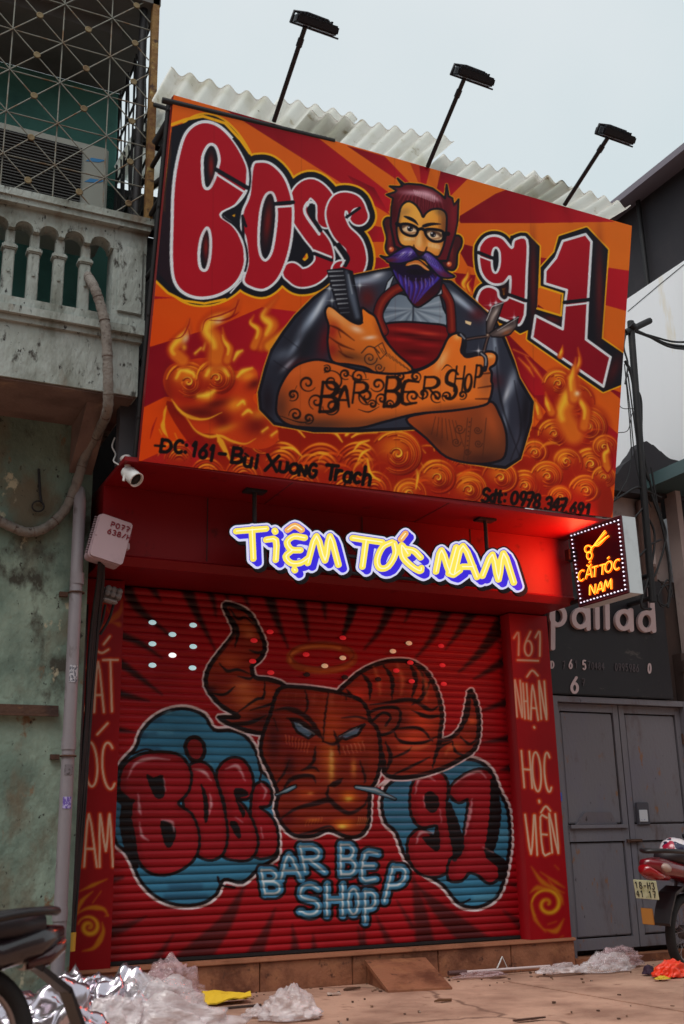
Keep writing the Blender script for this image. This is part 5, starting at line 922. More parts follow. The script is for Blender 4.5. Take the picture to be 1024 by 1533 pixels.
# roller shutter: 46 curved slats, the mural stored on its vertices
art = paint_shutter(); NS, PER = 47, 10
z = np.linspace(0, NS, NS * PER + 1); fr = z - np.floor(z); prof = .020 * np.sin(np.pi * np.clip(fr, 0, 1)) ** .55
zz = ZB + .02 + (ZT - ZB - .02) * z / NS
xs = np.linspace(XL1, XR0, 560); P = np.zeros((len(zz), 560, 3)); P[..., 0] = xs; P[..., 1] = (.19 - prof)[:, None]; P[..., 2] = zz[:, None]
P[..., 1] += .006 * np.sin(xs * 2.1 + 1)[None] * np.sin(zz * 1.7)[:, None]
m_shut = painted('painted_shutter', .42, .84, dirt=.34)
shutter = grid_object('shutter', P, m_shut, shop)
Q = P.copy(); Q[..., 1] = .175; px, py = proj(Q.reshape(-1, 3)); store_paint(shutter, art.sample(px, py))
MB().bbox((XL1 + .01, .15, ZB + .001), (XR0 - .01, .21, ZB + .035), .008).build('bottom_bar', m_dsteel, shop)
# solid discs for the vent holes; emission imitates lamp light coming through some
m_vent_disc = {'lit': mat('pale_glow_disc', (190, 226, 232), .5, emit=(186, 226, 232), es=.55), 'bright': mat('bright_glow_disc', (250, 255, 255), .5, emit=(240, 250, 250), es=1.0), 'red': mat('red_glow_disc', (200, 30, 36), .5, emit=(210, 30, 40), es=.35), 'dark': mat('dark_vent_disc', (40, 10, 14), .8), 'warm': mat('warm_glow_disc', (230, 190, 150), .5, emit=(226, 190, 150), es=.3)}
for x, y, k in [(228, 932, 'lit'), (289, 936, 'lit'), (258, 950, 'lit'), (228, 964, 'lit'), (289, 968, 'lit'), (258, 981, 'bright'), (228, 996, 'lit'), (288, 1000, 'lit'), (404, 946, 'red'), (380, 959, 'red'), (405, 1007, 'red'), (378, 990, 'red'), (513, 955, 'red'), (458, 980, 'red'), (513, 985, 'warm'), (486, 997, 'warm'), (612, 963, 'warm'), (588, 975, 'warm'), (614, 992, 'red'), (593, 1004, 'red'), (616, 1020, 'red'), (662, 996, 'red'), (664, 1024, 'red'), (660, 967, 'red'), (566, 1017, 'dark'), (459, 1010, 'dark'), (516, 1014, 'dark')]:
    p = at(x, y, 1, .168); h = MB()
    h.lathe([(.036, 0), (.037, .006), (.034, .009)], 16, Matrix.Translation(Vector(p)) @ Matrix.Rotation(math.pi / 2, 4, 'X') @ Matrix.Diagonal((1, .62, 1, 1)))
    h.build('vent_disc', m_vent_disc[k], shutter)
# fascia, its chamfer, underside and the soffit above
FX0, FX1 = 2.10, 7.085
fa = MB(); pr_ = [(.24, 3.575), (-.50, 3.575), (-.57, 3.64), (-.55, 3.66), (-.55, 4.27), (.24, 4.27)]
fa.prism([(FX0, y, z_) for y, z_ in pr_], (FX1 - FX0, 0, 0)); fa.build('fascia', m_fascia, shop)
so_ = MB(); so_.box((FX0, -1.24, 4.272), (7.06, .245, 4.31)); so_.build('soffit', m_fascia, shop)
sm = MB()
for x in (3.05, 4.62, 5.85): sm.box((x - .004, -.5535, 3.67), (x + .004, -.5505, 4.265)); 
for x in (3.6, 5.2): sm.box((x - .003, -1.23, 4.2690), (x + .003, -.555, 4.2718))
sm.build('panel_seam', m_dsteel, shop)
st = MB(); xs_ = [1.97, 2.9, 3.78, 4.68, 5.58, 6.4, 7.165]
for a, c in zip(xs_[:-1], xs_[1:]): st.bbox((a + .004, 0.004, 0), (c - .004, .25, .25), .006)
st.build('step', m_step, shop); tp_ = MB(); tp_.bbox((1.96, -.018, .251), (7.175, .26, .284), .008); tp_.build('step_top', mat('pale_brown_tread', (170, 116, 88), .5, var=[(.5, (140, 92, 68), .2, 3), (.62, (104, 70, 54), .08, 9)]), shop)
# corrugated eave sheets, each one a sheet of its own
def sheet(x0, x1, yf, zf, rise=.13, pitch=.176, skew=0.):
    n = int((x1 - x0) / pitch * 10); xs = np.linspace(x0, x1, n); ys = np.linspace(yf, .3, 14); P = np.zeros((28, n, 3))
    wv = .034 * np.cos((xs - x0) / pitch * 2 * math.pi)
    for j, y in enumerate(ys):
        P[j, :, 0] = xs + skew * (y - yf); P[j, :, 1] = y; P[j, :, 2] = zf + rise * (y - yf) + wv
        P[27 - j, :, 0] = xs + skew * (y - yf); P[27 - j, :, 1] = y; P[27 - j, :, 2] = zf + rise * (y - yf) + wv + .012
    P = np.concatenate([P, P[:1]]); o = grid_object('roof_sheet', P, m_fibre, shop)
    o.data.shade_smooth(); o.data.set_sharp_from_angle(angle=math.radians(50)); return o
yf = -1.9
def ex(x, y): return at(x, y, 1, yf)
for (pa, pb, dz) in (((256, 106), (424, 158), 0.), ((420, 152), (535, 178), .02), ((466, 170), (680, 210), .0), ((664, 236), (856, 278), .0), ((800, 262), (945, 314), .015)):
    a, c = ex(*pa), ex(*pb); s = sheet(a[0], c[0], yf, a[2] + dz)
    sl_ = (c[2] - a[2]) / (c[0] - a[0]); me = s.data
    co = np.zeros(len(me.vertices) * 3, np.float32); me.vertices.foreach_get('co', co); co = co.reshape(-1, 3); o0 = origin(shop) * K
    co[:, 2] += (co[:, 0] - (a[0] * K - o0[0])) * sl_; me.vertices.foreach_set('co', co.ravel()); me.update()
pu = MB(); pu.box((2.1, -1.1, 7.44), (7.15, -1.02, 7.56)); pu.box((2.1, .1, 7.3), (7.15, .24, 7.7)); pu.build('purlin', m_dsteel, shop)

# ---------------------------------------------------------------- the shop on the right behind grey steel doors
rs = thing('shuttered_shop', 'shuttered neighbouring shop with two grey steel door leaves', 'shop', (8.0, .15, 0))
m_pink = mat('pinkish_wall', (176, 160, 158), .9, var=[(.5, (150, 132, 130), .2, 2), (.62, (110, 96, 92), .1, 5)])
m_wood = mat('old_dark_boards', (70, 54, 50), .85, var=[(.5, (50, 38, 38), .2, 4), (.62, (92, 72, 62), .1, 9)], stretch=(3, 1, .4))
MB().box((7.18, .35, 0), (10.6, 5, 4.2)).build('wall', m_wood, rs)
MB().box((8.3, .45, 4.2), (9.35, 4.8, 5.4)).build('upper_wall', m_pink, rs)
MB().box((7.18, .02, -.01), (9.4, .349, .075)).build('sill', m_step, rs)
fr_ = MB(); fr_.box((7.185, .12, .075), (7.275, .30, 2.72)); fr_.box((9.05, .12, .075), (9.14, .30, 2.72)); fr_.box((7.275, .125, 2.66), (9.05, .30, 2.72)); fr_.build('door_frame', m_grey, rs)
def leaf(x0, x1, y=.20):
    f = MB(); t = .03
    f.box((x0, y, .13), (x0 + .07, y + t, 2.655)); f.box((x1 - .07, y, .13), (x1, y + t, 2.655)); f.box((x0 + .07, y + .002, 2.57), (x1 - .07, y + t, 2.653)); f.box((x0 + .07, y + .002, .13), (x1 - .07, y + t, .24)); f.box((x0 + .07, y - .004, 1.20), (x1 - .07, y + t, 1.37))
    d = f.build('door_leaf', m_grey, rs)
    for (z0, z1) in ((.24, 1.2), (1.37, 2.57)):
        p = MB(); p.bbox((x0 + .085, y + .012, z0 + .015), (x1 - .085, y + .028, z1 - .015), .01); p.build('door_panel', m_grey, d)
    return d
dl = leaf(7.28, 8.15); dr = leaf(8.165, 9.045)
for dd, xh in ((dl, 7.277), (dr, 9.048)):
    for zh_ in (.5, 1.3, 2.3): hg = MB(); hg.tube([(xh, .19, zh_ - .06), (xh, .19, zh_ + .06)], .014, 8); hg.build('hinge', m_rustd, dd)
hg = MB(); hg.box((8.1, .172, 1.18), (8.30, .196, 1.215)); hg.tube([(8.13, .17, 1.197), (8.27, .17, 1.197)], .010, 6); hg.build('bolt', m_rustd, dr)
h = MB(); h.prism([(7.45, .196, 1.375), (8.0, .196, 1.375), (7.9, .17, 1.50), (7.56, .17, 1.50)], (0, .03, 0)); h.box((7.36, .165, 1.335), (8.12, .195, 1.372)); h.build('pull_bar', m_grey, dl)
hb = MB(); hb.bbox((8.26, .17, 1.36), (8.44, .199, 1.60), .01); hb.build('lock_plate', mat('lock_plate_grey', (70, 70, 80), .5), dr)
hb = MB(); hb.bbox((8.285, .160, 1.395), (8.40, .169, 1.52), .004); hb.build('paper_tag', mat('paper_tag_white', (196, 200, 208), .7, var=[(.6, (60, 70, 170), .04, 16)]), dr)
p = at(838, 1193, 1, .118); MB().box((p[0] - .025, .112, p[2] - .045), (p[0] + .025, .1185, p[2] + .045)).build('blue_number_plate', mat('enamel_blue', (60, 96, 190), .4, var=[(.6, (220, 224, 230), .04, 20)]), rs)
# eave of the upper storey, tiled ridge
m_eave = mat('teal_eave_board', (52, 74, 76), .6, var=[(.55, (38, 54, 58), .15, 4)])
ev = MB(); ev.hull8([(8.9, -1.2, 5.30), (9.02, -1.2, 5.52), (9.02, 1.6, 5.52), (8.9, 1.6, 5.30), (9.6, -1.2, 5.30), (9.6, -1.2, 5.52), (9.6, 1.6, 5.52), (9.6, 1.6, 5.30)]); ev.build('eave', m_eave, rs)
tl = MB(); rq = random.Random(8)
for k in range(5):
    y_ = .25 + k * .16; pts_ = [at(x, y + rq.uniform(-4, 4), 1, y_) for x, y in ((912, 712), (924, 706), (934, 698), (944, 686), (952, 676), (956, 668), (968, 662), (978, 668), (990, 676), (1004, 688), (1030, 696))]; tl.prism(pts_ + [(9.9, y_, 5.25), (8.1, y_, 5.25)], (0, .155, 0))
tl.build('tiled_roof', m_roofd, rs)
bd = MB()
for k in range(9):
    x = 9.17 + k * .16; bd.box((x, .2 + .02 * (k % 2), .2), (x + .145, .34, 3.3))
bd.box((9.15, .14, 3.08), (10.6, .2, 3.2)); bd.build('boarding', m_wood, rs)
wf = MB(); wf.box((9.28, .1, 3.25), (9.36, .3, 5.3)); wf.box((9.4, .12, 3.3), (10.2, .2, 3.9)); wf.build('window_frame', m_pink, rs)
MB().box((9.37, .28, 3.9), (10.5, .33, 5.25)).build('window_opening', m_dark, rs)

# ---------------------------------------------------------------- tall white house behind, with an open steel loft on its roof
wh = thing('white_house', 'tall white rendered house with a dark corrugated loft on its roof', 'house', (12, 2, 0))
MB().box((10.0, -.9, 0), (16, 14, 8.69)).build('wall', m_white, wh)
cr = MB(); cr.tube([at(1024, 396, 0, 9.998), at(985, 428, 0, 9.998), at(940, 466, 0, 9.998)], .006, 5); cr.build('hanging_wire', m_dsteel, wh)
lf = MB(); n = 0
for k in range(70):
    y = -1.0 + k * .2; lf.prism([(10.12, y, 8.70), (10.16, y + .1, 8.70), (10.12, y + .2, 8.70)], (0, 0, 1.5))
lf.box((10.17, -1, 8.695), (15.5, 13, 10.1)); lf.build('loft_wall', m_roofd, wh)
for (y, w_) in ((.02, .05), (1.05, .035), (2.0, .05)): MB().tube([(10.05, y + .95, 8.69), (10.05, y + .95, 10.2)], w_ * .7, 8).build('loft_post', m_dsteel, wh)
rf = MB(); rf.hull8([(9.72, -1.3, 10.02), (9.72, -1.3, 10.12), (9.72, 13, 10.12), (9.72, 13, 10.02), (16, -1.3, 11.5), (16, -1.3, 11.6), (16, 13, 11.6), (16, 13, 11.5)]); rf.build('loft_roof', mat('grey_roof_sheet', (120, 112, 122), .6), wh)
# ================================================================ signs
# ---------------------------------------------------------------- billboard
BL = at(208, 690, 1, -1.25); BR_ = at(917, 775, 1, -1.25); TL = at(260, 142, 1, -2.05); TR = at(946, 338, 1, -2.05)
bb = thing('billboard', 'big painted billboard of a bearded barber with crossed arms above the shop', 'billboard', (4.6, -1.25, 4.3))
m_bb = painted('painted_board', .4, 1.5, bump=.12, dirt=.08)
nu, nv = 760, 600
u = np.linspace(0, 1, nu)[None, :, None]; v = np.linspace(0, 1, nv)[:, None, None]
P = (BL * (1 - u) + BR_ * u) * (1 - v) + (TL * (1 - u) + TR * u) * v
P = np.asarray(P)
panel = grid_object('panel', P, m_bb, bb)
px, py = proj(P.reshape(-1, 3)); store_paint(panel, paint_board().sample(px, py))
nrm = np.cross(BR_ - BL, TL - BL); nrm /= np.linalg.norm(nrm); bk = -nrm * .07
if bk[1] < 0: bk = -bk
m_edge = mat('board_edge', (120, 20, 24), .5)
e = MB()
for a, c in ((BL, BR_), (BR_, TR), (TR, TL), (TL, BL)): e.quad([a, c, c + bk, a + bk])
e.quad([BL + bk, BR_ + bk, TR + bk, TL + bk]); e.build('edge', m_edge, bb)
f = MB(); bk2 = bk * 1.8
for k in range(5):
    s = k / 4; f.tube([BL * (1 - s) + BR_ * s + bk2, TL * (1 - s) + TR * s + bk2], .025, 6)
for s in (.12, .4, .7, .97): f.tube([BL * (1 - s) + TL * s + bk2 + (-.02, 0, 0), BR_ * (1 - s) + TR * s + bk2], .025, 6)
f.build('frame', m_dsteel, bb)
for s, d in ((.05, 0), (.3, .2), (.55, .2), (.75, .1), (.9, .25)):
    p = BL * (1 - s) + TL * s; b_ = MB(); b_.tube([p + bk * 1.5 + (.03, 0, 0), (p[0] + .05, .24, p[2] + d)], .022, 6); b_.build('strut', m_dsteel, bb)
    p = BR_ * (1 - s) + TR * s; b_ = MB(); b_.tube([p + bk * 1.5 - (.03, 0, 0), (p[0] - .05, .24, p[2] + d)], .022, 6); b_.build('strut', m_dsteel, bb)
b_ = MB(); q = at(243, 150, 1, -2.02); b_.tube([q, at(500, 212, 1, -2.03)], .028, 6); b_.build('top_rail', m_dsteel, bb)
b_ = MB(); b_.tube([(2.24, -1.2, 6.9), (2.55, -1.9, 7.0)], .03, 6); b_.tube([at(232, 215, 1, -1.6), at(262, 165, 1, -1.9)], .032, 6); b_.tube([at(232, 157, 1, -1.6), at(258, 165, 1, -1.95)], .02, 6); b_.build('side_brace', m_dsteel, bb)

# three floodlights on arms over the billboard
m_lamp = mat('lamp_black', (22, 22, 30), .5, .3); m_lampg = mat('lamp_grey_glass', (120, 134, 150), .25, .3)
def flood(label, base, tip, k=1.):
    base = np.array(base); tip = np.array(tip); t = thing('flood_lamp', label, 'lamp', base, 'floodlights over the billboard')
    a = MB(); a.tube([base, tip], .021, 8); a.tube([base + (tip - base) * .80, base + (tip - base) * .88], .028, 8); a.build('arm', m_lamp, t)
    M = Matrix.Translation(Vector(tip + (.02, .0, .05))) @ Matrix.Rotation(math.radians(-4), 4, 'Z') @ Matrix.Rotation(math.radians(36), 4, 'X') @ Matrix.Rotation(math.radians(4), 4, 'Y') @ Matrix.Diagonal((.86, .8, .72, 1))
    hd = MB(); hd.bbox((-.13, -.11, -.045), (.30, .11, .055), .016, M)
    head = hd.build('housing', m_lamp, t)
    fn = MB()
    for q in range(10): fn.box((-.10 + q * .035, -.085, .052), (-.086 + q * .035, .085, .085), M)
    fn.build('cooling_fins', m_lamp, head)
    gl = MB(); gl.box((-.115, -.095, -.050), (.0, .095, -.046), M); gl.box((.03, -.095, -.05), (.285, .095, -.046), M); gl.build('glass', m_lampg, head)
    yk = MB(); yk.tube([M @ Vector((-.16, .0, -.06)), M @ Vector((-.15, 0, .07)), M @ Vector((-.02, 0, .095)), M @ Vector((.2, 0, .09))], .014, 6); yk.tube([M @ Vector((-.17, 0, -.055)), M @ Vector((.34, 0, -.06))], .008, 6); yk.build('yoke', m_lamp, t)
    return t
for lb, b0, t0 in (('black floodlight on the arm nearest the old house, over the painted word', (410, 182), (457, 40)), ('black floodlight on the arm above the bearded head', (640, 250), (695, 118)), ('black floodlight on the arm over the painted numerals', (845, 307), (910, 206))):
    flood(lb, at(*b0, 1, -2.06), at(*t0, 1, -2.78))

# ---------------------------------------------------------------- lit sign of cut-out letters
m_y = mat('lit_yellow_face', (60, 50, 20), .5, emit=(255, 234, 84), es=.95); m_yl = mat('lit_pale_stripe', (60, 60, 50), .5, emit=(255, 251, 206), es=.95); m_b = mat('lit_blue_face', (14, 8, 60), .5, emit=(52, 30, 228), es=.85); m_w = mat('lit_white_rim', (90, 90, 100), .5, emit=(226, 226, 255), es=.85); m_or = mat('lit_orange_face', (70, 46, 20), .5, emit=(255, 186, 96), es=.85)
ns = thing('letter_sign', 'glowing yellow and blue cut-out letter sign hung under the billboard', 'sign', (4.6, -.95, 3.8))
zn = zo(330, 760, .459)
def nplace(y): return lambda a, c: at(a, c, 1, y)
words = [
 [('T', [[(52, 76), (150, 68)], [(104, 70), (108, 166)]]), ('i', [[(150, 104), (182, 106), (181, 170)], [(178, 74), (180, 78)]]), ('e', [[(276, 98), (240, 93), (218, 112), (232, 136), (262, 138)], [(236, 138), (214, 158), (230, 180), (262, 180), (290, 162)], [(242, 201), (244, 204)]]), ('M', [[(286, 180), (314, 92), (342, 172), (358, 92), (386, 186)]]), ('hat', [[(220, 72), (243, 58), (266, 72)]])],
 [('T', [[(432, 98), (528, 112)], [(476, 106), (464, 192)]]), ('O', [[(560, 112), (530, 128), (512, 168), (520, 196), (548, 192), (572, 150), (568, 116)]]), ('C', [[(612, 150), (592, 122), (596, 160), (624, 190), (652, 206), (656, 196)], [(654, 162), (632, 140), (604, 134)]]), ('acute', [[(590, 102), (604, 84)]])],
 [('N', [[(704, 208), (722, 138), (752, 216), (782, 204)], [(746, 214), (770, 128)]]), ('A', [[(764, 214), (792, 124), (838, 226)], [(790, 192), (826, 192)]]), ('M', [[(856, 222), (888, 152), (908, 234), (924, 148), (958, 244)]])]]
for wd in words:
    al = [zn(*s) for _, ss in wd for s in ss]; off = [[(x + 7, y + 6) for x, y in s] for s in al]; bo = [[(x + 10, y + 10) for x, y in s] for s in al]
    mid = [[(x + 3.5, y + 3) for x, y in s] for s in al]
    bkp = MB(); cutout(bkp, off + mid + al + bo, 10.5, nplace(-.93), (0, .03, 0)); bkp.build('backing', m_dark, ns)
    wp = MB(); cutout(wp, off + mid + al, 8.4, nplace(-.965), (0, .03, 0)); wp.build('white_rim', m_w, ns)
    bp_ = MB(); cutout(bp_, off + mid + al, 5.6, nplace(-.985), (0, .015, 0)); bp_.build('blue_shade', m_b, ns)
    for nm, ss in wd:
        L_ = MB(); S = [zn(*s) for s in ss]; cutout(L_, S, 4.5, nplace(-1.005), (0, .015, 0)); l_ = L_.build('letter', m_or if nm in ('hat', 'acute') else m_y, ns)
        T_ = MB(); cutout(T_, S, .7, nplace(-1.011), (0, .004, 0), .6); T_.build('stripe', m_yl, l_)
fr2 = MB()
for x, ya, yb in ((381, 735, 800), (730, 772, 840)):
    p = at(x, yb, 1, -.9); fr2.tube([(p[0], -.9, 4.275), (p[0], -.9, p[2] - .1)], .022, 6); fr2.bbox((p[0] - .1, -.96, 4.25), (p[0] + .1, -.84, 4.271), .004)
fr2.tube([at(380, 812, 1, -.9), at(770, 868, 1, -.9)], .018, 6); fr2.tube([at(400, 846, 1, -.9), at(750, 880, 1, -.9)], .018, 6)
fr2.build('hanger', m_dsteel, ns)

# ---------------------------------------------------------------- light box with the scissors
LX = 7.0
lb = thing('light_box', 'square light box sign with glowing orange scissors, sticking out beside the fascia', 'sign', (LX + .08, -1.1, 3.47))
q1, q2, q3, q4 = at(853, 798, 0, LX), at(931, 772, 0, LX), at(943, 887, 0, LX), at(869, 909, 0, LX)
dx = np.array([.165, 0, 0]); m_case = mat('light_box_case', (196, 208, 214), .45, var=[(.55, (176, 184, 190), .2, 4), (.66, (120, 110, 100), .06, 12)])
cs = MB(); cs.hull8([q1, q2, q3, q4, q1 + dx, q2 + dx, q3 + dx, q4 + dx]); cs.build('case', m_case, lb)
cen = (q1 + q2 + q3 + q4) / 4; sh_ = lambda p, s, d: cen + (p - cen) * s + np.array([-d, 0, 0])
fp = MB(); fp.hull8([sh_(p, .975, .012) for p in (q1, q2, q3, q4)] + [sh_(p, .975, .002) for p in (q1, q2, q3, q4)]); fp.build('face_panel', mat('black_maroon_face', (34, 12, 22), .3), lb)
rimm = MB()
for a, c in ((q1, q2), (q2, q3), (q3, q4), (q4, q1)): rimm.tube([sh_(a, .99, .008), sh_(c, .99, .008)], .011, 5)
rimm.build('trim', mat('dark_red_trim', (70, 20, 30), .4), lb)
m_neo = mat('led_orange', (255, 120, 20), .5, emit=(255, 96, 10), es=1.6); m_neoy = mat('led_yellow_core', (255, 220, 90), .5, emit=(255, 206, 60), es=1.5); m_led = mat('led_white', (255, 255, 255), .5, emit=(236, 230, 255), es=1.3)
z8 = zo(780, 740, .2383)
def ltube(strokes, name):
    a = MB(); c = MB()
    for s in strokes:
        S = smooth(z8(*s), n=3) if len(s) > 2 else z8(*s); Q = [at(x, y, 0, LX - .016) for x, y in S]; a.tube(Q, .0125, 6); c.tube([p - (.009, 0, 0) for p in Q], .0048, 6)
    o = a.build(name, m_neo, lb); c.build('core', m_neoy, o)
T = lambda ch, x, y, w, h, sl=.06, dy=-.26: letter(ch, x, y, w, h, sl, dy=dy)
for ch, x, y, w_, h_ in (('C', 360, 484, 40, 64), ('A', 408, 462, 40, 70), ('T', 446, 460, 36, 64), ('T', 494, 448, 36, 62), ('O', 530, 428, 42, 66), ('C', 584, 416, 38, 62), ('N', 432, 572, 36, 62), ('A', 480, 558, 38, 64), ('M', 524, 544, 46, 64)):
    ltube(T(ch, x, y, w_, h_), 'letter')
ltube([[(416, 446), (432, 454), (444, 440)], [(430, 430), (440, 420)], ], 'letter'); ltube([[(546, 404), (556, 394)]], 'letter')
ltube([arc(425, 345, 22, 22, 0, 360, 14), arc(432, 385, 16, 24, 0, 360, 14), [(440, 350), (470, 310), (530, 230)], [(445, 335), (500, 300), (552, 262)], [(466, 322), (492, 318), (540, 268)], [(470, 312), (500, 280), (536, 240)]], 'scissors')
led0 = None
def dots(a, c, n):
    global led0
    for k in range(n):
        p = a + (c - a) * k / n
        if led0 is None:
            d_ = MB(); d_.lathe([(.002, -.007), (.0085, -.004), (.0085, .004), (.002, .007)], 6, Matrix.Translation(Vector(p))); led0 = d_.build('led', m_led, lb); led_p = p; led0['home'] = [float(q) for q in p]
        else:
            o = led0.copy(); C.objects.link(o); o.location = Vector(led0.location) + Vector(p - np.array(led0['home'])) * K
s4 = [sh_(p, .90, .018) for p in (q1, q2, q3, q4)]
for a, c, n in ((s4[0], s4[1], 13), (s4[1], s4[2], 16), (s4[2], s4[3], 13), (s4[3], s4[0], 16)): dots(a, c, n)
br = MB(); br.tube([(7.08, -.72, 4.05), (7.08, .26, 4.05)], .025, 6); br.tube([(7.08, -.72, 3.6), (7.08, .26, 3.6)], .025, 6); br.bbox((6.93, -.74, 4.0), (6.98, -.66, 4.12), .006); br.build('bracket', m_dsteel, lb)
# the light the box's LEDs throw back on the red panels
al = bpy.data.lights.new('light_box_glow', 'AREA'); al.shape = 'RECTANGLE'; al.size = .5; al.size_y = .5; al.energy = 20; al.color = (1, .10, .04)
ao = bpy.data.objects.new('light_box_glow', al); C.objects.link(ao); ao.location = Vector((LX - .05, -1.08, 3.9)) * K; ao.rotation_euler = (0, math.radians(90), 0)

# ---------------------------------------------------------------- the dark sign with pale raised letters over the doors
ps = thing('name_board', 'dark shop board with pale rounded raised letters above the grey doors', 'sign', (8.0, .1, 2.73))
pb = MB(); pb.bbox((7.17, .10, 2.735), (8.90, .30, 4.12), .01); pb.build('panel', mat('board_charcoal', (24, 22, 30), .5, var=[(.55, (36, 33, 40), .2, 2), (.64, (78, 72, 70), .1, 5)], stretch=(1, 1, 2)), ps)
m_let = mat('raised_letter_pale', (196, 176, 180), .5, emit=None); zp = zo(780, 680, .261)
def pl(strokes, rad=3.3):
    a = MB(); cutout(a, [zp(*s) for s in strokes], rad, nplace(.055), (0, .04, 0), .5); a.build('letter', m_let, ps)
pl([[(184, 900), (184, 1112)], arc(214, 928, 38, 50, 0, 360, 22)]); pl([arc(344, 940, 40, 50, 0, 360, 22), [(385, 880), (388, 1000)]])
pl([[(436, 800), (440, 994)]]); pl([[(494, 800), (498, 996)]]); pl([arc(592, 950, 38, 50, 0, 360, 22), [(632, 895), (636, 1006)]]); pl([arc(722, 958, 38, 50, 0, 360, 22), [(746, 740), (764, 1012)]])
def digits(L_, m_, r, dep=.006):
    for ch, x, y, w_, h_ in L_:
        a = MB(); cutout(a, [zp(*s) for s in letter(ch, x, y, w_, h_, 0, dy=.04)], r, nplace(.0915), (0, dep, 0), .35); a.build('letter', m_, ps)
digits([('D', 172, 1188, 16, 38), ('6', 276, 1178, 18, 50), ('5', 354, 1184, 18, 50), ('0', 730, 1202, 16, 52)], m_let, 1.0); digits([('6', 288, 1278, 40, 88)], m_let, 2.0)
digits([('7', 240, 1190, 12, 40), ('1', 310, 1185, 12, 40), ('7', 384, 1190, 12, 40), ('0', 405, 1195, 13, 38), ('4', 424, 1196, 13, 38), ('8', 444, 1196, 13, 38), ('4', 464, 1198, 13, 38), ('0', 540, 1200, 13, 40), ('9', 560, 1200, 13, 40), ('9', 580, 1202, 13, 40), ('5', 600, 1203, 13, 40), ('9', 622, 1204, 13, 42), ('8', 642, 1205, 13, 42), ('6', 662, 1206, 13, 42), ('7', 350, 1290, 16, 36)], mat('letter_ghost', (72, 66, 72), .6), .7)
# ================================================================ fittings on the walls
m_pvc = mat('grey_pvc', (132, 126, 132), .5, var=[(.52, (112, 106, 112), .2, 3), (.62, (86, 76, 76), .1, 8)], stretch=(1, 1, .5))
dp = thing('drain_pipe', 'grey plastic drain pipe running down the edge of the mint wall', 'pipe', (1.915, -.52, 0))
def pxz(y_, yp, xp): return at(xp, yp, 1, y_)
a = MB(); a.tube([(1.915, -.52, .02), (1.912, -.52, 2.2), (1.902, -.52, 4.1), (1.90, -.46, 4.22), (1.90, -.3, 4.28)], .053, 16); a.build('pipe', m_pvc, dp)
a = MB()
for z_ in (.75, 2.05, 3.42): a.tube([(1.912, -.52, z_ - .05), (1.912, -.52, z_ + .05)], .060, 16)
a.build('coupling', m_pvc, dp)
for z_ in (1.95, 3.30):
    a = MB(); a.tube([(1.912 + .062 * math.cos(q), -.52 + .062 * math.sin(q), z_) for q in np.linspace(0, 6.28, 20)], .008, 5, False); a.box((1.79, -.44, z_ - .02), (1.86, -.40, z_ + .02)); a.build('clamp', m_rustd, dp)
def wrap(z0, z1, m_):
    V = []; n = 8
    a = MB()
    for k in range(n):
        q0 = math.radians(-125 + 70 * k / n); q1_ = math.radians(-125 + 70 * (k + 1) / n)
        a.quad([(1.912 + .0565 * math.cos(q0), -.52 + .0565 * math.sin(q0), z0), (1.912 + .0565 * math.cos(q1_), -.52 + .0565 * math.sin(q1_), z0), (1.912 + .0565 * math.cos(q1_), -.52 + .0565 * math.sin(q1_), z1), (1.912 + .0565 * math.cos(q0), -.52 + .0565 * math.sin(q0), z1)])
    a.build('sticker', m_, dp)
wrap(2.54, 2.68, mat('paper_sticker', (176, 176, 184), .8, var=[(.5, (90, 92, 104), .03, 60)])); wrap(1.54, 1.63, mat('violet_sticker', (168, 160, 206), .8, var=[(.48, (100, 80, 160), .03, 60)])); wrap(1.80, 1.88, mat('torn_sticker', (110, 104, 110), .9, var=[(.5, (78, 72, 74), .05, 50)]))

hose = thing('waste_hose', 'beige wrapped hose that drops from the balcony and curls along the mint wall', 'hose', (1.7, -1.3, 5.7))
H = [at(128, 408, 1, -1.1), at(140, 428, 1, -1.34), at(150, 455, 1, -1.36), at(158, 490, 1, -1.37), at(161, 540, 1, -1.36), at(162, 590, 1, -1.32), at(160, 618, 1, -1.2), at(148, 645, 1, -.8), at(128, 682, 1, -.56), at(113, 728, 1, -.5), at(98, 762, 1, -.48), at(72, 788, 1, -.47), at(44, 797, 1, -.46), at(20, 790, 1, -.46), at(0, 780, 1, -.46), at(-30, 765, 1, -.45)]
Hs = smooth(H, n=8); a = MB(); a.tube(Hs, [.042 + .0025 * math.sin(k * 1.9) for k in range(len(Hs))], 12); a.build('hose', mat('hose_wrap', (122, 116, 110), .85, var=[(.5, (98, 90, 84), .15, 14), (.62, (64, 50, 46), .06, 22)], bump=.5, bs=60), hose)
m_tape = mat('hose_tape', (84, 62, 54), .9)
for k in range(4, len(Hs) - 2, 9):
    t = Hs[k + 1] - Hs[k]; a = MB(); a.tube([Hs[k], Hs[k] + t * .12], .046, 12); a.build('tape', m_tape, hose)

hk = MB(); hk.tube([at(58, 702, 1, -.43), at(60, 740, 1, -.43), at(62, 752, 1, -.43)], .012, 6)
for s in (0, 1): hk.tube([at(62, 752, 1, -.43)] + [at(57 + 9 * math.cos(q), 758 + 8 * math.sin(q), 1, -.43 - .01 * s) for q in np.linspace(-1 + s, 5.4 + s, 14)], .007, 5)
tag(based(hk, at(58, 702, 1, -.4)).build('wire_loop', m_dsteel), 'small coil of rusty wire hanging on the mint wall', 'wire')

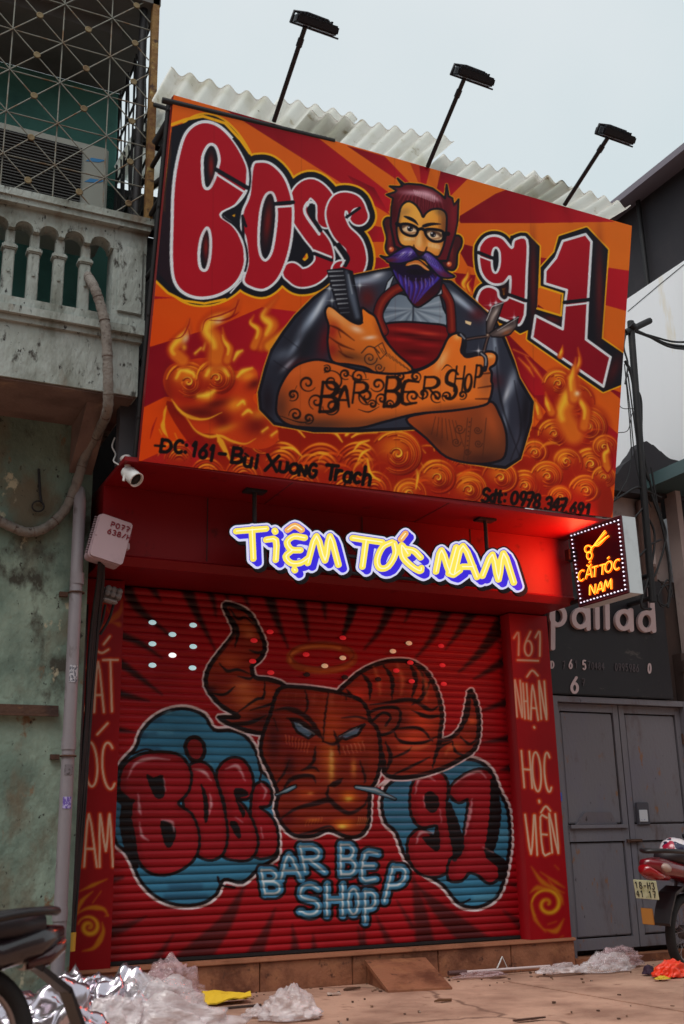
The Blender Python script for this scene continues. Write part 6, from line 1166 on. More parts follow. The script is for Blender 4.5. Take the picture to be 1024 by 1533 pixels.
ac = thing('air_conditioner', 'white air conditioner with a black louvred front behind the iron lattice', 'air conditioner', (1.4, -.8, 6.5))
m_ac = mat('ac_casing', (146, 148, 140), .5, var=[(.56, (160, 156, 140), .15, 5)])
a = MB(); a.bbox((.6, -.80, 6.56), (1.95, -.35, 7.5), .02); a.build('casing', m_ac, ac)
a = MB(); a.bbox((.66, -.815, 6.62), (1.70, -.801, 7.42), .004); a.build('grille_recess', m_dark, ac)
a = MB()
for k in range(26): a.box((.66, -.83, 6.635 + k * .03), (1.70, -.816, 6.643 + k * .03))
a.build('louvre_slats', mat('ac_slat', (74, 72, 70), .5), ac)
m_acb = mat('ac_blue', (40, 120, 176), .5)
for z_, c in ((7.30, .05), (7.08, .04)): a = MB(); a.prism([(1.735, -.8035, z_), (1.86, -.8035, z_ + .02), (1.925, -.8035, z_ + .06), (1.79, -.8035, z_ + .05)], (0, .003, 0)); a.build('blue_stripe', m_acb, ac)

# meter box, hanging crooked
mo, mu, mv = np.array([2.03, -.70, 3.966]), np.array([.287, 0, -.070]), np.array([-.084, 0, -.384])
mb = thing('meter_box', 'pale plastic meter box hanging crooked between the mint wall and the red fascia', 'meter box', (2.13, -.62, 3.5))
def mp_(s, t, d=0.): return mo + mu * s + mv * t + np.array([0, d, 0])
m_box = mat('meter_plastic', (176, 152, 160), .5, var=[(.55, (156, 134, 142), .2, 5), (.66, (120, 96, 100), .05, 14)])
def rrect(s0, s1, t0, t1, r=.12, n=5):
    out = []
    for cs_, ct, a0 in ((s1 - r, t0 + r * .75, -90), (s1 - r, t1 - r * .75, 0), (s0 + r, t1 - r * .75, 90), (s0 + r, t0 + r * .75, 180)):
        for q in np.radians(np.linspace(a0, a0 + 90, n)): out.append((cs_ + r * math.cos(q), ct + r * .75 * math.sin(q)))
    return out
R1 = rrect(0, 1, 0, 1); a = MB(); a.prism([mp_(s, t, .0) for s, t in R1], (0, .14, 0)); a.build('body', m_box, mb)
a = MB(); a.prism([mp_(s, t, -.035) for s, t in rrect(.04, 1.02, .01, .98, .09)], (0, .034, 0)); a.build('lid', m_box, mb)
a = MB()
for k in range(15): a.tube([mp_(-.035, .08 + k * .058, .02), mp_(-.035, .105 + k * .058, .02)], .014, 6)
a.build('hinge_teeth', mat('meter_edge', (110, 92, 98), .6), mb)
a = MB(); a.bbox(mp_(1.02, .52) - (0.01, .02, .03), mp_(1.02, .52) + (.025, .03, .03), .006); a.build('latch', m_box, mb)
m_rl = mat('red_marker', (120, 16, 36), .6)
def mtext(t0, ss, txt, h_, w_=.105):
    for i, ch in enumerate(txt):
        a = MB(); st_ = letter(ch, ss + i * (w_ + .045), t0, w_, h_, .02)
        for s in st_: a.tube([mp_(x, y, -.037) for x, y in (smooth(s, n=2) if len(s) > 2 else s)], .0055, 5)
        a.build('marking', m_rl, mb)
mtext(.12, .40, 'P077', .11); mtext(.29, .36, '638/H', .11, .10)

# black cables down from the meter box, and the porcelain fuse block
cb = thing('cable_bundle', 'bundle of black power cables running down beside the grey drain pipe', 'cable', (2.08, -.3, 0))
rc = random.Random(2)
for k in range(6):
    o_ = [(-4 + 2.4 * k + rc.uniform(-2, 2)) for _ in range(9)]
    Pp = [(150, 842), (148, 870), (142, 930), (136, 1000), (131, 1060), (126, 1130), (119, 1220), (111, 1320), (104, 1398)]
    ys_ = [-.66, -.5, -.34, -.3, -.28, -.28, -.27, -.27, -.27]
    a = MB(); a.tube(smooth([at(x + o * .75, y, 1, yy + .012 * k) for (x, y), o, yy in zip(Pp, o_, ys_)], n=5), .014, 6); a.build('cable', m_dsteel, cb)
a = MB(); a.tube([at(104, 1396, 1, -.27), at(102, 1424, 1, -.27)], .055, 10); a.build('yellow_sleeve', mat('yellow_sleeve', (206, 160, 50), .6), cb)
a = MB(); a.tube([at(103, 1140, 1, -.27)] and [at(127, 905, 1, -.3), at(104, 1395, 1, -.26)], .034, 8); a.build('conduit', m_dsteel, cb)
fb = thing('fuse_block', 'grey porcelain fuse block on short cables under the meter box', 'fuse block', at(167, 890, 1, -.2))
c0 = at(167, 890, 1, -.25); a = MB()
M = Matrix.Translation(Vector(c0)) @ Matrix.Rotation(math.radians(12), 4, 'Y'); a.bbox((-.085, -.05, -.05), (.085, .06, .06), .02, M)
for i in range(3):
    for j in range(2): a.lathe([(.025, 0), (.03, .012), (.02, .02)], 10, M @ Matrix.Translation((-.05 + i * .05, -.052, -.012 + j * .042)) @ Matrix.Rotation(math.pi / 2, 4, 'X'))
a.build('body', mat('porcelain_grey', (118, 116, 118), .5, var=[(.5, (90, 88, 90), .1, 9)]), fb)
a = MB(); a.bbox((-.07, -.06, -.085), (.06, .02, -.055), .01, M); a.build('cap', mat('porcelain_pale', (150, 144, 144), .5), fb)
for p0, p1 in (((158, 905), (140, 960)), ((170, 905), (150, 950))):
    a = MB(); a.tube(smooth([at(*p0, 1, -.25), at((p0[0] + p1[0]) / 2 + 3, (p0[1] + p1[1]) / 2, 1, -.22), at(*p1, 1, -.2)]), .012, 6); a.build('lead', m_dsteel, fb)

# camera under the soffit
cc = thing('security_camera', 'white bullet security camera hanging at the corner of the billboard', 'camera', at(190, 692, 1, -1.15))
c0 = at(197, 712, 1, -1.15); M = Matrix.Translation(Vector(c0)) @ Vector((.42, -.62, -.66)).to_track_quat('Z', 'X').to_matrix().to_4x4() @ Matrix.Diagonal((.92, .92, 1.25, 1))
m_cam = mat('camera_white', (206, 206, 206), .4)
a = MB(); a.lathe([(.02, -.07), (.058, -.062), (.068, -.03), (.068, .05), (.072, .062), (.064, .064), (.062, .045)], 18, M); a.build('body', m_cam, cc)
a = MB(); a.lathe([(.058, .040), (.058, .046), (.02, .046), (.018, .05), (.004, .05)], 16, M); a.build('lens', m_dark, cc)
a = MB(); a.tube([at(188, 686, 1, -1.1), at(191, 697, 1, -1.13), at(194, 706, 1, -1.15)], [.05, .022, .03], 10); a.tube([at(187, 710, 1, -1.15), at(185, 720, 1, -1.15)], .012, 6); a.build('mount', m_cam, cc)
a = MB(); a.tube(smooth([at(172, 655, 1, -.9), at(168, 668, 1, -.9), at(173, 680, 1, -.95), at(170, 690, 1, -1.0), at(178, 696, 1, -1.05)]), .007, 5); a.build('cable', m_cam, cc)
pst = MB(); pst.box((2.10, -1.02, 4.32), (2.24, -.9, 5.2)); tag(based(pst, (2.17, -.96, 4.32)).build('sign_post', mat('grey_post', (66, 64, 70), .6)), 'dark grey steel post at the lower corner of the billboard', 'post')

# ---------------------------------------------------------------- pole, crossarm and wires on the right
up = thing('utility_pole', 'thin black steel riser pole with a crossarm and hanging wires by the white house', 'pole', (8.40, -.1, 3.8))
a = MB(); a.tube([(8.375, -.3, 3.75), (8.42, -.3, 5.2), (8.50, -.3, 7.25)], .042, 10); a.tube([(8.375, -.3, 3.8), (8.375, .2, 3.8)], .03, 6); a.tube([(8.375, -.3, 4.06), (8.375, .2, 4.06)], .03, 6); a.build('post', m_dsteel, up)
a = MB(); a.tube([at(936, 498, 1, -.3), at(973, 480, 1, -.3)], .04, 8); a.tube([at(944, 486, 1, -.33), at(950, 492, 1, -.33)], .05, 8); a.build('crossarm', m_dsteel, up)
def wire(pts, r=.011, y=-.3):
    a = MB(); a.tube(smooth([at(p[0], p[1], 1, p[2] if len(p) > 2 else y) for p in pts], n=8), r, 5); a.build('wire', m_dsteel, up)
wire([(940, 492), (970, 503), (1000, 515), (1030, 519, -.6)], .018); wire([(942, 494), (972, 502), (1005, 511), (1030, 512, -.6)], .014); wire([(942, 490), (965, 500), (1000, 518), (1030, 523, -.6)], .016)
wire([(938, 495), (934, 520), (940, 545), (936, 575)], .012); wire([(936, 540), (945, 560), (952, 600), (957, 640), (962, 690), (972, 720)], .02); wire([(952, 580), (960, 600), (961, 650), (966, 690), (978, 740), (990, 770)], .014)
wire([(935, 545), (940, 600), (944, 650), (945, 690), (938, 720), (918, 752)], .007); wire([(936, 555), (943, 610), (950, 680), (958, 720), (975, 760)], .007); wire([(920, 590), (930, 610), (948, 612), (955, 618)], .005); wire([(925, 648), (940, 644), (946, 620), (952, 616)], .005)
wire([(918, 750), (935, 740), (955, 730), (975, 738), (990, 745)], .014); wire([(975, 700), (985, 760), (997, 800), (985, 850), (970, 880)], .013); wire([(950, 775), (970, 752)], .011); wire([(955, 835), (975, 815), (990, 808)], .013); wire([(968, 770), (980, 800), (975, 850), (960, 905), (975, 912)], .014); wire([(940, 560), (958, 700), (965, 800), (972, 850)], .009)
wire([(990, 880), (1000, 868), (1006, 885), (998, 905), (985, 900), (990, 882), (1002, 876), (1008, 895)], .010); wire([(985, 868), (998, 880), (1003, 900), (990, 908), (984, 890)], .010); wire([(975, 740), (992, 790), (1003, 860), (1000, 910)], .016)
wp2 = thing('timber_post', 'weathered brown timber post behind the tangled wires beside the light box', 'post', (8.94, .36, 0))
a = MB(); a.tube([(8.90, .36, 0), (8.98, .36, 5.2)], .085, 12); a.build('post', mat('post_timber', (120, 92, 84), .8, var=[(.5, (92, 68, 62), .15, 5), (.62, (60, 44, 42), .1, 12)], stretch=(2, 2, .4)), wp2)
a = MB(); a.bbox((8.86, .24, 4.35), (9.0, .30, 4.52), .02); a.build('insulator', m_pink, wp2)

# ================================================================ things on the ground
rp = thing('ramp', 'small brown stone ramp leaning on the shop step', 'ramp', (5.08, -.3, 0))
A_, B_, C_, D_ = at(546, 1437, 1, -.022), at(637, 1433, 1, -.022), at(677, 1478, 2, .03), at(581, 1483, 2, .03)
a = MB(); dn = np.array([0, 0, -.035]); a.hull8([A_, B_, C_, D_] + [p + dn for p in (A_, B_, C_, D_)]); a.build('top_slab', m_step, rp)
a = MB(); gz = lambda p: np.array([p[0], p[1], .012]); s_ = np.array([.02, 0, 0])
for p, q, s in ((A_, D_, 1), (B_, C_, -1)): 
    k = s_ * s; V = [p + dn + k, q + dn * .6 + k, gz(q) + k, gz(p) + k]; a.hull8(V + [v_ + k * 2 for v_ in V])
a.build('side_cheek', m_step, rp)

def crumple(name, label, cat, cx, cy, rx, ry, h, m_, seed, sub=5, amp=.5, sharp=False, group=None, flat_=False):
    """a crushed sheet: a dome of many facets thrown about by ridged noise"""
    rs_ = np.random.RandomState(seed); bm = bmesh.new(); bmesh.ops.create_icosphere(bm, subdivisions=sub, radius=1)
    dirs = rs_.normal(size=(26, 3)); dirs /= np.linalg.norm(dirs, axis=1)[:, None]; off = rs_.uniform(-.8, .8, 26)
    f3 = rs_.normal(size=(14, 3)) * (1.7 if not sharp else 2.4); ph = rs_.uniform(0, 6, 14)
    f4 = rs_.normal(size=(4, 3)) * 3.4; f5 = rs_.normal(size=(3, 3)) * 8
    for q in bm.verts:
        p = np.array(q.co); r = .9
        p2 = p + .18 * np.sin(p[[1, 2, 0]] * 4.2 + ph[:3]) + .06 * np.sin(p[[2, 0, 1]] * 11 + ph[3:6])
        r += amp * (.34 * (.5 - np.mean(np.abs(np.sin(f3 @ p2 + ph)))) + .22 * (.5 - np.mean(np.abs(np.sin(f4 @ p2 + ph[:4])))) + .03 * (.5 - np.mean(np.abs(np.sin(f5 @ p2 + ph[:3])))) ) * 2.2
        z_ = p[2] * r * h; 
        if z_ < 0: z_ *= .08
        q.co = (cx + p[0] * r * rx * (1.12 if p[2] < .2 else 1), cy + p[1] * r * ry * (1.12 if p[2] < .2 else 1), .03 + z_)
    mb_ = MB(); mb_.bm(bm, None, not sharp); mb_.org = (cx, cy, 0); o = mb_.build(name, m_, None)
    return tag(o, label, cat, group)
def film(name, col, al, rough=.12, spec=.8, white=.4):
    m = bpy.data.materials.new(name); m.use_nodes = True; N = m.node_tree.nodes; L = m.node_tree.links; b = N['Principled BSDF']
    b.inputs['Base Color'].default_value = lin(col); b.inputs['Roughness'].default_value = rough; b.inputs['Specular IOR Level'].default_value = spec
    bt = N.new('ShaderNodeTexNoise'); bt.inputs['Scale'].default_value = 7; bt.inputs['Detail'].default_value = 2; bt.inputs['Distortion'].default_value = 1.5; bu = N.new('ShaderNodeBump'); bu.inputs['Strength'].default_value = .5; bu.inputs['Distance'].default_value = .03; L.new(bt.outputs[0], bu.inputs['Height']); L.new(bu.outputs[0], b.inputs['Normal'])
    tr = N.new('ShaderNodeBsdfTransparent'); mx_ = N.new('ShaderNodeMixShader'); tc = N.new('ShaderNodeTexCoord'); t = N.new('ShaderNodeTexNoise'); t.inputs['Scale'].default_value = 9; t.inputs['Detail'].default_value = 6; L.new(tc.outputs['Object'], t.inputs[0])
    mr = N.new('ShaderNodeMapRange'); mr.inputs[1].default_value = .3; mr.inputs[2].default_value = .7; mr.inputs[3].default_value = al * .5; mr.inputs[4].default_value = min(1, al * 1.5); L.new(t.outputs[0], mr.inputs[0])
    L.new(mr.outputs[0], mx_.inputs[0]); L.new(tr.outputs[0], mx_.inputs[1]); L.new(b.outputs[0], mx_.inputs[2]); L.new(mx_.outputs[0], N['Material Output'].inputs[0]); return m
m_foil = mat('silver_foil', (206, 196, 206), .22, .92); m_film = film('clear_film', (240, 232, 236), .34, .06, 1.); m_milk = film('milky_bag', (236, 224, 226), .52, .14, .9); m_pinkf = film('pinkish_film', (220, 190, 196), .38, .10, .9)
def on(x, y, z_=0.): p = at(x, y, 2, z_); return p[0], p[1]
# the heap by the wall: foil at the back, clear bags in front
for lbl, px_, y0, w_, h_, sd in (('crushed silver foil sheet at the foot of the drain pipe', 112, -.75, .44, .40, 1), ('torn silver foil heaped against the shutter edge', 172, -.95, .40, .36, 2), ('flat silver foil behind the spoked wheel', 52, -1.5, .50, .40, 3), ('folded silver foil under the black mudguard', 100, -2.3, .42, .34, 4)):
    zc_ = {1: 1460, 2: 1470, 3: 1500, 4: 1525}[sd]; p = at(px_, zc_, 1, y0); crumple('foil_sheet', lbl, 'foil', p[0], y0, w_, .28, {1: .46, 2: .40, 3: .42, 4: .36}[sd], m_foil, sd, 5, 1.0, group='silver foil in the heap')
for lbl, px_, py_, y0, w_, d_, h_, sd, mm in (('clear plastic bag bulging highest in front of the striped foil', 236, 1490, -1.15, .46, .30, .40, 5, m_film), ('broad pinkish plastic bag spread in front of the heap', 250, 1515, -1.75, .62, .30, .30, 6, m_milk), ('dull plastic bag beside the black mudguard', 165, 1512, -1.75, .36, .26, .30, 7, m_milk), ('pinkish plastic sheet propped on the step by the heap', 252, 1470, -.42, .40, .2, .40, 8, m_pinkf)):
    p = at(px_, py_, 1, y0); crumple('plastic_bag', lbl, 'plastic bag', p[0], y0, w_, d_, h_, mm, sd, 5, .9, group='plastic bags in the heap')
x, y = on(438, 1530); crumple('plastic_bag', 'crumpled white plastic bag lying alone on the pavement', 'plastic bag', x, y + .05, .27, .2, .26, m_milk, 12, 5, .8)
x, y = on(385, 1526); crumple('plastic_bag', 'flat scrap of milky plastic beside the lone white bag', 'plastic bag', x, y, .13, .09, .07, m_milk, 13, 5, 1.0)
x, y = on(322, 1494); x, y = on(338, 1508)
a = MB(); rs_ = np.random.RandomState(3); W_ = 9; Gp = np.zeros((6, W_, 3))
for j in range(6):
    for i in range(W_): s, t = i / (W_ - 1), j / 5; Gp[j, i] = (x - .19 + .40 * s + .05 * t, y - .02 + .24 * t, .02 + .10 * math.sin(t * 3.1) * (1 - .6 * s) + .02 * rs_.rand() + (.05 * s if j < 2 else 0))
V = Gp.reshape(-1, 3); F = [(j * W_ + i, j * W_ + i + 1, (j + 1) * W_ + i + 1, (j + 1) * W_ + i) for j in range(5) for i in range(W_ - 1)]
n_ = len(V); a.add(list(V) + [v_ + (0, 0, -.008) for v_ in V], F + [tuple(n_ + q for q in f[::-1]) for f in F]); tag(based(a, (x, y, 0)).build('paper_sheet', mat('yellow_paper', (226, 186, 40), .8)), 'bent bright yellow paper on the pavement by the step', 'paper')
x, y = on(355, 1512); a = MB(); a.bbox((x - .1, y - .02, .013), (x + .2, y + .015, .03), .004, None); tag(based(a, (x, y, 0)).build('wood_scrap', m_wood), 'thin dark strip of wood beside the yellow paper', 'wood')
a = MB(); p, q = at(175, 1516, 2, .06), at(262, 1534, 2, .03); a.hull8([p + (0, -.03, 0), q + (0, -.03, 0), q + (0, .03, 0), p + (0, .03, 0)] + [v_ + np.array([0, 0, .03]) for v_ in (p + (0, -.03, 0), q + (0, -.03, 0), q + (0, .03, 0), p + (0, .03, 0))]); tag(based(a, p).build('wood_batten', mat('pale_timber', (176, 120, 70), .7, var=[(.5, (140, 90, 52), .2, 8)], stretch=(.4, 4, 4))), 'pale timber batten lying in front of the plastic heap', 'wood')
# the mop against the step
mpz = thing('mop', 'pale mop handle with a dark grip lying along the foot of the step', 'mop', (6.3, -.05, .0))
p, q = np.array([5.62, -.10, .055]), np.array([6.75, -.13, .05]); a = MB(); a.tube([p + (q - p) * .17, q], .013, 8); a.build('handle', mat('pale_handle', (206, 190, 190), .4), mpz)
a = MB(); a.tube([p, p + (q - p) * .17], .022, 8); a.build('grip', mat('dark_grip', (90, 62, 60), .6), mpz)
a = MB(); a.tube([at(752, 1432, 1, -.11), at(744, 1450, 1, -.12)], .008, 5); a.tube([at(752, 1432, 1, -.11), at(760, 1450, 1, -.12)], .004, 5); a.build('wire_hook', m_cam, mpz)
x, y = on(900, 1458); crumple('plastic_bag', 'clear plastic bag lying in front of the grey doors', 'plastic bag', x + .05, y, .34, .16, .20, m_film, 21, 5, 1.0)
x, y = on(925, 1450); crumple('plastic_bag', 'dusky clear plastic bag nearest the grey door sill', 'plastic bag', x + .05, y + .05, .34, .17, .22, m_pinkf, 22, 5, 1.0)
x, y = on(845, 1460); crumple('plastic_bag', 'pale flat plastic scrap at the end of the mop', 'plastic bag', x, y, .3, .14, .09, m_milk, 23, 5, 1.0)
x, y = on(720, 1466); crumple('plastic_bag', 'low pinkish plastic scrap under the mop handle', 'plastic bag', x, y, .34, .12, .06, m_pinkf, 24, 5, 1.0)
x, y = on(1002, 1466); crumple('shopping_bag', 'bright orange red plastic bag by the motorbike wheel', 'bag', x + .03, y, .21, .13, .17, mat('orange_bag', (236, 62, 30), .4, var=[(.55, (214, 70, 40), .1, 6), (.62, (236, 170, 40), .06, 9)]), 31, 5, .9)
x, y = on(986, 1470); crumple('shopping_bag', 'yellow plastic wrapper tucked against the orange bag', 'bag', x, y - .05, .09, .05, .035, mat('yellow_wrapper', (206, 170, 40), .5), 32, 5, .9)
x, y = on(972, 1463); crumple('dark_ball', 'round dark violet bundle next to the orange bag', 'bundle', x, y, .065, .06, .10, mat('violet_cloth', (52, 30, 52), .8), 33, 5, .5)
x, y = on(555, 1478); 
for k, (px_, py_, lbl) in enumerate((( 528, 1482, 'curled brown leaf scrap beside the ramp'), (545, 1470, 'dark wood chip in the corner of the ramp'), (665, 1500, 'curled brown leaf in the middle of the pavement'), (500, 1490, 'pale flat pebble of rubble left of the ramp'), (792, 1529, 'long dark twig at the near edge of the pavement'))):
    x, y = on(px_, py_, .015); a = MB(); rs_ = np.random.RandomState(k + 40); n_ = 9; a.prism([(x + (.09 if k != 4 else .14) * math.cos(q) * rs_.uniform(.6, 1.1), y + .03 * math.sin(q) * rs_.uniform(.6, 1.1), .016 + .012 * rs_.rand()) for q in np.linspace(0, 6.28, n_, endpoint=False)], (0, 0, .012))
    tag(based(a, (x, y, 0)).build('litter_scrap', mat('scrap_%d' % k, [(84, 56, 40), (60, 40, 34), (96, 62, 36), (190, 170, 160), (70, 44, 34)][k], .8)), lbl, 'scrap')
dl_ = MB(); rs_ = np.random.RandomState(9)
for k in range(150):
    x, y = rs_.uniform(1.5, 8.6), -abs(rs_.normal(0, .45)) - .02
    if rs_.rand() < .35: y = rs_.uniform(-3.2, 0)
    s_ = rs_.uniform(.005, .02); q = rs_.uniform(0, 6.3); dl_.prism([(x + s_ * math.cos(q + a_) * (1 if i_ % 2 else .5), y + s_ * math.sin(q + a_), .0135) for i_, a_ in enumerate((0, 1.3, 2.6, 3.9, 5.2))], (0, 0, .004 + .012 * rs_.rand()))
tag(dl_.build('fine_debris', mat('debris_brown', (84, 60, 48), .9, var=[(.5, (140, 108, 88), .1, 12), (.62, (190, 176, 166), .05, 30)])), 'fine grit and crumbs of litter strewn along the foot of the step', 'debris', kind='stuff')
# ================================================================ the two motorbikes
m_tyre = mat('tyre_rubber', (26, 24, 26), .8, bump=.2, bs=80); m_rim = mat('rim_metal', (150, 140, 140), .35, .8); m_blackp = mat('black_plastic', (30, 26, 30), .45); m_seat = mat('seat_vinyl', (38, 30, 36), .55, bump=.1, bs=120)
m_chrome = mat('exhaust_chrome', (190, 180, 180), .25, .9); m_eng = mat('engine_alloy', (96, 92, 94), .5, .6)
def torus(mb_, c, R, r, n=40, k=10, sq=1.):
    V = []; F = []
    for i in range(n):
        a = 2 * math.pi * i / n
        for j in range(k):
            b = 2 * math.pi * j / k; q = R + r * math.cos(b) * sq; V.append((c[0] + q * math.cos(a), c[1] + r * math.sin(b), c[2] + q * math.sin(a)))
    for i in range(n):
        for j in range(k): F.append((i * k + j, i * k + (j + 1) % k, ((i + 1) % n) * k + (j + 1) % k, ((i + 1) % n) * k + j))
    return mb_.add(V, F, True)
def loft(mb_, secs, n=14, p=2.6):
    """secs: (x, y half width, z low, z high) super-ellipse sections along x"""
    V = []; F = []
    for x, hw, z0, z1 in secs:
        for k in range(n):
            a = 2 * math.pi * k / n; ca, sa = math.cos(a), math.sin(a)
            V.append((x, hw * math.copysign(abs(ca) ** (2 / p), ca), (z0 + z1) / 2 + (z1 - z0) / 2 * math.copysign(abs(sa) ** (2 / p), sa)))
    for i in range(len(secs) - 1):
        for k in range(n): F.append((i * n + k, i * n + (k + 1) % n, (i + 1) * n + (k + 1) % n, (i + 1) * n + k))
    F.append(tuple(range(n))); F.append(tuple((len(secs) - 1) * n + k for k in range(n))); return mb_.add(V, F, True)
def motorbike(label, loc, rz, body, plate=True, lift=0., tk=1., lensc=(176, 150, 140), guard=1., tail=(150, 14, 22)):
    t = thing('motorbike', label, 'motorbike', loc); M = Matrix.Translation(Vector(loc)) @ Matrix.Rotation(rz, 4, 'Z') @ Matrix.Rotation(math.radians(3), 4, 'X') @ Matrix.Scale(1 / K, 4)
    def put(mb_, name, m_, par=None, auto=None):
        mb_.v = [tuple(M @ Vector(p)) for p in mb_.v]; return mb_.build(name, m_, par or t, auto=auto)
    for x in (0, 1.22):
        a = MB(); torus(a, (x, 0, .29), .252, .038, 48, 12, 1.0); a.sm = a.sm; wv = put(a, 'wheel', m_tyre)
        a = MB(); torus(a, (x, 0, .29), .216, .017, 48, 8); put(a, 'rim', m_rim, wv)
        a = MB()
        for k in range(28):
            q = 2 * math.pi * k / 28; s = .028 * (1 if k % 2 else -1); q2 = q + (.35 if k % 4 < 2 else -.35); a.tube([(x + .045 * math.cos(q2), s, .29 + .045 * math.sin(q2)), (x + .212 * math.cos(q), 0, .29 + .212 * math.sin(q))], .0022, 4)
        put(a, 'spokes', m_rim, wv)
        a = MB(); a.lathe([(.02, -.06), (.052, -.045), (.055, .045), (.02, .06)], 18, Matrix.Translation((x, 0, .29)) @ Matrix.Rotation(math.pi / 2, 4, 'X')); put(a, 'hub', m_eng, wv)
    L = lift
    a = MB(); loft(a, [(.62, .10, .72 + L, .76 + L), (.52, .13, .70 + L, .79 + L), (.30, .135, .71 + L, .80 + L), (.05, .13, .73 + L, .84 + L), (-.18, .115, .75 + L, .86 + L), (-.30, .08, .77 + L, .85 + L)]); put(a, 'seat', m_seat)
    a = MB(); loft(a, [(.60, .09, .50, .72 + L), (.40, .125, .52, .72 + L), (.15, .13, .60, .74 + L), (-.15 * tk, .125, .64 + L, .77 + L), (-.36 * tk, .10, .67 + L, .81 + L), (-.50 * tk, .045, .735 + L, .80 + L)]); put(a, 'tail_fairing', body)
    a = MB(); loft(a, [(-.30 * tk, .085, .635 + L, .69 + L), (-.42 * tk, .08, .645 + L, .72 + L), (-.505 * tk, .055, .69 + L, .76 + L)]); put(a, 'tail_light', mat('tail_lens', tail, .2, coat=.5))
    for s in (1, -1) if plate else ():
        a = MB(); a.lathe([(.012, -.05), (.036, -.03), (.042, 0), (.034, .03), (.012, .045)], 12, Matrix.Translation((-.36 * tk, s * .09, .735 + L)) @ Matrix.Rotation(math.pi / 2 + .2, 4, 'Y') @ Matrix.Diagonal((.8, .7, 1.3, 1))); put(a, 'indicator', mat('indicator_lens', lensc, .2))
    a = MB(); a.tube(smooth([(.12, .14, .80 + L), (-.15 * tk, .145, .845 + L), (-.36 * tk, .11, .86 + L), (-.47 * tk, 0, .855 + L), (-.36 * tk, -.11, .86 + L), (-.15 * tk, -.145, .845 + L), (.12, -.14, .80 + L)], n=6), .017, 8); put(a, 'grab_rail', m_blackp)
    a = MB(); P_ = [(.06, .60), (-.16, .63), (-.30, .60 + L * .5), (-.42, .46), (-.50, .28), (-.525, .20)][:5 if guard < 1 else 9]
    if guard < 1: P_ = [(.06, .60), (-.14, .64), (-.26, .60), (-.34, .48), (-.38, .38)]
    for k in range(len(P_) - 1):
        (x0, z0), (x1, z1) = P_[k], P_[k + 1]; wa, wb = .075 - .002 * k, .075 - .002 * (k + 1); a.hull8([(x0, -wa, z0), (x0, wa, z0), (x1, wb, z1), (x1, -wb, z1), (x0 + .005, -wa, z0 - .022), (x0 + .005, wa, z0 - .022), (x1 + .012, wb, z1 - .02), (x1 + .012, -wb, z1 - .02)])
    put(a, 'mudguard', m_blackp)
    a = MB(); a.tube([(0, .08, .29), (.5, .06, .33)], .022, 8); a.tube([(0, -.08, .29), (.5, -.06, .33)], .022, 8); put(a, 'swing_arm', m_blackp)
    for s in (1, -1):
        a = MB(); a.tube([(.0, s * .11, .31), (.10, s * .11, .64)], .014, 8)
        for k in range(9): torus(a, (0, 0, 0), .026, .006, 14, 5); n_ = 14 * 5; c_ = (.015 + .0085 * k, s * .11, .37 + .028 * k); a.v[-n_:] = [(c_[0] + p[0], c_[1] + p[2], c_[2] + p[1]) for p in a.v[-n_:]]
        put(a, 'shock_absorber', m_eng)
    a = MB(); a.bbox((.36, -.12, .20), (.72, .12, .42), .04); a.tube([(.66, 0, .36), (.88, 0, .44)], .06, 12); put(a, 'engine', m_eng)
    a = MB(); a.tube(smooth([(.8, -.10, .32), (.6, -.15, .20), (.3, -.16, .25), (.1, -.165, .30)], n=5), .02, 8); a.tube([(.14, -.165, .29), (.02, -.175, .33)], [.03, .04], 12); put(a, 'exhaust', m_chrome)
    a = MB(); loft(a, [(.60, .10, .42, .58), (.80, .08, .40, .58), (.98, .17, .40, .80), (1.03, .16, .44, .86)], p=3); put(a, 'leg_shield', body)
    a = MB(); loft(a, [(1.0, .10, .80, .96), (1.08, .13, .80, 1.0), (1.18, .09, .84, .96)]); put(a, 'headlight_cowl', body)
    a = MB(); a.tube([(1.22, .07, .29), (1.04, .07, .78)], .022, 8); a.tube([(1.22, -.07, .29), (1.04, -.07, .78)], .022, 8); put(a, 'fork', m_eng)
    a = MB(); q_ = np.linspace(.4, 2.5, 9); V = [(1.22 + .31 * math.cos(q), s * .06, .29 + .31 * math.sin(q)) for q in q_ for s in (-1, 1)]; a.add(V, [(2 * i, 2 * i + 1, 2 * i + 3, 2 * i + 2) for i in range(8)]); put(a, 'front_fender', body)
    hb_ = MB(); hb_.tube(smooth([(.88, .36, 1.0), (.96, .25, 1.03), (1.04, 0, .98), (.96, -.25, 1.03), (.88, -.36, 1.0)], n=5), .014, 8); hb_ = put(hb_, 'handlebar', m_blackp)
    for s in (1, -1):
        a = MB(); a.tube([(.94, s * .29, 1.03), (.82, s * .385, .99)], .02, 8); put(a, 'grip', m_blackp, hb_)
        a = MB(); a.tube([(.97, s * .22, 1.02), (.98, s * .29, 1.2)], .008, 6); a.lathe([(.02, -.015), (.055, -.01), (.06, .005), (.05, .008)], 16, Matrix.Translation((.97, s * .33, 1.22)) @ Matrix.Rotation(-math.pi / 2 - .2, 4, 'Y') @ Matrix.Diagonal((.8, 1.2, 1, 1))); put(a, 'mirror', m_blackp, hb_)
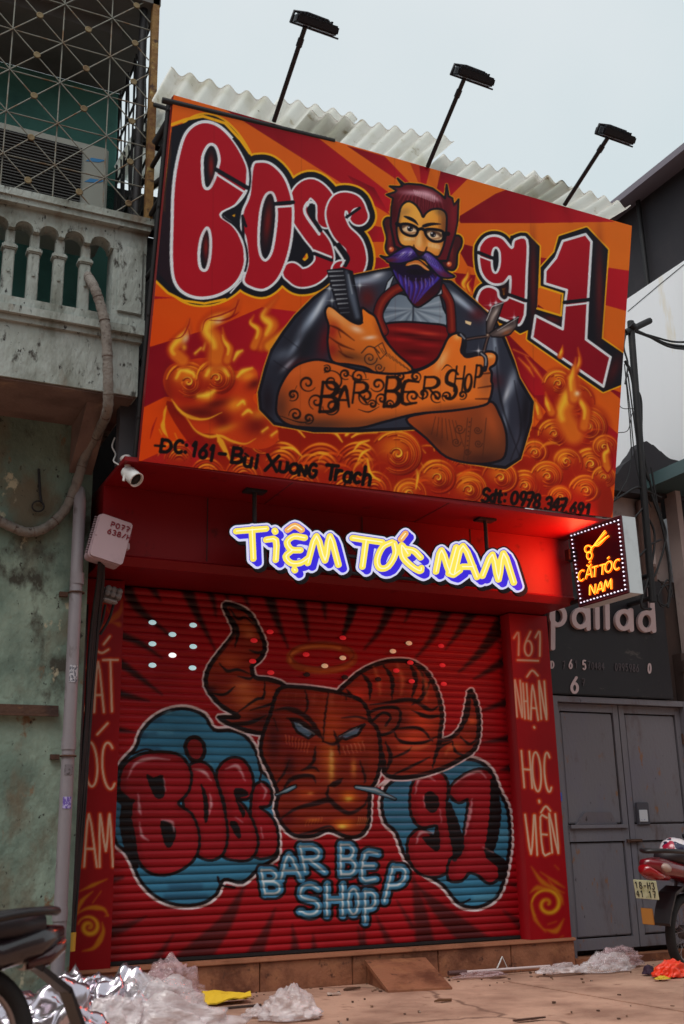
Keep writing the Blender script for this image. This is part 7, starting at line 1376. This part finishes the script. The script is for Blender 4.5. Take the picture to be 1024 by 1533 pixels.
    if plate:
        c = Vector((-.50 * tk, 0, .58 + L)); R = Matrix.Translation(c) @ Matrix.Rotation(math.radians(-14), 4, 'Y')
        a = MB(); a.bbox((-.004, -.095, -.07), (.004, .095, .07), .003, R); pl_ = put(a, 'number_plate', mat('plate_cream', (196, 198, 164), .5, var=[(.55, (160, 164, 120), .15, 14)]))
        for txt, z0, w0 in (('18-H3', .056, .030), ('41.17', -.008, .030)):
            for i, ch in enumerate(txt):
                a = MB(); y0 = .082 - i * .034
                for s in letter(ch, 0, 0, w0 * .75, .048): a.tube([R @ Vector((-.0065, y0 - x, z0 - y)) for x, y in (smooth(s, n=2) if len(s) > 2 else s)], .0034, 5)
                put(a, 'marking', m_dark, pl_)
        a = MB(); a.bbox((-.004, -.05, -.075), (.004, .05, .045), .004, Matrix.Translation((-.50 * tk, 0, .425 + L * .6)) @ Matrix.Rotation(math.radians(-10), 4, 'Y')); put(a, 'reflector', mat('orange_flap', (176, 120, 56), .4))
    return t, M
m_redb = mat('red_bodywork', (116, 12, 26), .25, coat=.6); m_blkb = mat('black_bodywork', (36, 26, 32), .25, coat=.6)
rb_, RM = motorbike('red motorbike with a patterned helmet on its seat, parked by the grey doors', (7.74, -.95, .0), math.radians(21), m_redb, True, .05, 1.18, (176, 150, 140), .5)
lb_, LM = motorbike('black motorbike cut by the picture edge in front of the mint wall', (.80, -3.75, 0), math.radians(188), m_blkb, False, -.10, .78, (60, 40, 44), 1., (60, 20, 26))
hm = thing('helmet', 'white half helmet with dark and red patches resting on the motorbike seat', 'helmet', tuple(RM @ Vector((.02, .0, .86))))
HM = RM @ Matrix.Translation((-.06, .02, .885)) @ Matrix.Rotation(math.radians(8), 4, 'X')
a = MB(); n = 24; prof_ = [(.125 * math.cos(q) ** .8, .115 * math.sin(q)) for q in np.linspace(0, 1.45, 10)]; a.lathe(prof_, n, HM @ Matrix.Diagonal((1.15, .95, 1, 1)))
a.build('shell', mat('helmet_print', (226, 216, 220), .25, var=[(.52, (44, 40, 70), .03, 11), (.56, (170, 30, 60), .03, 13), (.60, (226, 216, 224), .03, 17)], coat=.5, detail=1), hm)
a = MB(); a.lathe([(.118, -.012), (.132, -.010), (.132, .004), (.118, .006)], n, HM @ Matrix.Diagonal((1.15, .95, 1, 1))); a.build('rim', m_blackp, hm)
a = MB(); a.tube(smooth([HM @ Vector((.02, .11, 0)), HM @ Vector((.0, .06, -.05)), HM @ Vector((.02, -.05, -.05)), HM @ Vector((.02, -.11, 0))]), .006, 5); a.build('strap', m_blackp, hm)
